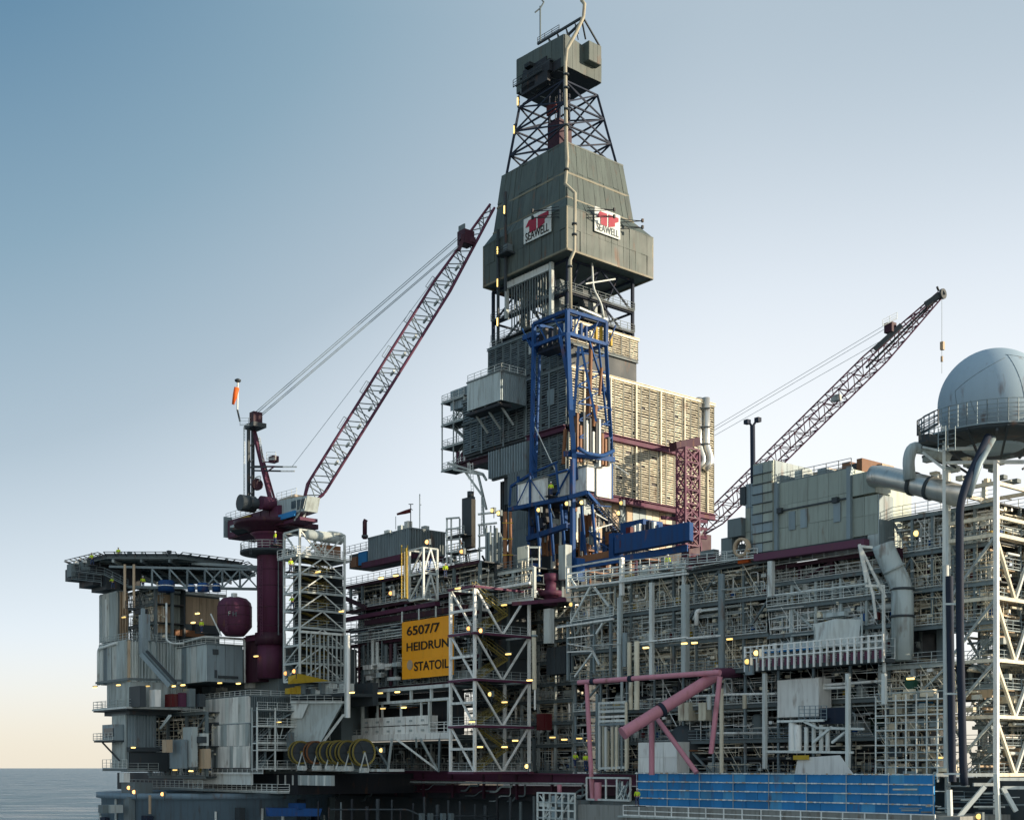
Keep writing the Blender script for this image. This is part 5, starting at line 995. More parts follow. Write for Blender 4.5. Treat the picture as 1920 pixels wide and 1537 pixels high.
gbox(G(232, 199), 0, 1.6, 0, 1, P(0, 1466, 199).z, P(0, 1448, 199).z, 'white_paint', 'locker', lowp); gbox(G(236, 199), -3, 2.2, .2, 3, P(0, 1492, 199).z, P(0, 1466, 199).z, 'steel_mid', 'base', lowp)
# dark machinery bay between lower building and container
bay = module('machinery_bay', 'dark open machinery bay between the lower left building and the white container', 'platform module', G(386, 197), 0, G(386, 197).a(280), 7, [P(0, y, 197).z for y in (1455, 1398, 1334)], 3, seed=11, pipes=5, verts=9, loops=5, eq=4, col='steel_mid', rail=True, brace=.2, deck='steel_dark', pcol=['steel_mid', 'steel_dark', 'steel', 'red', 'black', 'grey_and_louvre_shade'])
for px, w, y0, y1, m in ((340, 22, 1386, 1440, 'corr_blue'), (359, 16, 1362, 1437, 'steel'), (312, 8, 1386, 1410, 'beige'), (380, 18, 1374, 1397, 'steel_light'), (376, 8, 1380, 1392, 'steel_dark'), (384, 12, 1403, 1440, 'beige')):
    g_ = G(px, 194.4 - (y0 == 1380) * .4); gbox(g_, 0, g_.a(px - w), 0, 1, g_.z(y1), g_.z(y0), m, 'cabinet', bay)
for k in range(2): mem(P(300, 1366, 195), P(318 + k * 3, 1340, 195), .25, 'steel', 'brace', bay, 'beam')
# container stack
ct1, gk, kA, kB, kz0, kz1 = block('container', 'upper cream ribbed container of the stack at lower left with a railed roof', 'container', 470, 191.5, 384, 545, 1304, 1353, ['white_paint', 'steel_light', 'white_paint'], 'steel_mid', kind='cor3', pw=1.1, ph=9, t=.35, kindR='cor3')
railing([gk.pt(kA, 0, kz1), gk.pt(0, 0, kz1), gk.pt(0, kB, kz1)], ct1, 'steel_light', h=.9)
ct2, gk2, kA2, kB2, kz02, kz12 = block('container', 'lower white ribbed container of the stack at lower left, with a railed midline', 'container', 470, 191.3, 384, 540, 1356, 1439, ['white_paint', 'steel_light', 'white_paint', 'cladding'], 'steel_dark', kind='cor3', pw=1.0, ph=9, t=.32, rows=2)
railing([gk2.pt(kA2, -.2, gk2.z(1402)), gk2.pt(0, -.2, gk2.z(1402))], ct2, 'white_paint', h=.7); bm_(gk.pt(kA, -.15, gk.z(1354)), gk.pt(0, -.15, gk.z(1354)), .3, 'steel_light', 'mid_beam', ct2)
sc1 = thing('access_stair', 'open steel stair and scaffold frame climbing the dark end of the container stack', 'stair', P(490, 1440, 190))
g_ = G(482, 189.5); sb = g_.b(556)
for b in (0, sb * .45, sb): bm_(g_.pt(0, b, g_.z(1445)), g_.pt(0, b, g_.z(1325)), .2, 'steel_light', 'post', sc1); bm_(g_.pt(1.5, b, g_.z(1445)), g_.pt(1.5, b, g_.z(1325)), .2, 'steel', 'post', sc1)
for y in (1330, 1360, 1392, 1405, 1440): gbox(g_, -.1, 1.6, 0, sb, g_.z(y) - .15, g_.z(y), 'steel_light' if y > 1355 else 'steel_mid', 'landing', sc1); railing([g_.pt(-.1, 0, g_.z(y)), g_.pt(-.1, sb, g_.z(y))], sc1, 'steel_light')
stair(g_.pt(.7, 0, g_.z(1392)), g_.pt(.7, sb * .4, g_.z(1362)), sc1, V, 'steel_mid'); stair(g_.pt(.7, .3, g_.z(1440)), g_.pt(.7, sb * .5, g_.z(1407)), sc1, V, 'steel_mid'); stair(g_.pt(.7, sb, g_.z(1330)), g_.pt(.7, sb * .3, g_.z(1360)), sc1, V, 'corr_blue')
for i in range(8): gbox(g_, .2, .9, sb * rnd.uniform(.1, .85), sb * .9, g_.z(1438), g_.z(rnd.uniform(1365, 1425)), rnd.choice(['steel_dark', 'steel_mid', 'corr_blue']), 'cabinet', sc1) if i < 3 else mem(g_.pt(.3, sb * rnd.random(), g_.z(1440)), g_.pt(.3, sb * rnd.random(), g_.z(1360)), .08, 'steel', 'bar', sc1)
gbox(G(543, 190.5), 0, .9, 0, .8, P(0, 1400, 190).z, P(0, 1372, 190).z, 'steel_mid', 'louvred_box', sc1)
# hopper
hp = thing('grey_hopper', 'large smooth grey hopper with slanted right side between the container and the pale tank rack', 'hopper', P(600, 1392, 196))
def hq(px, y, D): return P(px, y, D)
prism([hq(545, 1390, 194), hq(602, 1390, 191), hq(604, 1390, 197), hq(556, 1390, 199)], [hq(545, 1318, 194), hq(642, 1318, 190.5), hq(646, 1318, 199), hq(556, 1318, 201)], 'steel', 'shell', hp)
prism([hq(602, 1392, 190.8), hq(608, 1392, 190.8), hq(608, 1392, 192), hq(602, 1392, 192)], [hq(642, 1338, 190.2), hq(648, 1338, 190.2), hq(648, 1338, 192), hq(642, 1338, 192)], 'steel_light', 'edge_plate', hp)
solid([hq(546, 1319, 193.6), hq(578, 1319, 192.4), hq(566, 1346, 192.8), hq(546, 1346, 193.5)], [(0, 1, 2, 3)], 'steel_light', 'gusset', hp); railing([hq(545, 1317, 194), hq(640, 1317, 190.5)], hp, 'steel_light', h=1.1)
bm_(hq(545, 1316, 193.5), hq(645, 1316, 190.3), .3, 'steel_light', 'rim', hp)
# base parapets
pp_ = thing('parapet', 'low pale parapet wall with railings along the deck edge below the container stack', 'parapet', P(400, 1470, 192))
g_ = G(470, 190); gbox(g_, 0, g_.a(343), 0, .4, g_.z(1471), g_.z(1450), 'steel_light', 'wall', pp_); gbox(g_, -.3, g_.a(343), -.3, .2, g_.z(1451), g_.z(1448), 'white_paint', 'coping', pp_); railing([g_.pt(g_.a(343), -.2, g_.z(1450)), g_.pt(-4, -.2, g_.z(1450))], pp_, 'steel_light', h=.7)
g_ = G(520, 187.5); railing([g_.pt(g_.a(366), 0, g_.z(1484)), g_.pt(0, 0, g_.z(1484)), g_.pt(0, 2, g_.z(1484))], pp_, 'steel_light', h=1.1, w=.09); gbox(g_, 0, g_.a(366), 0, 2, g_.z(1487), g_.z(1484), 'steel', 'walkway', pp_)
g_ = G(600, 187); gbox(g_, -3, g_.a(500), 0, .6, g_.z(1472), g_.z(1453), 'steel', 'wall', pp_)
for i in range(7): a = g_.a(500) * i / 7 - 1.5; gbox(g_, a, a + .3, -.15, 0, g_.z(1472), g_.z(1453), 'steel_light', 'stiffener', pp_)
g_ = G(380, 193); railing([g_.pt(g_.a(240), 0, g_.z(1478)), g_.pt(0, 0, g_.z(1478))], pp_, 'steel', h=1.2); gbox(g_, 0, g_.a(240), 0, 2, g_.z(1482), g_.z(1478), 'steel_mid', 'walkway', pp_)
for lx, ly, d_ in ((178, 1288, 'at the outer left end of the pale plated building'), (222, 1284, 'low on the left face of the pale plated building'), (277, 1286, 'at the foot of the pale plated building left of the stair'), (325, 1286, 'beside the foot of the diagonal stair'), (343, 1284, 'just right of the foot of the diagonal stair'), (412, 1280, 'under the cubic room left of the pedestal'), (447, 1281, 'under the right corner of the cubic room'), (232, 1157, 'beside the brown pipes below the helideck'), (362, 1167, 'over the dark duct on the beige building'), (370, 1150, 'highest on the beige building'), (250, 1401, 'on the dark canopy of the lower left building'), (328, 1443, 'over the white parapet left of the container'), (358, 1445, 'over the white parapet beside the container foot'), (480, 1230, 'on the dark box at the pedestal foot'), (523, 1353, 'high on the dark end of the container stack'), (537, 1401, 'low on the dark end of the container stack')):
    lamp(lx, ly, 193.5 if ly > 1340 else 196.5, 'small lit strip lamp ' + d_, 'strip lamps on the left blocks', w=.9)
for lx, ly, d_ in ((242, 1476, 'topmost of the three'), (252, 1484, 'lower one of the close pair'), (305, 1488, 'standing alone to the right')): lamp(lx, ly, 192, 'orange lit floodlight over the pale hull column, ' + d_, 'orange floodlights over the hull column', 'flood', m='lamp_orange')
# ================================================================ MIDDLE
GM = G(850, 186)
MA = GM.a(640)
mz = lambda y: GM.z(y)
m1 = module('process_module', 'dark cluttered open deck module behind the orange sign, under the grey clad building', 'platform module', GM, -6, MA, 9, [mz(y) for y in (1278, 1232, 1184, 1152, 1112, 1060)], 6, seed=21, pipes=9, verts=10, loops=6, eq=4, col='steel_mid', brace=.3, deck='steel_dark', beamc='purple_dark', pcol=['steel', 'steel_mid', 'steel_mid', 'steel_dark', 'steel_light', 'purple', 'grey_and_louvre_shade'], colw=.38)
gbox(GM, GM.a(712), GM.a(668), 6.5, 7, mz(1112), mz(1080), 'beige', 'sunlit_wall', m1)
for i in range(9): gbox(GM, 5 + i * 2.1, 6.6 + i * 2.1, -.6, -.2, mz(1152) - .3 - .35 * (i % 3), mz(1152) - .1 - .35 * (i % 3), 'steel_light', 'cable_tray', m1)
for i in range(5): bm_(GM.pt(-2, -.7 - i * .1, mz(1155 + i * 6)), GM.pt(MA - 4, -.7 - i * .1, mz(1155 + i * 6)), .16, rnd.choice(['steel_light', 'steel', 'grey_and_louvre_shade']), 'pipe', m1)
mem(GM.pt(GM.a(636), -.2, mz(1075)), GM.pt(GM.a(690), -.2, mz(1112)), .6, 'purple_dark', 'brace', m1, 'beam')
bm_(GM.pt(3, -.6, mz(1128)), GM.pt(MA, -.6, mz(1131)), .9, 'purple', 'girder', m1, .6); bm_(GM.pt(-4, -.6, mz(1144)), GM.pt(MA - 8, -.6, mz(1144)), .5, 'purple_dark', 'girder', m1, .8)
for i in range(12): px = 652 + i * 8.5; mem(GM.pt(GM.a(px), -.4, mz(1276)), GM.pt(GM.a(px), -.4, mz(1180 + rnd.randint(0, 14))), rnd.choice([.12, .2, .3]), rnd.choice(['steel_mid', 'steel', 'steel_light', 'purple_dark']), 'riser', m1)
# white ducts left of the sign
dw = thing('air_duct_bank', 'bank of dented pale sheet metal ducts immediately left of the orange sign', 'duct', GM.pt(10, -1, mz(1275)))
gW = G(750, 193)
for i in range(16):
    a = rnd.uniform(0, gW.a(678) - 2); z_ = rnd.uniform(gW.z(1274), gW.z(1243)); gbox(gW, a, a + rnd.uniform(1, 3.4), rnd.uniform(-.5, .2), .5, z_, z_ + rnd.uniform(.3, .8), rnd.choice(['white_paint', 'steel_light', 'cladding', 'silver']), 'duct', dw)
# orange sign
gs_ = G(851, 183); sa = gs_.a(755); sz0, sz1 = gs_.z(1265), gs_.z(1152)
sg = thing('platform_sign', 'big orange sign reading 6507/7 HEIDRUN STATOIL hung on the dark module', 'sign', gs_.pt(0, 0, sz0))
clad(gs_, 'L', 0, sa, 0, sz0, sz1, 2.6, 3, 'orange_sign', sg, t=.12, gap=.012, name='sign_sheet')
gbox(gs_, 0, sa, .05, .2, sz0, sz1, 'steel_mid', 'backing', sg)
h = sz1 - sz0
for s_, y0, hh, x0, x1 in (('6507/7', 1211 - 3, 26, 762, 819), ('HEIDRUN', 1240 - 3, 22, 761, 841), ('STATOIL', 1254 + 0, 22, 776, 841)):
    pass
def signtext(s, x0, x1, yb, yt):
    aL, aR = gs_.a(x0, -.2), gs_.a(x1, -.2); tx, w = text(s, 1.0, 'ink', 'lettering', sg, gs_, 'L', aL, -.16, gs_.z(yb, (aL + aR) / 2, -.2), .02, .016)
    k = (aL - aR) / w; hh = (yb - yt) / F * gs_.pt((aL + aR) / 2, 0, 0).y / .72
    tx.matrix_basis = tx.matrix_basis @ Matrix.Diagonal((k, hh, 1, 1)); W[tx.name] = tx.matrix_basis.copy()
signtext('6507/7', 762, 824, 1187, 1170); signtext('HEIDRUN', 761, 841, 1216, 1200); signtext('STATOIL', 776, 841, 1254, 1237)
aE = gs_.a(770, -.2)
lathe(gs_.pt(aE + .3, -.14, gs_.z(1246, aE)), [(.75, 0), (.7, .04)], 'beige', 'emblem', sg, 16, axis=-U)
for a in (0, sa * .33, sa * .66, sa): mem(gs_.pt(a, -.1, sz1), gs_.pt(a, -.1, sz1 + 1.6), .18, 'steel_light', 'hanger', sg, 'beam')
# tank rack and its deck
tr = thing('tank_rack', 'white rack of twelve square tanks in two rows on pale deck below the sign', 'tank rack', P(765, 1380, 183))
gT = G(848, 181); ta = gT.a(640); ra, rbb = gT.a(806), gT.a(680)
for y, m, hgt, x in ((1378, 'white_paint', .9, 640), (1284, 'steel_light', .5, 655), (1309, 'steel_light', .4, 680)):
    bm_(gT.pt(-.1, -.1, gT.z(y)), gT.pt(gT.a(x), -.1, gT.z(y)), .5, m, 'deck_beam', tr, hgt)
gbox(gT, 0, ta, 0, 6, gT.z(1382), gT.z(1376), 'steel_mid', 'deck', tr); gbox(gT, 0, gT.a(655), .3, 6, gT.z(1286), gT.z(1283), 'steel_mid', 'deck', tr)
for i in range(6):
    for j in range(2):
        w = (rbb - ra) / 6; a = ra + i * w
        tnk = gbox(gT, a + .12, a + w - .12, -.2, 1.5, gT.z(1374 - j * 19), gT.z(1357 - j * 19), 'white_paint', 'tank', tr)
        gbox(gT, a + w * .38, a + w * .62, -.3, -.2, gT.z(1368 - j * 19), gT.z(1364 - j * 19), 'steel', 'tank_valve', tnk)
for px in (680, 708, 717, 752, 790, 806, 842): bm_(gT.pt(gT.a(px), 0, gT.z(1378)), gT.pt(gT.a(px), 0, gT.z(1309)), .4 if px in (680, 806, 842) else .25, 'steel_light', 'rack_post', tr)
for px in (700, 727, 770, 808): bm_(gT.pt(gT.a(px), .1, gT.z(1309)), gT.pt(gT.a(px), .1, gT.z(1284)), .35, 'steel_light', 'rack_post', tr)
railing([gT.pt(gT.a(806), -.1, gT.z(1375)), gT.pt(0, -.1, gT.z(1375))], tr, 'white_paint', h=1.7, rails=(1, .8, .5, .2), w=.1); railing([gT.pt(ta, -.1, gT.z(1376)), gT.pt(rbb, -.1, gT.z(1376))], tr, 'steel_light')
gbox(gT, 1.5, ta, 3, 3.3, gT.z(1375), gT.z(1290), 'black', 'back_screen', tr)
for i in range(9): gbox(gT, rnd.uniform(2, 14), rnd.uniform(14.5, 20), 1.5 + i * .05, 1.8 + i * .05, gT.z(1307) - i * .12, gT.z(1307) - i * .12 + .1, rnd.choice(['yellow', 'rust', 'steel_light', 'steel_mid']), 'cable_tray', tr)
for i in range(10): a = rnd.uniform(18, ta); mem(gT.pt(a, .8, gT.z(1376)), gT.pt(a, .8, gT.z(rnd.uniform(1318, 1350))), rnd.choice([.1, .2, .35]), rnd.choice(['white_paint', 'steel', 'silver', 'red']), 'pipe', tr)
for x0, y0, x1, y1, m in ((735, 1384, 727, 1445, 'steel'), (742, 1384, 822, 1444, 'steel_light'), (788, 1384, 820, 1444, 'steel'), (705, 1400, 730, 1440, 'steel_mid'), (824, 1384, 822, 1446, 'grey_and_louvre_shade'), (780, 1382, 781, 1400, 'steel')):
    mem(P(x0, y0, 182), P(x1, y1, 183.5), .28, m, 'under_brace', tr, 'beam')
# dark bay behind the reels
rb_ = module('reel_bay', 'dark bay under the tank rack deck, behind the yellow rimmed hose reels', 'platform module', G(1000, 190), 0, G(1000, 190).a(548), 8, [P(0, y, 190).z for y in (1446, 1384)], 9, seed=5, pipes=8, verts=12, loops=8, eq=8, col='steel_mid', rail=True, brace=.5, deck='steel_dark')
for i, (px, r, m) in enumerate(((562, 22, 'dull_yellow'), (590, 22, 'rust'), (614, 22, 'dull_yellow'), (634, 23, 'dull_yellow'), (650, 23, 'dull_yellow'), (679, 26, 'dull_yellow'))):
    D_ = 190 - i * .7; c = P(px, 1410 if i < 5 else 1410, D_); rr = r / F * D_
    t = thing('hose_reel', ['hose reel with yellow rim at the left end of the reel row', 'hose reel with rusty orange rim, second in the reel row', 'hose reel with yellow rim right of the rusty orange one', 'hose reel with yellow rim, third from the right in its row', 'hose reel just behind the big front reel', 'biggest hose reel with full yellow rim facing out under the tank rack'][i], 'hose reel', c - Z * rr, 'yellow rimmed hose reels in a row')
    ax = V
    for o in (-.55, .35): rim = lathe(c + V * o, [(rr, 0), (rr, .16), (rr * .88, .17), (rr * .88, -.01), (rr, 0)], m, 'rim', t, 28, axis=ax, caps=False)
    lathe(c - V * .35, [(rr * .83, -.1), (rr * .83, .8)], 'steel_dark', 'hose_coil', t, 20, axis=ax); lathe(c - V * .62, [(.25, 0), (.25, 1.2)], m, 'hub', t, 10, axis=ax)
    for k in range(6): an = R(k * 60); e = U * math.cos(an) + Z * math.sin(an); mem(c - V * .5, c - V * .5 + e * rr * .95, .06, 'steel_dark', 'spoke', rim)
    for s in (-1, 1): bm_(c - V * .7 + U * s * .8 - Z * (rr + .7), c - V * .7, .14, 'steel_light', 'stand_leg', t)
    gbox(G(px + 4, D_ - .8), 0, 1.4, 0, .8, c.z - rr - .9, c.z - rr - .2, 'steel_light', 'stand_base', t)
g_ = G(715, 184.5); rd = thing('reel_walkway', 'narrow pale walkway edge in front of the row of hose reels', 'walkway', g_.pt(0, 0, g_.z(1443))); gbox(g_, 0, g_.a(552), 0, 4, g_.z(1446), g_.z(1441), 'steel_light', 'deck_edge', rd); railing([g_.pt(g_.a(552), 0, g_.z(1441)), g_.pt(g_.a(640), 0, g_.z(1441))], rd, 'steel')
# ---- left scaffold stair tower
def stairtower(name, label, g, pl, pr, yt, yb, levels, leg, col, zigs=True, stairc='dull_yellow', style='K', rungs=2, brw=.2, depthb=None, T=None):
    A = g.a(pl); B = g.b(pr); z0, z1 = g.z(yb), g.z(yt)
    T = T or thing(name, label, 'stair tower', g.pt(0, 0, z0))
    c0 = ring(g, 0, A, 0, B, z0); c1 = ring(g, 0, A, 0, B, z1)
    for i in range(4): bm_(c0[i], c1[i], leg, col, 'leg', T)
    n = levels; ts = [i / n for i in range(n + 1)]
    for i, t in enumerate(ts):
        r = [c0[k].lerp(c1[k], t) for k in range(4)]
        for k in range(4): bm_(r[k], r[(k + 1) % 4], leg * .8, col if k in (0,) else 'steel', 'beam', T)
        if i < n:
            r2 = [c0[k].lerp(c1[k], t + 1 / n) for k in range(4)]
            bm_(r[1], r2[0], brw, col, 'brace', T) if i % 1 == 0 and style != 'D' else bm_(r[0], r2[1], brw, col, 'brace', T)
            if style in 'KD':
                c = (r2[0] + r2[3]) / 2 if style == 'K' else (r[0] + r[3]) / 2
                q0, q1 = (r[0], r[3]) if style == 'K' else (r2[0], r2[3])
                bm_(q0, c, brw, col, 'brace', T); bm_(q1, c, brw, col, 'brace', T)
            gbox(g, .1, A - .1, B * .15, B * .85, r[0].z - .08, r[0].z, 'grating', 'landing', T)
            if zigs:
                pa = r[0].lerp(r[3], .2) + V * A * .5; pb = r2[0].lerp(r2[3], .8) + V * A * .5; pm = (r[0] + r2[0]) / 2
                hz_ = (r2[0].z - r[0].z) / 2
                pmid = Vector((r[0].lerp(r[3], .8) + V * A * .5)); pmid.z = r[0].z + hz_
                pend = pa.copy(); pend.z = r2[0].z
                stair(pa, pmid, T, V * .9, stairc, .8); stair(pmid, pend, T, V * .9, stairc, .8)
            railing([r[1] + Z * .1, r[0] + Z * .1, r[3] + Z * .1], T, 'steel', w=.05)
    return T, A, B, z0, z1
gt1 = G(562, 190)
st1, *_r = stairtower('stair_tower', 'galvanised stair tower with yellow stairs beside the purple crane pedestal', gt1, 533, 646, 1042, 1276, 7, .28, 'steel_light', style='K', brw=.17)
A_, B_, za, zbb = _r
for i in range(10): mem(gt1.pt(-.3, 1 + i * B_ / 10.5, gt1.z(1276)), gt1.pt(-.3, 1 + i * B_ / 10.5, gt1.z(1184)), .14 + .06 * (i % 2), 'steel', 'curtain_bar', st1, 'beam')
bm_(gt1.pt(-.35, 0, gt1.z(1184)), gt1.pt(-.35, B_, gt1.z(1184)), .35, 'steel_light', 'curtain_rail', st1)
gbox(gt1, .5, A_, B_ - .2, B_, gt1.z(1276), gt1.z(1050), 'steel_dark', 'rear_screen', st1); gbox(gt1, A_ - .2, A_, 1.5, B_, gt1.z(1276), gt1.z(1050), 'steel_dark', 'rear_screen', st1)
st2, A2_, B2_, zc0_, zc1_ = stairtower('scaffold', 'open scaffold frame crowning the stair tower next to the crane pedestal', gt1, 533, 646, 992, 1042, 1, .3, 'steel_light', False, style='D')
gbox(gt1, 0, A_ + 1, -.6, B_ + 1, gt1.z(1043), gt1.z(1039), 'steel_light', 'deck', st2); railing([gt1.pt(A_ + 1, -.6, gt1.z(1039)), gt1.pt(-.3, -.6, gt1.z(1039)), gt1.pt(-.3, B_ + 1, gt1.z(1039))], st2, 'white_paint')
lathe(gt1.pt(0, 1, gt1.z(1000)), [(.3, 0), (.75, .3), (.75, 6.5), (.3, 6.8)], 'steel', 'tank', st2, 16, axis=(U + V * .1).normalized()); tube([gt1.pt(.4, 4.8, gt1.z(1010)), gt1.pt(.4, 4.8, gt1.z(988)), gt1.pt(.4, 8, gt1.z(988)), gt1.pt(.4, 8, gt1.z(1020))], .16, 'steel_light', 'pipe_loop', st2, 8, .9)
gbox(gt1, .3, 1, 3, 5, gt1.z(1000), gt1.z(990), 'purple', 'motor', st2); 
for i in range(10): gbox(gt1, .5, 1.3, rnd.uniform(0, B_ - 1), rnd.uniform(B_ - 1, B_), gt1.z(1039), gt1.z(rnd.uniform(1008, 1034)), rnd.choice(['steel', 'rust', 'steel_light', 'red', 'steel_dark']), 'stores_box', st2) if i < 2 else mem(gt1.pt(.5, rnd.uniform(0, B_), gt1.z(1039)), gt1.pt(.5, rnd.uniform(0, B_), gt1.z(1000)), .09, 'steel_light', 'tube', st2)
# ---- grey clad building with antennas
cbd, gq_, qA, qB, qz0, qz1 = block('clad_building', 'dark grey corrugated building with purple base and antennas on its roof, left of the derrick', 'building', 771, 193, 692, 833, 990, 1036, 'corr_blue', 'steel_mid', kind='cor4', pw=1.8, ph=9, t=.25, kindR='cor4')
bm_(gq_.pt(qA + 1, -.3, qz0 - .5), gq_.pt(0, -.3, qz0 - .5), .9, 'purple', 'base_beam', cbd); bm_(gq_.pt(-.3, 0, qz0 - .5), gq_.pt(-.3, qB + 1, qz0 - .5), .7, 'purple_dark', 'base_beam', cbd)
for px, w, y0 in ((727, 7, 993), (752, 7, 984), (765, 5, 976), (797, 6, 985)): g_ = G(px, 195); gbox(g_, 0, 1, 0, .8, g_.z(998), g_.z(y0), rnd.choice(['steel', 'steel_light', 'red']), 'roof_unit', cbd)
gbox(gq_, qA, qA + 8, 1.5, 6, gq_.z(1036), gq_.z(1008), 'steel_dark', 'annex', cbd); railing([gq_.pt(qA + 8, .5, gq_.z(1008)), gq_.pt(qA, .5, gq_.z(1008))], cbd, 'steel_mid'); gbox(gq_, qA + 1.6, qA + 4, .6, 2, gq_.z(1036), gq_.z(1010), 'blue_bright', 'tank', cbd); gbox(gq_, qA + 4.3, qA + 6, .4, 1.6, gq_.z(1038), gq_.z(1018), 'rust', 'unit', cbd)
sk = thing('exhaust_stack', 'single thin rusty exhaust stack left of the grey clad building', 'exhaust', P(684, 1010, 197)); tube([P(684, 1010, 197), P(684, 978, 197), P(686, 974, 197)], .34, 'purple_dark', 'pipe', sk, 12); lathe(P(684, 1008, 197), [(.5, 0), (.5, .4)], 'steel_dark', 'flange', sk, 12)
antenna(770, 945, 990, 195, 'short antenna with disc top at the roof corner of the grey clad building', .07, ((766, 945, 775, 945),)); windsock('red wind sock streaming level above the grey clad building', 770, 957, 744, 964, 195, .32, .15, 'red')
antenna(787, 926, 990, 196, 'taller pale whip antenna on the roof of the grey clad building', .08, ((787, 946, 790, 946),), 'steel_light'); antenna(742, 968, 992, 195, 'thin short whip antenna on the left of the grey clad building roof', .05, (), 'steel')
# ---- yellow ladder and small lattice tower
yl = thing('yellow_ladder', 'tall yellow caged ladder beside the small pale lattice tower left of centre', 'ladder', P(757, 1120, 182)); g_ = G(765, 182); gbox(g_, .4, 1.1, 0, .2, g_.z(1120), g_.z(1026), 'yellow', 'back_plate', yl); ladder(P(756, 1120, 181), P(756, 1024, 181), yl, V, 'grey_and_louvre_shade', .7)
for px in (753, 764): mem(P(px, 1122, 181), P(px, 1022, 181), .12, 'yellow', 'rail', yl, 'beam')
s3, *_ = stairtower('lattice_tower', 'small pale lattice tower right of the yellow ladder', G(794, 182), 768, 820, 1026, 1122, 2, .28, 'steel_light', False, style='K')
g_ = G(794, 183)
for i in range(14): mem(g_.pt(rnd.uniform(.4, 3), rnd.uniform(.4, 2), g_.z(1122)), g_.pt(rnd.uniform(.4, 3), rnd.uniform(.4, 2), g_.z(rnd.uniform(1040, 1080))), .1, rnd.choice(['blue', 'steel', 'steel_light', 'corr_blue']), 'pipe', s3)
# ---- middle platform and clutter left of the blue tower
GP_ = G(1000, 178)
mp_ = module('upper_work_deck', 'busy upper work deck left of the blue tower foot with orange lit lamps', 'platform module', GP_, 0, GP_.a(822), 9, [GP_.z(y) for y in (1120, 1092, 1062)], 5, seed=31, pipes=7, verts=6, loops=6, eq=5, col='steel', beamc='steel_light', brace=.1)
g_ = G(960, 184)
for i in range(34):
    a = rnd.uniform(0, g_.a(835)); k = rnd.random()
    if k < .5: mem(g_.pt(a, rnd.uniform(0, 4), g_.z(1064)), g_.pt(a, rnd.uniform(0, 4), g_.z(rnd.uniform(985, 1050))), rnd.choice([.1, .16, .28]), rnd.choice(['steel_dark', 'steel', 'grey_and_louvre_shade', 'steel_light', 'navy', 'rust']), 'standpipe', mp_)
    elif k < .8: gbox(g_, a, a + rnd.uniform(.6, 2), 1, 2.4, g_.z(1064), g_.z(rnd.uniform(1030, 1058)), rnd.choice(['steel_mid', 'steel_dark', 'steel', 'navy']), 'cabinet', mp_)
    else: z_ = g_.z(rnd.uniform(1010, 1050)); gbox(g_, a, a + 3, 0, 1.4, z_, z_ + .15, 'steel_dark', 'gantry', mp_); railing([g_.pt(a + 3, 0, z_), g_.pt(a, 0, z_)], mp_, 'steel')
railing([GP_.pt(GP_.a(822), -.5, GP_.z(1092)), GP_.pt(0, -.5, GP_.z(1092))], mp_, 'steel_light'); bm_(GP_.pt(GP_.a(822), -.6, GP_.z(1093)), GP_.pt(0, -.6, GP_.z(1093)), .35, 'white_paint', 'edge_beam', mp_)
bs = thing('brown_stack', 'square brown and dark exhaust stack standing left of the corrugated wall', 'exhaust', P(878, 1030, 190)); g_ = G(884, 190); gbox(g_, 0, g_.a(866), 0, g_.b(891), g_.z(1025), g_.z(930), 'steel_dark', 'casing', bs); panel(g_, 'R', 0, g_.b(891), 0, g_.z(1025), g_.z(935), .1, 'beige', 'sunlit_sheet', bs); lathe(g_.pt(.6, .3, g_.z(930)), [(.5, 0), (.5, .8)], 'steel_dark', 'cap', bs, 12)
sc2 = thing('scaffold', 'open scaffold frame with ladders between the brown stack and the corrugated wall', 'scaffold', P(900, 1060, 190))
for px in (838, 846, 862, 899, 912, 920, 927): mem(P(px, 1062, 190), P(px, rnd.choice([965, 940, 985]) if px > 890 else 972, 190), .13, rnd.choice(['steel', 'steel_light']), 'post', sc2)
for y in (972, 992, 1012, 1036): mem(P(836, y, 189.5), P(862, y - 2, 189.5), .14, 'steel', 'ledger', sc2); mem(P(896, y - 8, 189.5), P(932, y - 12, 189.5), .16, 'steel_light', 'ledger', sc2)
ladder(P(886, 925, 192), P(884, 868, 193), sc2, V, 'steel_light', .6, True); ladder(P(905, 1000, 189), P(905, 930, 189), sc2, V, 'steel', .6)
for y in (1000, 1030): g_ = G(870, 189); gbox(g_, 0, g_.a(836), 0, 1.5, g_.z(y) - .15, g_.z(y), 'steel_dark', 'plank_deck', sc2); railing([g_.pt(g_.a(836), 0, g_.z(y)), g_.pt(0, 0, g_.z(y))], sc2, 'steel')
for i in range(6): mem(P(912 + i * 6, 1064, 186), P(912 + i * 6, 990 + i % 3 * 8, 186), .3 if i % 2 else .18, rnd.choice(['steel_light', 'steel_mid', 'grey_and_louvre_shade']), 'riser', sc2)
op = thing('orange_riser', 'pair of rust orange vertical pipes at the foot of the corrugated wall', 'pipe', P(950, 1065, 183))
for px, w in ((947, .3), (957, .22)): mem(P(px, 1066, 183), P(px, 960, 184), w, 'rust', 'pipe', op)
for y in (1040, 1010, 980): mem(P(942, y, 182.8), P(962, y, 182.8), .1, 'yellow', 'clamp', op, 'beam')
yb = thing('yellow_hatch_tower', 'pale yellow perforated panel and open frame above the tall white stair tower', 'frame', P(980, 1060, 179)); g_ = G(989, 179); gbox(g_, 0, g_.a(970), 0, .3, g_.z(1052), g_.z(1022), 'louvre', 'panel', yb)
for px in (990, 1011): mem(P(px, 1072, 179), P(px, 1024, 179), .18, 'steel_light', 'post', yb, 'beam')
for y in (1026, 1048): mem(P(986, y, 179), P(1014, y, 180), .25, 'grey_and_louvre_shade', 'rail', yb, 'beam')
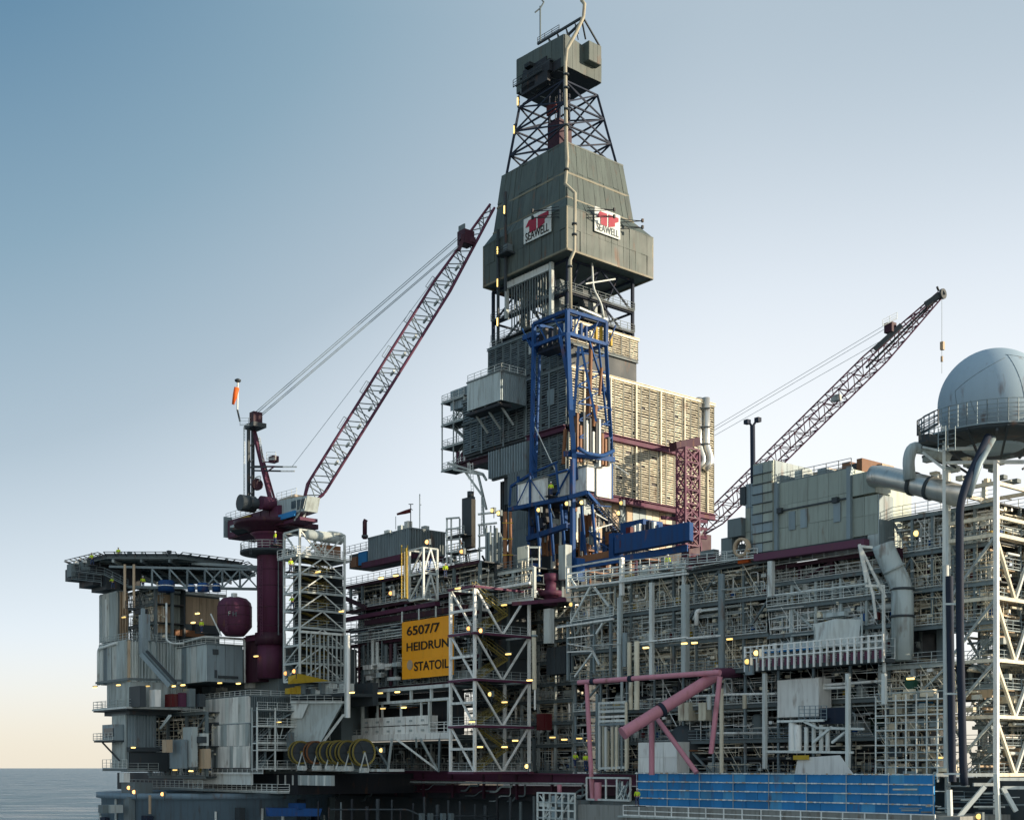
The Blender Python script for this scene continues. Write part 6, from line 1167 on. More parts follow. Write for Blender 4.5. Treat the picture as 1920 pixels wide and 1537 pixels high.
for px in (979, 985): mem(P(px, 1100, 179), P(px, 1052, 179), .2, 'louvre', 'post', yb, 'beam')
# ---- tall white stair tower (middle)
gt2 = G(890, 175)
st3, tA, tB, tz0, tz1 = stairtower('stair_tower', 'tall white braced stair tower at the centre, just right of the orange sign', gt2, 845, 992, 1098, 1447, 4, .36, 'white_paint', style='D', stairc='dull_yellow', brw=.24)
for k in range(4):
    zz = tz0 + (tz1 - tz0) * (k + .5) / 4; bm_(gt2.pt(0, 0, zz), gt2.pt(tA, 0, zz), .34, 'white_paint', 'beam', st3)
for k in range(5):
    zz = tz0 + (tz1 - tz0) * k / 4; bm_(gt2.pt(-.35, -.3, zz - .1), gt2.pt(-.35, tB + .5, zz - .1), .32, 'purple', 'deck_beam', st3); bm_(gt2.pt(-.3, -.35, zz - .1), gt2.pt(tA, -.35, zz - .1), .32, 'mauve', 'deck_beam', st3)
m2 = module('process_module', 'pipe filled open module seen through and beside the white stair tower', 'platform module', G(1062, 184), 0, G(1062, 184).a(850), 9, [P(0, y, 184).z for y in (1446, 1395, 1352, 1310, 1278, 1235, 1195, 1155, 1120)], 7, seed=41, pipes=8, verts=9, loops=5, eq=4, col='steel', brace=.15, colw=.35, beamc='steel_mid', b0=1.2)
pc_ = thing('beige_riser', 'pale beige vertical pipe standing right of the white stair tower', 'pipe', P(1002, 1292, 176)); mem(P(1002, 1292, 176), P(1001, 1182, 176), .32, 'louvre', 'pipe', pc_, 'cyl12'); lathe(P(1002, 1194, 176), [(.45, 0), (.45, .3)], 'grey_and_louvre_shade', 'flange', pc_, 12); mem(P(1003, 1292, 176), P(1003, 1330, 176), .14, 'white_paint', 'pipe', pc_)
rdb = thing('red_cabinet', 'dark red upright cabinet in the shade right of the white stair tower', 'cabinet', P(1014, 1368, 179)); g_ = G(1023, 179); gbox(g_, 0, g_.a(1006), 0, 1.2, g_.z(1368), g_.z(1337), 'red', 'case', rdb); gbox(g_, .2, g_.a(1006) - .2, -.1, 0, g_.z(1365), g_.z(1340), 'red', 'door', rdb)
dkx = thing('dark_enclosure', 'near black panelled enclosure high between the white tower and the pale columns', 'enclosure', P(1040, 1260, 180)); g_ = G(1060, 179.5); gbox(g_, 0, g_.a(1024), .1, 2, g_.z(1262), g_.z(1210), 'navy', 'body', dkx); clad(g_, 'L', 0, g_.a(1024), .1, g_.z(1262), g_.z(1210), .9, 9, 'steel_dark', dkx)
ppx = thing('purple_drum_stack', 'stack of dark red and purple round flanges under the foot of the blue tower', 'pipework', P(1040, 1130, 179)); c = P(1032, 1135, 180)
lathe(c, [(1.0, 0), (1.0, 1.3), (1.6, 1.35), (1.6, 2.0), (.8, 2.1), (.8, 3.4), (1.0, 3.45), (1.0, 4.4)], 'purple', 'flange_stack', ppx, 20); gbox(G(1050, 179), 0, 3.4, 0, 1, P(0, 1124, 179).z, P(0, 1118, 179).z, 'mauve', 'beam', ppx); bm_(P(960, 1132, 178), P(1062, 1124, 177), .5, 'purple', 'beam', ppx); bm_(P(990, 1100, 179), P(1040, 1112, 179), .3, 'purple_dark', 'beam', ppx)
gbox(G(1030, 178), 0, 1.2, 0, .9, P(0, 1205, 178).z, P(0, 1140, 178).z, 'steel_light', 'cable_duct', ppx)
for lx, ly, d_ in ((596, 1072, 'near the top of the left stair tower'), (640, 1146, 'at the right leg of the left stair tower'), (714, 1084, 'left of two under the grey clad building'), (742, 1079, 'right of two under the grey clad building'), (858, 1103, 'at the head of the white stair tower'), (945, 1134, 'under the top landing of the white stair tower'), (660, 1298, 'beside the tall white post'), (713, 1299, 'left of two between the deck beams below the sign'), (745, 1297, 'right of two between the deck beams below the sign'), (718, 1328, 'over the left tanks of the white rack'), (757, 1326, 'over the right tanks of the white rack'), (953, 1226, 'in the second bay of the white stair tower'), (946, 1316, 'in the third bay of the white stair tower'), (966, 1388, 'upper one in the bottom bay of the white stair tower'), (946, 1400, 'lower one in the bottom bay of the white stair tower'), (1036, 1382, 'leftmost of the row right of the white stair tower'), (1058, 1386, 'second of the row right of the white stair tower'), (1086, 1384, 'third of the row, left of the pink leg'), (1105, 1388, 'behind the long pink leg'), (885, 1353, 'by the corner leg of the white stair tower'), (993, 1275, 'right of the white tower near the beige pipe'), (900, 1400, 'lowest by the corner leg of the white tower')):
    lamp(lx, ly, 181.5 if lx < 840 else 173.5, 'lit yellow strip lamp ' + d_, 'strip lamps in the central modules', w=.85)
for lx, ly, m, d_ in ((801, 1016, 'lamp_orange', 'in front of the grey clad building'), (733, 1112, 'lamp_orange', 'deep under the grey clad building'), (866, 1034, 'lamp_orange', 'at the foot of the brown stack'), (536, 1262, 'lamp_orange', 'left of two over the yellow loader arm'), (552, 1258, 'lamp_orange', 'right of two over the yellow loader arm'), (879, 1178, 'lamp_orange', 'left of two high in the white stair tower'), (902, 1182, 'lamp_orange', 'right of two high in the white stair tower'), (715, 1406, 'lamp_warm', 'right of the hose reels'), (919, 1301, 'lamp_warm', 'half way up the white stair tower'), (988, 1436, 'lamp_warm', 'at the foot of the white stair tower'), (1071, 1133, 'lamp_warm', 'beside the purple flange stack')):
    lamp(lx, ly, 180 if lx < 840 else 173, 'round amber floodlight ' + d_, 'amber floodlights on the central decks', 'flood', m=m)
for lx, ly, d_ in ((1010, 956, 'under the left white cabin of the blue tower'), (1063, 944, 'left of two under the near corner of the blue tower'), (1091, 942, 'right of two under the near corner of the blue tower'), (1165, 943, 'upper one right of the blue stair'), (935, 962, 'right of two beside the dark corrugated opening'), (923, 957, 'left of two beside the dark corrugated opening'), (1160, 962, 'lower one right of the blue stair')): lamp(lx, ly, 180.5, 'round yellow floodlight ' + d_, 'floodlights round the blue tower platform', 'flood', m='lamp_warm')
# yellow valve unit at the pedestal foot
yv = thing('yellow_crane_arm', 'yellow folded loader arm lying at the foot of the left stair tower', 'loader', P(560, 1290, 188)); prism([P(540, 1282, 188), P(620, 1276, 187), P(620, 1276, 188), P(540, 1282, 189)], [P(540, 1268, 188), P(560, 1262, 187), P(560, 1262, 188), P(540, 1268, 189)], 'yellow', 'arm', yv)
for i in range(8): gbox(G(540 + i * 9, 188.5), 0, .9, 0, .6, P(0, 1300, 188).z, P(0, rnd.uniform(1278, 1294), 188).z, rnd.choice(['yellow', 'steel_mid', 'steel_dark', 'steel_light']), 'hydraulic_part', yv)
g_ = G(645, 188.5); dk2 = thing('middle_gallery', 'railed gallery deck between the crane pedestal and the tank rack', 'gallery', g_.pt(0, 0, g_.z(1310)))
gbox(g_, 0, g_.a(452), 0, 8, g_.z(1304), g_.z(1298), 'steel_dark', 'deck', dk2); railing([g_.pt(g_.a(452), 0, g_.z(1298)), g_.pt(0, 0, g_.z(1298))], dk2, 'steel_light'); railing([g_.pt(g_.a(452), 1, g_.z(1278)), g_.pt(0, 1, g_.z(1278))], dk2, 'steel')
gbox(g_, 0, g_.a(440), 5, 6, g_.z(1320), g_.z(1276), 'steel_dark', 'bulkhead', dk2)
for i in range(18):
    a = rnd.uniform(0, g_.a(460)); gbox(g_, a, a + rnd.uniform(.5, 2), .6, 2, g_.z(1298), g_.z(rnd.uniform(1276, 1292)), rnd.choice(['steel_dark', 'steel_mid', 'steel', 'steel_light', 'navy']), 'equipment_box', dk2)
mem(P(653, 1345, 184), P(653, 1190, 184), .3, 'white_paint', 'tall_post', dk2); mem(P(648, 1345, 184.5), P(648, 1190, 184.5), .16, 'steel_light', 'tall_post', dk2)
# ================================================================ RIGHT FACADE (one long wall plane running towards the camera)
GR = G(1870, 128)
ra_ = GR.a
def zr_(y, px, b=0): return GR.z(y, GR.a(px, b), b)
Z0, Z1, Z2, Z3 = 29.0, 41.7, 54.4, 63.0
n1 = module('process_module', 'tall pipe rack module of pale columns and dense pipes right of centre', 'platform module', GR, ra_(1430), ra_(1062), 11, [41.7, 45.7, 50.1, Z2], 9, seed=51, pipes=52, verts=20, loops=26, eq=9, col='steel_mid', brace=.12, colw=.3, railmod=1, beamc='steel_mid', maxr=.22, deck='steel_dark', b0=1.0, fine=420)
n2 = module('process_module', 'dark lower module with vessels between the pink frame and the blue windbreak', 'platform module', GR, ra_(1650), ra_(1062), 12, [Z0, 33.3, 37.5, 41.7], 10, seed=61, pipes=18, verts=20, loops=16, eq=12, col='grey_and_louvre_shade', brace=.06, colw=.3, beamc='steel_mid', deck='black', back='black', b0=1.6, thick=.9, pcol=['steel_mid', 'steel_dark', 'steel', 'steel_mid', 'steel_light', 'grey_and_louvre_shade', 'black'], fine=200)
n3 = module('process_module', 'module of sloping pipes and grey ducts directly under the ventilation building', 'platform module', GR, ra_(1664), ra_(1430), 9, [42.3, 45.4, 48.6, 51.4], 5, seed=71, pipes=44, verts=14, loops=16, eq=4, railmod=2, beamc='steel_mid', col='steel', brace=.08, colw=.3, deck='steel_dark', b0=1.0, maxr=.4, fine=260, pcol=['steel', 'steel_light', 'cladding', 'grey_and_louvre_shade', 'silver', 'steel_mid'])
n3b = module('support_storey', 'dark storey with purple steelwork between the ventilation building and the pipes', 'platform module', GR, ra_(1664), ra_(1420), 8, [51.5, 53.6], 4, seed=72, pipes=5, verts=4, loops=3, eq=3, col='purple_dark', brace=.3, deck='purple_dark', b0=2.2, maxr=.3, back='purple_dark')
# bold columns on the front
fr = thing('pipe_rack_front', 'row of tall pale columns and sloping cable trays on the front of the pipe rack', 'pipe rack', GR.pt(ra_(1353), 0, 41.7))
for px, yt, yb, r, m in ((1160, 1120, 1275, .3, 'steel_light'), (1166, 1045, 1116, .5, 'white_paint'), (1164, 1112, 1270, .38, 'steel'), (1222, 1092, 1275, .5, 'steel_light'), (1285, 1096, 1265, .75, 'steel'), (1282, 1066, 1096, .35, 'steel_light'), (1353, 1076, 1255, .42, 'grey_and_louvre_shade'), (1145, 1134, 1262, .32, 'grey_and_louvre_shade'), (1064, 1062, 1112, .35, 'steel_light'), (1065, 1165, 1275, .32, 'grey_and_louvre_shade'), (1114, 1170, 1262, .3, 'grey_and_louvre_shade'), (1446, 1052, 1118, .6, 'steel_light')):
    a = ra_(px, -.6); mem(GR.pt(a, -.6, zr_(yb, px, -.6)), GR.pt(a, -.6, zr_(yt, px, -.6)), r, m, 'column', fr, 'cyl12' if px in (1353,) else 'beam', r)
mem(GR.pt(ra_(1445), -.6, zr_(1118, 1445)), GR.pt(ra_(1630), -.6, zr_(1095, 1630)), .1, 'steel_light', 'pipe', fr)
for x0, y0, x1, y1, w, m in ((1062, 1064, 1166, 1046, .3, 'white_paint'), (1064, 1076, 1166, 1062, .28, 'white_paint'), (1066, 1084, 1285, 1062, .28, 'steel_light'), (1062, 1102, 1290, 1075, .38, 'white_paint'), (1064, 1120, 1150, 1110, .2, 'steel_light'), (1045, 1176, 1150, 1160, .38, 'white_paint'), (1046, 1172, 1112, 1166, .2, 'grey_and_louvre_shade'), (1064, 1196, 1112, 1190, .25, 'white_paint'), (1064, 1206, 1110, 1214, .2, 'white_paint'), (1064, 1222, 1112, 1220, .28, 'white_paint'), (1200, 1204, 1288, 1194, .3, 'white_paint'), (1288, 1196, 1352, 1191, .3, 'white_paint'), (1110, 1210, 1165, 1206, .14, 'steel_light'), (1290, 1112, 1420, 1098, .14, 'steel'), (1166, 1086, 1286, 1070, .3, 'steel_light')):
    mem(GR.pp(x0, y0, -.9), GR.pp(x1, y1, -.9), w, m, 'cable_tray', fr, 'beam', w * .6)
for x0, y0, x1, y1 in ((1070, 1168, 1108, 1098), (1112, 1098, 1142, 1136), (1078, 1268, 1112, 1222), (1112, 1222, 1124, 1246), (1118, 1188, 1130, 1168), (1082, 1102, 1070, 1084)):
    mem(GR.pp(x0, y0, -.8), GR.pp(x1, y1, -.8), .24, 'steel_light', 'brace', fr, 'beam')
for x0, x1, y, in ((1166, 1290, 1062), (1066, 1166, 1084), (1070, 1150, 1160), (1290, 1420, 1052)): railing([GR.pp(x0, y + 6, -.8), GR.pp(x1, y - 6, -.8)], fr, 'steel_light', w=.07)
tube([GR.pp(1300, 1162, -.5), GR.pp(1306, 1146, -.5), GR.pp(1352, 1141, -.5)], .14, 'steel_light', 'pipe', fr, 8, .6); tube([GR.pp(1306, 1172, -.6), GR.pp(1306, 1146, -.6), GR.pp(1314, 1144, -.6)], .28, 'white_paint', 'pipe', fr, 10, .7)
for px, yt, yb, r, m in ((1172, 1186, 1250, .34, 'grey_and_louvre_shade'), (1180, 1204, 1270, .3, 'louvre'), (1194, 1202, 1330, .36, 'louvre'), (1166, 1270, 1330, .2, 'steel'), (1183, 1270, 1330, .3, 'louvre')):
    mem(GR.pp(px, yb, -1.2), GR.pp(px, yt, -1.2), r, m, 'riser', fr, 'cyl12')
# clutter along the top deck
tpd = thing('top_deck_equipment', 'crowded railed top deck strip right of the blue tower foot', 'deck equipment', GR.pt(ra_(1240), 0, Z2))
for i in range(70):
    px = rnd.uniform(1172, 1425); a = ra_(px); k = rnd.random(); b = rnd.uniform(.2, 7)
    if k < .45: gbox(GR, a, a + rnd.uniform(.5, 2.2), b, b + 1, Z2, Z2 + rnd.uniform(.6, 2.3), rnd.choice(['steel_dark', 'steel_mid', 'steel', 'navy', 'steel_light', 'rust', 'purple_dark']), 'cabinet', tpd)
    elif k < .8: mem(GR.pt(a, b, Z2), GR.pt(a, b, Z2 + rnd.uniform(1, 3.0)), rnd.choice([.07, .12, .2]), rnd.choice(['steel', 'steel_light', 'purple', 'steel_dark']), 'standpipe', tpd)
    else: mem(GR.pt(a, b, Z2 + .8), GR.pt(a + rnd.uniform(2, 6), b, Z2 + .8), rnd.choice([.12, .25]), rnd.choice(['yellow', 'steel_light', 'silver', 'steel']), 'pipe', tpd)
gbox(GR, ra_(1420), ra_(1172), .5, 9, Z2 - .1, Z2, 'steel_dark', 'deck', tpd); railing([GR.pt(ra_(1420), -.4, Z2 + .1), GR.pt(ra_(1172), -.4, Z2 + .1)], tpd, 'steel_light'); railing([GR.pt(ra_(1420), 5, Z2 + .1), GR.pt(ra_(1172), 5, Z2 + .1)], tpd, 'steel')
bm_(GR.pp(1296, 1053, 0), GR.pp(1345, 1048, 0), 1.0, 'purple_dark', 'skid_beam', tpd)
fan = thing('round_fan', 'round pale intake ring with dark centre left of the ventilation building base', 'fan', GR.pp(1392, 1048, 0)); c = GR.pp(1394, 1027, -.3)
lathe(c, [(1.15, 0), (1.15, .6), (.85, .62), (.8, .1), (1.15, 0)], 'beige', 'casing', fan, 24, axis=-U, caps=False); lathe(c, [(.5, .1), (.5, .3)], 'steel_dark', 'hub', fan, 12, axis=-U)
for k in range(8): an = R(k * 45); mem(c - U * .3, c - U * .3 + (V * math.cos(an) + Z * math.sin(an)) * .82, .09, 'steel_dark', 'blade', fan, 'beam')
gbox(GR, ra_(1400), ra_(1380), .3, 2, zr_(1054, 1392), zr_(1044, 1392), 'orange', 'base_frame', fan); gbox(GR, ra_(1372), ra_(1352), 0, 1.5, zr_(1050, 1360), zr_(1008, 1360), 'steel_mid', 'motor_box', fan)
# ---- ventilation building
vb = thing('ventilation_building', 'large grey green panelled ventilation building on a purple beam at the upper right', 'building', GR.pt(ra_(1530), 3, Z2))
zt = zr_(906, 1456); a0, a1_ = ra_(1592), ra_(1456); a2 = ra_(1414)
gbox(GR, a0, a1_, .3, 12, Z2 + .4, zt, 'hvac', 'main_box', vb); clad(GR, 'L', a0 + .1, a1_ - .1, .3, Z2 + .5, zt, 1.35, 2.9, 'hvac', vb, t=.1, gap=.03, rows=3)
for pxx in (1456, 1592): bm_(GR.pt(ra_(pxx), .1, Z2), GR.pt(ra_(pxx), .1, zt + .1), .5, 'corr_blue', 'corner_post', vb)
zt2_ = zr_(870, 1420); gbox(GR, a1_ + .3, a2, -.2, 7, Z2 + .3, zt2_, 'hvac', 'stair_head', vb)
for k in range(9):
    z_ = Z2 + .6 + k * (zt2_ - Z2 - .8) / 9; clad(GR, 'L', a1_ + .35, a2 - .1, -.2, z_, z_ + (zt2_ - Z2 - .8) / 9, 1.3, 2, ['hvac', 'corr_blue', 'hvac'], vb, t=.12, gap=.08, rows=1); bm_(GR.pt(a1_ + .3, -.4, z_), GR.pt(a2, -.4, z_), .1, 'steel_dark', 'ledge', vb)
clad(GR, 'R', .0, 6.5, a1_ + .3, zt, zt2_, 1.1, 3, 'grey_and_louvre_shade', vb, t=.1)
gbox(GR, a2 + .1, ra_(1392), .6, 6, Z2 + .5, zr_(905, 1400), 'hvac', 'rear_wing', vb); clad(GR, 'L', a2 + .2, ra_(1392), .6, Z2 + .6, zr_(905, 1400), .9, 3, ['hvac', 'corr_blue'], vb, rows=3)
gbox(GR, ra_(1394), ra_(1384), .3, 2, zr_(945, 1388), zr_(912, 1388), 'steel_dark', 'vent', vb); gbox(GR, ra_(1392), ra_(1366), -.2, 2.4, zr_(1006, 1380), zr_(972, 1380), 'steel_mid', 'fan_box', vb)
bm_(GR.pp(1418, 1046, -.4), GR.pp(1625, 1017, -.4), .95, 'mauve', 'base_beam', vb, .8); bm_(GR.pp(1430, 1038, -.3), GR.pp(1625, 1008, -.3), .3, 'steel_dark', 'base_beam', vb)
mzz = zr_(958, 1460); bm_(GR.pt(a0, .05, mzz), GR.pt(a1_, .05, mzz), .16, 'steel_dark', 'service_rail', vb); gbox(GR, ra_(1467), ra_(1459), -.3, .3, mzz - .3, mzz + .3, 'steel_dark', 'junction_box', vb); gbox(GR, ra_(1572), ra_(1562), -.3, .3, mzz - .3, mzz + .3, 'steel_dark', 'junction_box', vb)
for px in (1478, 1500, 1562): a = ra_(px); panel(GR, 'L', a - .9, a, .16, mzz - 2.4, mzz - .3, .1, 'corr_blue', 'filter_panel', vb)
railing([GR.pt(a0, .4, zt), GR.pt(a1_, .4, zt)], vb, 'steel_mid')
for i in range(34):
    a = rnd.uniform(a0 - 1, a1_); gbox(GR, a, a + rnd.uniform(.4, 1.5), rnd.uniform(2, 7), 8, zt, zt + rnd.uniform(.3, 1.7), rnd.choice(['beige', 'grey_and_louvre_shade', 'steel', 'rust', 'steel_dark', 'louvre']), 'roof_unit', vb)
gbox(GR, a2 - .5, a1_ + 2.5, 1, 7, zt2_, zt2_ + .3, 'steel_dark', 'roof_cap', vb)
# big duct at the right of the building
bd2 = thing('elbow_duct', 'huge silver duct leaving the ventilation building and running right with a rounded bend', 'duct', GR.pp(1650, 900, 0))
gbox(GR, ra_(1640), a0 - .3, .2, 3, zr_(926, 1620), zr_(884, 1620), 'hvac', 'duct_box', bd2); clad(GR, 'L', ra_(1640), a0 - .3, .2, zr_(926, 1620), zr_(884, 1620), 1.6, 9, 'hvac', bd2)
pA = GR.pt(ra_(1640), 1.6, zr_(903, 1640)); 
def GP2(px, py, D): return P(px, py, D)
pB = GP2(1652, 896, 138)
tube([GP2(1637, 893, 139), GP2(1655, 893, 138), GP2(1690, 901, 136), GP2(1740, 913, 133.5), GP2(1806, 932, 131.5)], 1.15, 'silver', 'duct', bd2, 20, .8)
for px, y in ((1713, 908), (1745, 916)): c = GP2(px, y - 1, 134.8 if px < 1730 else 133.4); lathe(c, [(1.25, -.2), (1.25, .2)], 'steel_dark', 'flange', bd2, 20, axis=(GP2(1740, 913, 133.5) - GP2(1690, 901, 136)).normalized())
gbd = G(1646, 139); lz0, lz1 = gbd.z(1024), gbd.z(926)
gbox(gbd, 0, gbd.a(1598), 0, gbd.b(1673), gbd.z(1000), lz1, 'hvac', 'plenum', bd2); clad(gbd, 'L', 0, gbd.a(1598), 0, gbd.z(1000), lz1, 1.8, 3, 'hvac', bd2, rows=2); gbox(gbd, -.1, 1.3, 0, gbd.b(1673), lz0, lz1, 'cladding', 'down_duct', bd2); clad(gbd, 'R', 0, gbd.b(1673), -.1, lz0, lz1, .8, 9, 'grey_and_louvre_shade', bd2); clad(gbd, 'L', 0, 1.2, 0, lz0, gbd.z(1000), .8, 9, 'cladding', bd2)
d2 = thing('silver_stack', 'silver clad duct slanting down then dropping vertically at the lower right', 'duct', P(1690, 1235, 137))
tube([P(1655, 1020, 137.5), P(1660, 1035, 137.5), P(1687, 1092, 137), P(1692, 1110, 137), P(1692, 1238, 137)], 1.15, 'cladding', 'duct', d2, 22, .5)
for y in (1107, 1158): lathe(P(1692, y, 137), [(1.28, 0), (1.28, .25)], 'steel_dark', 'flange', d2, 22)
lathe(P(1676, 1066, 137), [(1.25, -.12), (1.25, .12)], 'steel', 'flange', d2, 22, axis=(P(1687, 1092, 137) - P(1660, 1035, 137)).normalized())
for x0, y0, x1, y1 in ((1611, 1022, 1624, 1092), (1611, 1022, 1660, 1120), (1611, 1020, 1638, 1122), (1622, 1098, 1656, 1098), (1612, 1024, 1636, 1026), (1656, 1096, 1658, 1260), (1636, 1110, 1642, 1160)): mem(P(x0, y0, 135.5), P(x1, y1, 135.5), .26, 'steel_light', 'support_frame', d2, 'beam')
# sunlit panelled wall and stacks between duct and tower
sw = thing('sunlit_wall', 'bright cream sunlit panel wall between the silver duct and the dark risers', 'wall', P(1735, 1235, 141)); g_ = G(1705, 142); b_ = g_.b(1768); gbox(g_, .1, 2, .1, b_, g_.z(1238), g_.z(1106), 'beige', 'body', sw); clad(g_, 'R', 0, b_, 0, g_.z(1238), g_.z(1106), 1.1, 1.1, ['white_paint', 'louvre'], sw, t=.1, gap=.1)
gbox(G(1770, 139), 0, .9, 0, .9, P(0, 1240, 139).z, P(0, 1085, 139).z, 'grey_and_louvre_shade', 'corner_pipe', sw)
# tarp and grey sheets in the pipe module
tp = thing('grey_tarpaulin', 'smooth light grey tarpaulin sheet hanging among the pipes above the white bridge railing', 'tarpaulin', GR.pp(1575, 1212, -.3)); aa, ab = ra_(1616), ra_(1528)
vs = []; fs = []; n = 12
for i in range(n + 1):
    for j in range(5):
        t = i / n; vs.append(GR.pt(aa + (ab - aa) * t, -.3 - .35 * math.sin(t * 9 + j) * .4 - .3 * math.sin(math.pi * t), zr_(1212, 1570) + j * .75 - .5 * abs(t - .5)))
for i in range(n):
    for j in range(4): fs.append((i * 5 + j, i * 5 + j + 1, (i + 1) * 5 + j + 1, (i + 1) * 5 + j))
o = solid(vs, fs, 'steel_light', 'sheet', tp); [setattr(p, 'use_smooth', True) for p in o.data.polygons]
for px in (1528, 1616): mem(GR.pp(px, 1214, -.2), GR.pp(px, 1150, -.2), .12, 'steel', 'tie_post', tp)
btp = thing('blue_tarpaulin', 'strip of blue sheeting laid along the module edge behind the white bridge railing', 'tarpaulin', GR.pp(1480, 1222, -.2)); gbox(GR, ra_(1528), ra_(1424), -.4, .2, zr_(1221, 1480), zr_(1214, 1480), 'blue_bright', 'sheet', btp)
for x0, w, y0, y1 in ((1545, 40, 1150, 1158), (1470, 70, 1208, 1216)): gbox(GR, ra_(x0 + w), ra_(x0), -.2, .6, zr_(y1, x0), zr_(y0, x0), 'cladding', 'duct', n3)
# ---- white bridge railing with purple back
wb = thing('footbridge', 'footbridge with close white uprights over purple plates crossing the right modules', 'footbridge', GR.pp(1530, 1260, -3))
gbox(GR, ra_(1657, -3), ra_(1398, -3), -3, -1, 41.0, 41.4, 'steel_dark', 'deck', wb)
Lb0, Lb1 = ra_(1657, -3), ra_(1398, -3)
for i in range(22):
    a = Lb0 + (Lb1 - Lb0) * i / 21; bm_(GR.pt(a, -3.1, 41.0), GR.pt(a, -3.1, 43.9), .2, 'white_paint', 'upright', wb)
    if i < 21: gbox(GR, a + .2, a + (Lb1 - Lb0) / 21 - .2, -2.9, -2.8, 41.2, 42.3, 'mauve', 'kick_panel', wb)
for z_ in (43.8, 43.2, 42.5): bm_(GR.pt(Lb0, -3.15, z_), GR.pt(Lb1, -3.15, z_), .14, 'white_paint', 'rail', wb)
railing([GR.pt(Lb0, -1, 41.4), GR.pt(Lb1, -1, 41.4)], wb, 'steel_light', h=2.2); gbox(GR, ra_(1412, -3.4), ra_(1398, -3.4), -3.5, -3.2, zr_(1270, 1400), zr_(1246, 1400), 'grey_and_louvre_shade', 'panel', wb)
for px in (1434, 1590, 1658): mem(GR.pp(px, 1440 if px < 1600 else 1320, -2.6), GR.pp(px, 1262, -2.6), .42, 'steel_light', 'support_post', wb, 'beam')
# ---- pink tubular frame
pf = thing('pink_frame', 'pink tubular support frame with a thick diagonal boom in front of the dark lower module', 'tubular frame', GR.pp(1220, 1450, -5))
Dp = lambda px: GR.pt(ra_(px, -5), -5, 0).y
def pk_(x0, y0, x1, y1, r, m='pink', nm='tube', d0=0, d1=0): mem(P(x0, y0, Dp(x0) + d0), P(x1, y1, Dp(x1) + d1), r, m, nm, pf, 'cyl16')
pk_(1085, 1279, 1350, 1260, .32); pk_(1100, 1282, 1111, 1500, .3); pk_(1350, 1268, 1333, 1412, .3); pk_(1222, 1336, 1222, 1452, .34, d0=-4, d1=-4); pk_(1226, 1338, 1306, 1448, .30, d0=-4, d1=-4)
mem(P(1170, 1373, 148), P(1345, 1264, 152), .70, 'pink', 'boom_tube', pf, 'cyl16'); mem(P(1342, 1262, 152.5), P(1396, 1260, 158), .62, 'mauve', 'tube', pf, 'cyl16')
dcol = (P(1345, 1264, 152) - P(1170, 1373, 148)).normalized(); lathe(P(1240, 1330, 149.6), [(.86, -.25), (.86, .25)], 'navy', 'collar', pf, 20, axis=dcol); lathe(P(1170, 1373, 148), [(.76, -.2), (.76, .1)], 'pink', 'end_flange', pf, 20, axis=dcol)
for px, y in ((1112, 1277), (1183, 1272)): lathe(P(px, y, Dp(px)), [(.42, -.3), (.42, .3)], 'navy', 'collar', pf, 16, axis=(P(1350, 1260, Dp(1350)) - P(1085, 1279, Dp(1085))).normalized())
pk_(1121, 1500, 1121, 1466, .45); pk_(1049, 1486, 1049, 1470, .3)
# white cabins and equipment in the lower module
def cab(nm, lab, cat, pc, pl, yt, yb, boff, m, pw=1.5, ph=3, kind='box', rows=None):
    T = thing(nm, lab, cat, GR.pp(pc, yb, boff)); a0, a1 = ra_(pc, boff), ra_(pl, boff); z0, z1 = zr_(yb, pc, boff), zr_(yt, pc, boff)
    gbox(GR, a0, a1, boff + .05, boff + 2.2, z0, z1, m, 'body', T); clad(GR, 'L', a0, a1, boff, z0, z1, pw, ph, m, T, kind, rows=rows); return T
cab('white_cabin', 'blank white square cabin beneath the footbridge at the right', 'cabin', 1536, 1458, 1270, 1342, -1.2, 'white_paint', 9, 9)
cab('white_cabin', 'small white cabin with shelves behind the leg of the pink frame', 'cabin', 1270, 1197, 1390, 1448, -.8, 'white_paint', 2.2, 2)
cab('pale_cylinder_box', 'cream upright vessel pair behind the thick pink boom', 'vessel', 1292, 1272, 1316, 1350, .8, 'louvre', .8, 9)
cab('pale_cylinder_box', 'narrow cream vessel just right of the wider cream pair behind the pink frame', 'vessel', 1324, 1310, 1316, 1350, .8, 'louvre', .6, 9)
tk = thing('dark_tank', 'round dark bronze tank standing in shade behind the pink frame', 'tank', GR.pp(1290, 1448, 2)); c = GR.pt(ra_(1292, 3), 3, Z0); lathe(c, [(2.2, 0), (2.2, 5.6), (1.6, 6.2), (.5, 6.5)], 'steel_dark', 'shell', tk, 28); lathe(c + Z * 3, [(2.27, 0), (2.27, .2)], 'rust', 'band', tk, 28)
wl_ = thing('white_launch_frame', 'cluster of pale upright tanks and pipes under the footbridge right of centre', 'tank', GR.pp(1500, 1420, -2))
for i, px in enumerate((1486, 1496, 1512, 1526, 1540, 1552)): a = ra_(px, -2); mem(GR.pt(a, -2, zr_(1412, px)), GR.pt(a, -2, zr_(1356 + (i % 3) * 4, px)), .45 if i < 2 else .25, 'white_paint' if i < 2 else 'steel_light', 'upright_tank', wl_, 'cyl12')
for x0, y0, x1, y1 in ((1458, 1352, 1545, 1350), (1508, 1352, 1530, 1362), (1530, 1364, 1620, 1366), (1524, 1392, 1560, 1362), (1430, 1408, 1600, 1410), (1560, 1392, 1585, 1372)): mem(GR.pp(x0, y0, -2.4), GR.pp(x1, y1, -2.4), .26, 'steel_light', 'frame_bar', wl_, 'beam')
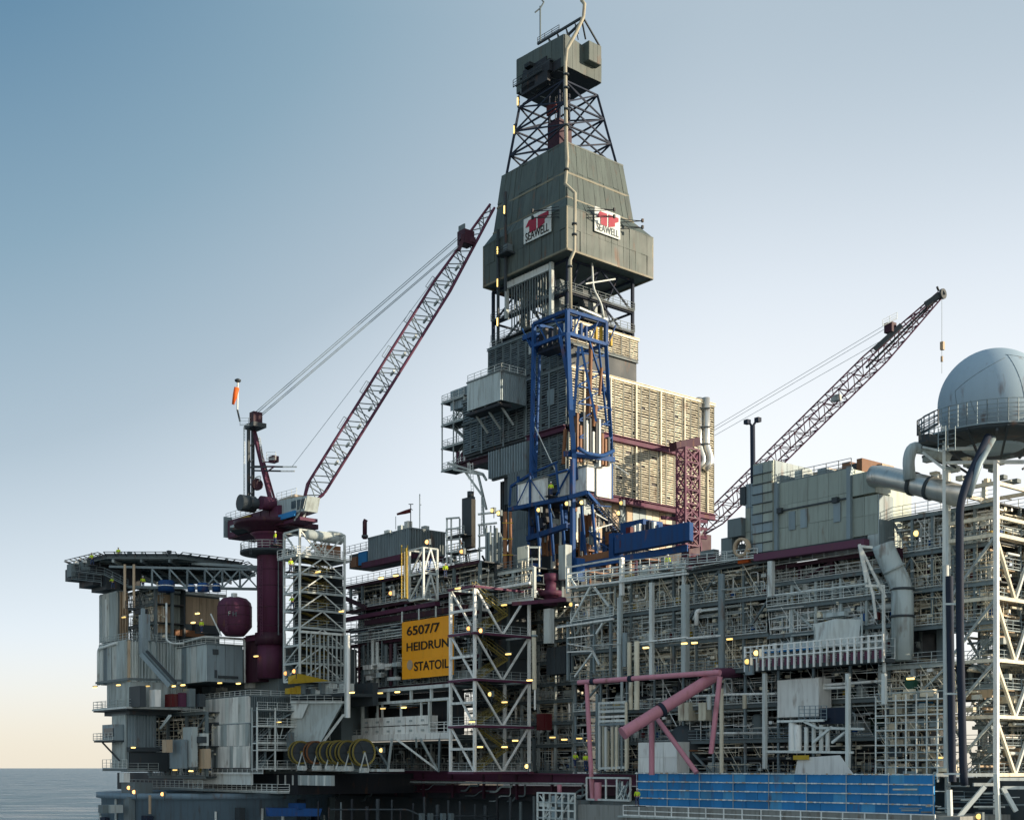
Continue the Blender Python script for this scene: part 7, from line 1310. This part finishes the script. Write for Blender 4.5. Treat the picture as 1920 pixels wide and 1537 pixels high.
gbox(GR, ra_(1550, -2), ra_(1500, -2), -2.2, -1, zr_(1350, 1520), zr_(1348, 1520), 'navy', 'gangway', wl_); railing([GR.pp(1550, 1350, -2.4), GR.pp(1498, 1350, -2.4)], wl_, 'corr_blue', h=1.6, rails=(1, .75, .5, .25), step=.7)
g_ = GR; gbox(GR, ra_(1580, -2), ra_(1530, -2), -1.4, -1, zr_(1358, 1550), zr_(1328, 1550), 'navy', 'screen', wl_); prism([GR.pp(1490, 1450, -3), GR.pp(1600, 1450, -3), GR.pp(1600, 1450, -1), GR.pp(1490, 1450, -1)], [GR.pp(1496, 1420, -3), GR.pp(1575, 1415, -3), GR.pp(1575, 1415, -1), GR.pp(1496, 1420, -1)], 'white_paint', 'cover', wl_); gbox(GR, ra_(1516, -3.2), ra_(1488, -3.2), -3.3, -3.1, zr_(1424, 1500), zr_(1416, 1500), 'yellow', 'marker', wl_)
for x0, y0, x1, y1 in ((1345, 1302, 1455, 1300), (1300, 1305, 1345, 1303), (1345, 1374, 1430, 1374), (1432, 1410, 1490, 1408), (1380, 1374, 1430, 1374), (1545, 1284, 1655, 1276), (1540, 1290, 1590, 1288)): mem(GR.pp(x0, y0, -.3), GR.pp(x1, y1, -.3), .16, 'white_paint', 'header_pipe', n2)
for px, yt, yb in ((1353, 1290, 1448), (1132, 1310, 1440), (1140, 1370, 1446), (1150, 1346, 1440), (1158, 1346, 1440), (1176, 1376, 1440), (1330, 1303, 1330), (1396, 1302, 1328), (1120, 1300, 1440)): mem(GR.pp(px, yb, -.5), GR.pp(px, yt, -.5), .26, rnd.choice(['steel_light', 'grey_and_louvre_shade', 'louvre']), 'riser', n2, 'cyl12')
vf = thing('valve_skid', 'tall narrow skid of horizontal trays and vertical pipes right of the pink leg', 'skid', GR.pp(1150, 1450, -2))
for y in (1318, 1326, 1334, 1344, 1352, 1358, 1440): mem(GR.pp(1124, y, -2), GR.pp(1174, y - 2, -2), .3, rnd.choice(['steel_light', 'steel', 'white_paint', 'corr_blue']), 'tray', vf, 'beam')
for px in (1124, 1136, 1148, 1156, 1166, 1174): mem(GR.pp(px, 1444, -2), GR.pp(px, 1316 if px in (1124, 1174) else 1362, -2), .2, rnd.choice(['grey_and_louvre_shade', 'steel_light', 'louvre']), 'upright', vf, 'cyl8')
# ---- blue windbreak
bw = thing('blue_windbreak', 'long bright blue sheeted windbreak fence with pale rails along the bottom right', 'fence', GR.pp(1480, 1512, -6))
wa, wb_ = ra_(1752, -6), ra_(1196, -6); zt_, zb_ = 29.3, zr_(1512, 1450, -6)
nn_ = 24; w_ = (wb_ - wa) / nn_
for i in range(nn_):
    for j in range(4):
        z0_ = zt_ - (j + 1) * 1.0; gbox(GR, wa + i * w_ + .01, wa + (i + 1) * w_ - .01, -6 + rnd.uniform(-.09, .05), -5.9, z0_ + .03, z0_ + .98 + rnd.uniform(-.06, 0), rnd.choice(['blue_bright', 'blue_bright', 'blue_bright', 'blue_pale']), 'sheet_panel', bw)
for i in range(nn_ * 3):
    for j in range(5):
        if rnd.random() < .75: a = wa + (wb_ - wa) * (i + rnd.random()) / (nn_ * 3); gbox(GR, a, a + rnd.uniform(.15, .5), -6.26, -6.2, zt_ - j * 1.0 - .07, zt_ - j * 1.0 + .07, rnd.choice(['white_paint', 'steel_light', 'beige']), 'clip', bw)
for i in range(nn_ + 1):
    if i % 3 == 0: bm_(GR.pt(wa + i * w_, -6.2, zt_ - 5), GR.pt(wa + i * w_, -6.2, zt_ + .15), .06, 'steel', 'post', bw)
for j in range(5): bm_(GR.pt(wa, -6.18, zt_ - j * 1.0), GR.pt(wb_, -6.18, zt_ - j * 1.0), .09, 'steel_light', 'rail', bw)
railing([GR.pt(wa - 1, -7.5, zt_ - 5.2), GR.pt(wb_ + 1, -7.5, zt_ - 5.2)], bw, 'white_paint', h=1.3, w=.11, rails=(1, .5), step=2.6); gbox(GR, wa - 2, wb_ + 2, -7.5, -6, zt_ - 5.4, zt_ - 5.2, 'steel', 'walkway', bw); gbox(GR, wa, wb_, -6.05, -5.95, zt_ - 5.2, zt_ - 4.05, 'blue', 'lower_sheet', bw)
cn = thing('concrete_wall', 'weathered grey concrete hull wall along the bottom right edge', 'wall', GR.pp(1500, 1530, -7)); gbox(GR, ra_(1800, -7), ra_(1080, -7), -7, 20, 0, zr_(1514, 1450, -7) - .3, 'concrete', 'wall_face', cn)
for i in range(14): a = ra_(1790, -7) + i * 3.4; gbox(GR, a, a + .3, -7.15, -7, 0, zr_(1516, 1450, -7) - .35, 'concrete', 'rib', cn)
sk2 = thing('utility_skid', 'grey open framed utility skid on the deck edge at bottom centre', 'skid', P(1050, 1530, 165)); g_ = G(1078, 164); A_ = g_.a(1008)
for y, m in ((1487, 'steel_light'), (1505, 'steel'), (1520, 'steel_light'), (1535, 'steel')): bm_(g_.pt(0, 0, g_.z(y)), g_.pt(A_, 0, g_.z(y)), .2, m, 'frame_beam', sk2)
for i in range(7): bm_(g_.pt(A_ * i / 6, 0, g_.z(1545)), g_.pt(A_ * i / 6, 0, g_.z(1486)), .2, 'steel_light', 'frame_post', sk2)
gbox(g_, .3, A_ - .3, .5, 3, 0, g_.z(1500), 'steel_mid', 'cabinet', sk2)
for i in range(10): gbox(g_, rnd.uniform(0, A_ - 1), A_ * rnd.uniform(.6, 1), .1, .4, g_.z(rnd.uniform(1510, 1540)), g_.z(rnd.uniform(1490, 1508)), rnd.choice(['steel', 'steel_light', 'corr_blue', 'steel_mid']), 'box', sk2) if i < 3 else mem(g_.pt(rnd.uniform(0, A_), .2, g_.z(1545)), g_.pt(rnd.uniform(0, A_), .2, g_.z(1492)), .09, 'steel_light', 'tube', sk2)
rf = thing('railed_frame', 'rectangular pale railed frame enclosing the short pink tube at bottom centre', 'frame', P(1135, 1500, 162)); g_ = G(1182, 160); A_ = g_.a(1100)
for y in (1458, 1500): bm_(g_.pt(0, 0, g_.z(y)), g_.pt(A_, 0, g_.z(y)), .24, 'steel_light', 'frame_beam', rf)
for f in (0, .3, .55, 1): bm_(g_.pt(A_ * f, 0, g_.z(1500)), g_.pt(A_ * f, 0, g_.z(1458)), .18, 'steel_light', 'frame_post', rf)
gbox(g_, 0, A_ * 1.3, .8, 6, 20, g_.z(1503), 'steel_mid', 'plinth', rf)
for i in range(12): mem(g_.pt(A_ * rnd.random() * .35, .2, g_.z(1500)), g_.pt(A_ * rnd.random() * .35, .2, g_.z(rnd.uniform(1462, 1480))), .12, rnd.choice(['steel', 'steel_light', 'steel_mid']), 'tube', rf)
# ---- scaffold at lower right
s1 = thing('scaffold', 'close scaffold of pale tubes and cream boards at the lower right beside the dark risers', 'scaffold', GR.pp(1700, 1450, -2))
sa0, sa1 = ra_(1778, -2), ra_(1642, -2); zz_ = [29.2 + i * 1.55 for i in range(6)]
for i in range(8):
    for b in (-2, .2): a = sa0 + (sa1 - sa0) * i / 7; mem(GR.pt(a, b, 28.5), GR.pt(a, b, zz_[-1] + .6), .09, 'steel_light', 'standard', s1)
for z_ in zz_:
    for b in (-2, .2): mem(GR.pt(sa0, b, z_), GR.pt(sa1, b, z_), .08, 'steel_light', 'ledger', s1); mem(GR.pt(sa0, b, z_ + .8), GR.pt(sa1, b, z_ + .8), .06, 'steel', 'ledger', s1)
    gbox(GR, sa0, sa1, -1.9, 0, z_ - .12, z_ - .05, 'beige', 'board', s1)
    for k in range(6):
        a = rnd.uniform(sa0, sa1 - 1.5); gbox(GR, a, a + rnd.uniform(.8, 2), -.4, .1, z_, z_ + rnd.uniform(.5, 1.3), rnd.choice(['louvre', 'white_paint', 'grey_and_louvre_shade', 'steel', 'corr_blue', 'steel_dark']), 'sheet', s1)
ft = MB()
for i in range(150):
    a = rnd.uniform(sa0, sa1); b = rnd.uniform(-2.1, .3); z_ = rnd.uniform(28.8, 37.6); q = rnd.random(); L_ = rnd.uniform(.6, 3.2)
    if q < .5: ft.bar(GR.pt(a, b, z_), GR.pt(min(sa1, a + L_), b, z_ + rnd.uniform(-.1, .1)), .05)
    elif q < .8: ft.bar(GR.pt(a, b, z_), GR.pt(a, b, z_ + L_ * .6), .055)
    else: ft.bar(GR.pt(a, b, z_), GR.pt(min(sa1, a + 1.3), b, z_ + 1.5), .05)
ft.build('scaffold_tubes', 'cream', s1)['kind'] = 'stuff'
for i in range(40):
    a = rnd.uniform(sa0, sa1 - 1.8); z_ = rnd.choice(zz_) + rnd.uniform(0, .4); gbox(GR, a, a + rnd.uniform(.5, 1.9), rnd.uniform(-1.6, .5), .6, z_, z_ + rnd.uniform(.2, 1.1), rnd.choice(['louvre', 'cream', 'pipe_cream', 'steel', 'steel_dark', 'corr_blue']), 'sheet', s1)
m5 = module('machinery_bay', 'dark machinery bay with green and blue machines between silver duct and scaffold', 'platform module', GR, ra_(1775, 1), ra_(1650, 1), 8, [37.2, 40.8], 2, seed=81, pipes=6, verts=5, loops=5, eq=4, col='steel', b0=1)
gbox(GR, ra_(1704, -.2), ra_(1688, -.2), .6, 2, 37.4, 39.6, 'green', 'green_machine', m5); gbox(GR, ra_(1738, -.2), ra_(1718, -.2), -.2, 1, 36.6, 37.6, 'blue_bright', 'blue_machine', m5)
# backdrop modules between the duct and the tower
m6 = module('upper_right_module', 'open decks of pipework behind the right end duct, below the radome', 'platform module', GR, ra_(1868, 3), ra_(1672, 3), 8, [45, 49.0, 53.0, 57.0], 5, seed=91, pipes=24, verts=16, loops=20, eq=7, col='grey_and_louvre_shade', brace=.2, b0=3, colw=.28, pcol=['steel', 'beige', 'louvre', 'steel_light', 'steel_mid', 'silver', 'purple_dark'], backwall=False, ends=False, deck='steel_dark', fine=220)
# ---- radome tower
rt = thing('radome_tower', 'tall white lattice tower at the right edge carrying the radome', 'tower', P(1868, 1450, 130))
gR = G(1868, 130); A_ = gR.a(1777); B_ = 7.2; zlv = [gR.z(y) for y in (1560, 1452, 1343, 1237, 1120, 1002, 968, 905)]
for a, b in ((0, 0), (A_, 0), (A_, B_), (0, B_)): bm_(gR.pt(a, b, zlv[0]), gR.pt(a, b, zlv[-1] + 2.2), .44, 'white_paint' if (a, b) == (0, 0) else 'steel_light', 'leg', rt)
for i, z_ in enumerate(zlv):
    for p, q, w in ((gR.pt(0, 0, z_), gR.pt(A_, 0, z_), .36), (gR.pt(0, 0, z_), gR.pt(0, B_, z_), .36), (gR.pt(A_, 0, z_), gR.pt(A_, B_, z_), .35), (gR.pt(0, B_, z_), gR.pt(A_, B_, z_), .35)): bm_(p, q, w, 'cream', 'beam', rt)
    if i < len(zlv) - 1 and zlv[i + 1] - z_ > 3.5:
        zn_ = zlv[i + 1]; c = gR.pt(A_ * .5, 0, z_)
        bm_(gR.pt(0, 0, zn_), gR.pt(A_, 0, z_ + .1), .26, 'steel', 'brace', rt) if i % 2 == 0 else bm_(gR.pt(0, 0, zn_), gR.pt(A_, 0, z_ + .1), .26, 'steel', 'brace', rt)
        bm_(gR.pt(0, 0, zn_ - .3), gR.pt(0, B_ * .5, z_), .3, 'louvre', 'brace', rt); bm_(gR.pt(0, B_, zn_ - .3), gR.pt(0, B_ * .5, z_), .3, 'steel_light', 'brace', rt); bm_(gR.pt(A_, 0, zn_), gR.pt(A_, B_, z_), .22, 'steel', 'brace', rt)
        # stairs and landings inside
        n_ = 2
        for k in range(n_):
            za_ = z_ + (zn_ - z_) * k / n_; zb2 = z_ + (zn_ - z_) * (k + 1) / n_
            stair(gR.pt(1.0 if k else A_ - 1, B_ * .35 + k, za_), gR.pt(A_ - 1 if k else 1.0, B_ * .35 + k, zb2), rt, U * .9, 'grey_and_louvre_shade', .9); gbox(gR, .4, 1.6, B_ * .3, B_ * .6, zb2 - .1, zb2, 'beige', 'landing', rt); railing([gR.pt(A_, .3, zb2), gR.pt(0.3, .3, zb2), gR.pt(.3, B_, zb2)], rt, 'grey_and_louvre_shade')
for i in range(150):
    z_ = rnd.uniform(29, 58); a = rnd.uniform(.3, A_ - .5); b = rnd.uniform(1, B_ - 1)
    if rnd.random() < .5: gbox(gR, a, min(A_, a + rnd.uniform(.8, 3)), b, b + .6, z_, z_ + rnd.uniform(.1, .9), rnd.choice(['louvre', 'beige', 'grey_and_louvre_shade', 'steel_light', 'steel']), 'equipment_box', rt)
    else: mem(gR.pt(a, b, z_), gR.pt(a, min(B_, b + rnd.uniform(2, 5)), z_), rnd.choice([.08, .14, .2]), rnd.choice(['louvre', 'silver', 'beige', 'steel_light']), 'pipe', rt)
gbox(gR, A_ + .5, A_ + 1, B_ * .2, B_ + 14, 28, 57, 'grey_and_louvre_shade', 'rear_sheet', rt) if False else None
m7 = module('rear_right_module', 'sunlit cluttered decks seen through the lattice tower at the right edge', 'platform module', gR, -3, A_ + 1, 7, [29, 32.2, 35.4, 38.6, 42.4, 46, 50, 53.6, 57], 3, seed=95, pipes=14, verts=10, loops=12, eq=7, col='grey_and_louvre_shade', brace=.2, colw=.25, deck='beige', b0=B_ + .5, pcol=['louvre', 'beige', 'steel_light', 'grey_and_louvre_shade', 'silver', 'steel'], ends=False, back='steel_mid', rail=True, fine=150)
# radome and its platform
rp = thing('radome_platform', 'round railed platform ringing the radome at the top of the right tower', 'platform', P(1863, 800, 133)); cR = P(1863, 757, 133)
zpl = P(0, 808, 129).z; cc = Vector((cR.x, cR.y, 0)); RR = 7.4
lathe(Vector((cR.x, cR.y, zpl)), [(5.2, -.7), (RR - .2, -.4), (RR, -.2), (RR, 0), (1, .05)], 'steel_dark', 'deck', rp, 16)
pts = [cc + Vector((RR * math.cos(R(a)), RR * math.sin(R(a)), zpl)) for a in range(110, 385, 15)]
railing([p + Z * 1.6 for p in pts], rp, 'steel_light', h=.1, rails=(1,), kick=False) if False else railing(pts, rp, 'corr_blue', h=2.4, rails=(1, .8, .62, .45, .28), w=.09, step=.8)
pts2 = [cc + Vector((RR * math.cos(R(a)), RR * math.sin(R(a)), zpl - 2.2)) for a in range(120, 200, 15)]
for p in pts[::2]: mem(p - Z * .2, Vector(((p.x + cR.x) / 2, (p.y + cR.y) / 2, zpl - 2.6)), .2, 'steel_dark', 'knee_brace', rp, 'beam')
for k in range(10): mem(Vector((cR.x, cR.y, zpl - .6)), cc + Vector((RR * math.cos(R(36 * k)), RR * math.sin(R(36 * k)), zpl - .6)), .25, 'steel_dark', 'radial_beam', rp, 'beam')
rm = thing('radome', 'big smooth blue grey spherical radome at the upper right edge', 'radome', Vector((cR.x, cR.y, zpl))); r_ = 5.5
prf = [(r_ * math.cos(R(t)), r_ * math.sin(R(t))) for t in range(-60, 90, 5)] + [(.02, r_)]
lathe(cR, prf, 'radome', 'shell', rm, 64)
def seam(pts): tube([cR + Vector(p).normalized() * (r_ + .01) for p in pts], .022, 'steel_mid', 'seam', rm, 5)
def sph(az, el): return (math.cos(R(az)) * math.cos(R(el)), math.sin(R(az)) * math.cos(R(el)), math.sin(R(el)))
seam([sph(208 + i * 7, 6 + i * 4) for i in range(9)]); seam([sph(268 + i * 1.5, 44 - i * 6) for i in range(10)]); seam([sph(208 + i * .6, 6 - i * 5) for i in range(6)]); seam([sph(265 + i * 9, 44 - i * 1.5) for i in range(7)]); seam([sph(226 + i * 1.2, -8 - i * 4) for i in range(6)])
cage = thing('caged_ladder', 'caged stair at the left side of the radome platform', 'ladder', P(1735, 830, 128)); gC2 = G(1742, 127.5)
gbox(gC2, 0, gC2.a(1722), 0, 1.6, gC2.z(826), gC2.z(812), 'steel_dark', 'landing', cage); railing([gC2.pt(gC2.a(1720), 0, gC2.z(812)), gC2.pt(-1, 0, gC2.z(800))], cage, 'steel_dark', h=1.5, w=.1); ladder(P(1766, 845, 127), P(1766, 800, 127), cage, V, 'corr_blue', .8, True); ladder(P(1784, 845, 127), P(1784, 800, 127), cage, V, 'corr_blue', .8)
mem(P(1722, 800, 127.5), P(1726, 825, 127.5), .22, 'steel_dark', 'post', cage, 'beam')
gn = thing('goose_neck_pipe', 'thick goose neck pipe curling over left of the radome tower', 'pipe', P(1706, 890, 134)); tube([P(1706, 900, 134), P(1703, 862, 134), P(1710, 838, 134), P(1740, 842, 134), P(1780, 860, 134)], .62, 'cladding', 'pipe', gn, 16, 1.6)
for x0, y0, x1, y1, w in ((1730, 838, 1768, 846, .2), (1730, 848, 1772, 880, .25), (1768, 842, 1842, 840, .3), (1768, 868, 1842, 866, .3), (1842, 866, 1920, 866, .35), (1770, 800, 1770, 1070, .32)): mem(P(x0, y0, 131), P(x1, y1, 130), w, 'steel_light', 'support_beam', rp, 'beam')
for i in range(20): px = rnd.uniform(1740, 1915); y = rnd.uniform(846, 900); g_ = G(px, 134); gbox(g_, 0, rnd.uniform(.4, 1.6), 0, .8, g_.z(y + rnd.uniform(3, 12)), g_.z(y), rnd.choice(['steel_mid', 'steel', 'beige', 'steel_light', 'louvre', 'steel_dark']), 'junction_box', rp)
dr = thing('black_riser', 'near black pipe rising and slanting up to the radome platform', 'pipe', P(1801, 1460, 124)); tube([P(1808, 1470, 124.5), P(1806, 1440, 124), P(1800, 1200, 124), P(1799, 950, 124), P(1812, 905, 124.5), P(1853, 818, 127)], .38, 'navy', 'pipe', dr, 14, 1.5)
tube([P(1816, 930, 124.4), P(1836, 870, 125), P(1862, 822, 127.2)], .32, 'corr_blue', 'pipe', dr, 10)
dr2 = thing('black_riser', 'shorter dark vertical pipe left of the near black slanting one', 'pipe', P(1781, 1440, 124)); mem(P(1786, 1465, 126), P(1780, 1080, 126), .36, 'navy', 'pipe', dr2, 'cyl12'); mem(P(1775, 1440, 126.6), P(1773, 1060, 126.6), .3, 'steel_light', 'pipe', dr2, 'cyl12')
for y in (1132, 1300, 1450): mem(P(1770, y, 125.2), P(1806, y, 124), .18, 'steel_light', 'clamp', dr2, 'beam')
# base at bottom right
bb2 = thing('tower_base', 'dark base deck with pale beams under the radome tower at the bottom right corner', 'deck', P(1830, 1500, 128)); gbox(gR, -8, A_ + 8, .5, 14, 20, 28.9, 'steel_dark', 'base', bb2)
for y, x0, x1 in ((1452, 1755, 1865), (1460, 1870, 1925), (1470, 1825, 1870), (1476, 1880, 1925)): mem(P(x0, y, 127), P(x1, y, 127), .32, 'steel_light', 'edge_beam', bb2, 'beam')
for x0, y0, x1, y1 in ((1790, 1540, 1846, 1474), (1868, 1450, 1872, 1540), (1780, 1480, 1782, 1540), (1880, 1476, 1905, 1520)): mem(P(x0, y0, 126), P(x1, y1, 126), .4, 'steel_light', 'brace', bb2, 'beam')
for i in range(20): px = rnd.uniform(1660, 1915); y = rnd.uniform(1465, 1530); mem(P(px, y, 127), P(px + rnd.uniform(20, 60), y, 127), rnd.choice([.05, .1]), rnd.choice(['steel', 'steel_light', 'steel_mid', 'grey_and_louvre_shade']), 'pipe', bb2)
# floodlight mast
fm = thing('floodlight_mast', 'dark forked floodlight mast standing left of the ventilation building roof', 'mast', P(1411, 900, 152)); mem(P(1412, 905, 152), P(1411, 798, 152), .3, 'navy', 'pole', fm, 'cyl12')
for s in (-1, 1): mem(P(1411, 800, 152), P(1411 + 10 * s, 788 - (s > 0) * 4, 152), .14, 'navy', 'arm', fm); gbox(G(1411 + 10 * s, 152), -.3, .3, -.3, .3, P(0, 795 - (s > 0) * 4, 152).z, P(0, 787 - (s > 0) * 4, 152).z, 'navy', 'lamp_head', fm)
for px, y in ((1524, 1203), (1414, 1222)): pass
for lx, ly, d_ in ((1418, 1224, 'upper of two at the left end of the footbridge'), (1401, 1240, 'lower of two at the left end of the footbridge'), (1718, 1000, 'right of the ventilation building plenum'), (1835, 1530, 'under the radome tower at the bottom edge')): lamp(lx, ly, 134 if lx < 1500 else 125, 'yellow lit floodlight ' + d_, 'floodlights on the right modules', 'flood', m='lamp_warm')
for lx, ly, d_ in ((1707, 1272, 'over the green machine'), (1765, 1420, 'low beside the shorter black riser'), (1817, 818, 'under the radome platform'), (1211, 1214, 'left of the second pale column'), (1283, 1206, 'on the broad pale column'), (1302, 1205, 'right of the broad pale column'), (1368, 1198, 'right of the round column')): lamp(lx, ly, 131 if lx > 1400 else 153, 'small lit strip lamp ' + d_, 'strip lamps on the right modules', w=.7)

# ================================================================ PEOPLE in high visibility jackets
def skinmesh(name, vs, es, rad, m, root=0, sub=1):
    me = bpy.data.meshes.new(name); me.from_pydata(vs, es, []); o = bpy.data.objects.new(name, me); C.objects.link(o)
    md = o.modifiers.new('s', 'SKIN'); 
    for i, r in enumerate(rad): me.skin_vertices[0].data[i].radius = (r, r)
    me.skin_vertices[0].data[root].use_root = True
    md.use_smooth_shade = True; s2 = o.modifiers.new('u', 'SUBSURF'); s2.levels = sub
    dg = bpy.context.evaluated_depsgraph_get(); dg.update(); out = bpy.data.meshes.new_from_object(o.evaluated_get(dg)); bpy.data.objects.remove(o)
    out.materials.clear(); out.materials.append(MATS[m]); return out
def person_meshes(pose):
    lean, arm, stride = pose
    hip = .92
    body = [(0, 0, hip), (0, lean * .3, 1.15), (0, lean * .6, 1.38), (0, lean * .7, 1.5), (0, lean * .8, 1.62), (0, lean * .8 , 1.72)]
    vs = body[:]; es = [(i, i + 1) for i in range(5)]; rad = [.14, .14, .16, .06, .095, .08]
    for s in (-1, 1):
        k = len(vs); st = stride * s
        vs += [(.1 * s, 0, .84), (.11 * s, st * .5 + .03, .48), (.11 * s, st, .08), (.11 * s, st + .14, .04)]; es += [(0, k), (k, k + 1), (k + 1, k + 2), (k + 2, k + 3)]; rad += [.095, .065, .05, .045]
        k = len(vs); vs += [(.2 * s, lean * .6, 1.42), (.27 * s, lean * .6 + arm * .3, 1.16), (.25 * s, lean * .6 + arm, 1.16 - .26 + arm * .6), (.25 * s, lean * .6 + arm + .05, .86 + arm * .6)]
        es += [(2, k), (k, k + 1), (k + 1, k + 2), (k + 2, k + 3)]; rad += [.065, .05, .036, .034]
    bodym = skinmesh('body', vs, es, rad, 'skin')
    jv = [(0, 0, .95), (0, lean * .3, 1.15), (0, lean * .6, 1.4)]; je = [(0, 1), (1, 2)]; jr = [.18, .175, .185]
    for s in (-1, 1): k = len(jv); jv += [(.21 * s, lean * .6, 1.43), (.28 * s, lean * .6 + arm * .3, 1.16), (.255 * s, lean * .6 + arm, .92 + arm * .6)]; je += [(2, k), (k, k + 1), (k + 1, k + 2)]; jr += [.085, .07, .055]
    jm = skinmesh('jacket', jv, je, jr, 'hivis')
    tv = [(0, 0, .93)]; te = []; tr_ = [.155]
    for s in (-1, 1): k = len(tv); st = stride * s; tv += [(.1 * s, 0, .84), (.11 * s, st * .5 + .03, .48), (.11 * s, st, .1)]; te += [(0, k), (k, k + 1), (k + 1, k + 2)]; tr_ += [.115, .085, .07]
    tm = skinmesh('trousers', tv, te, tr_, 'trousers')
    hy = lean * .8
    hv = []; hf = []; n = 12
    for r, z in ((.13, 1.70), (.125, 1.76), (.09, 1.82), (.01, 1.84)):
        for k in range(n): t = 2 * math.pi * k / n; hv.append((r * math.cos(t), hy + r * math.sin(t) * 1.15, z))
    for i in range(3):
        for k in range(n): hf.append((i * n + k, i * n + (k + 1) % n, (i + 1) * n + (k + 1) % n, (i + 1) * n + k))
    hm_ = new_mesh('helmet', hv, hf, 'white_paint'); bt_ = []
    return [('body', bodym), ('jacket', jm), ('trousers', tm), ('helmet', hm_)]
PM = [person_meshes((0, .12, .12)), person_meshes((.18, .32, .2)), person_meshes((.05, .05, -.15))]
def person(px, py, D, lab, k=0, rot=0):
    c = P(px, py, D); t = thing('person', lab, 'person', c, 'workers in high visibility jackets'); M = Matrix.Translation(c) @ Matrix.Rotation(R(rot), 4, 'Z') @ Matrix.Scale(1.12, 4)
    for nme, me in PM[k]: add(nme, me, M, t)
    gbx = G(px, D); o = add('foothold', unit('box', 'grating'), M3(U * 1.4, V * 1.4, Z * .08, c - U * .7 - V * .7 - Z * .08)); o.name = 'grating_platform'; tag(o, 'small grating step under the ' + ' '.join(lab.replace(',', '').split()[:11]), 'platform')
for i, (px, py, D, lab, k, rot) in enumerate((
    (212, 1104, 203, 'worker in yellow jacket under the helideck edge, leftmost of two', 1, 150), (268, 1104, 203, 'worker in yellow jacket right of the brown pipes under the helideck', 0, 200),
    (173, 1060, 203, 'worker on the outer lip of the helideck, farthest left', 1, 160), (222, 1050, 203, 'worker in yellow jacket on top of the helideck edge', 2, 180),
    (516, 1022, 188, 'worker at the left edge of the stair tower top, beside the pedestal', 0, 120), (378, 1186, 196, 'worker between the beige building and purple vessel', 2, 170),
    (835, 1083, 176.5, 'worker on the upper work deck above the orange sign', 0, 180), (545, 1072, 189, 'worker on the upper landing of the left stair tower', 2, 200), (548, 1142, 189, 'worker lower down the left stair tower', 1, 160),
    (1078, 1438, 170, 'worker at the dark lower deck left of the pink leg', 1, 200), (1098, 1440, 170, 'worker immediately beside the pink leg', 0, 180), (1033, 930, 182, 'worker in the gap between the white cabins on the blue tower', 0, 180),
    (1252, 1070, 162, 'worker on the top deck right of the blue girder', 2, 170), (1195, 1510, 150, 'worker at the left end of the blue windbreak', 0, 160))): person(px, py, D, lab, k, rot)
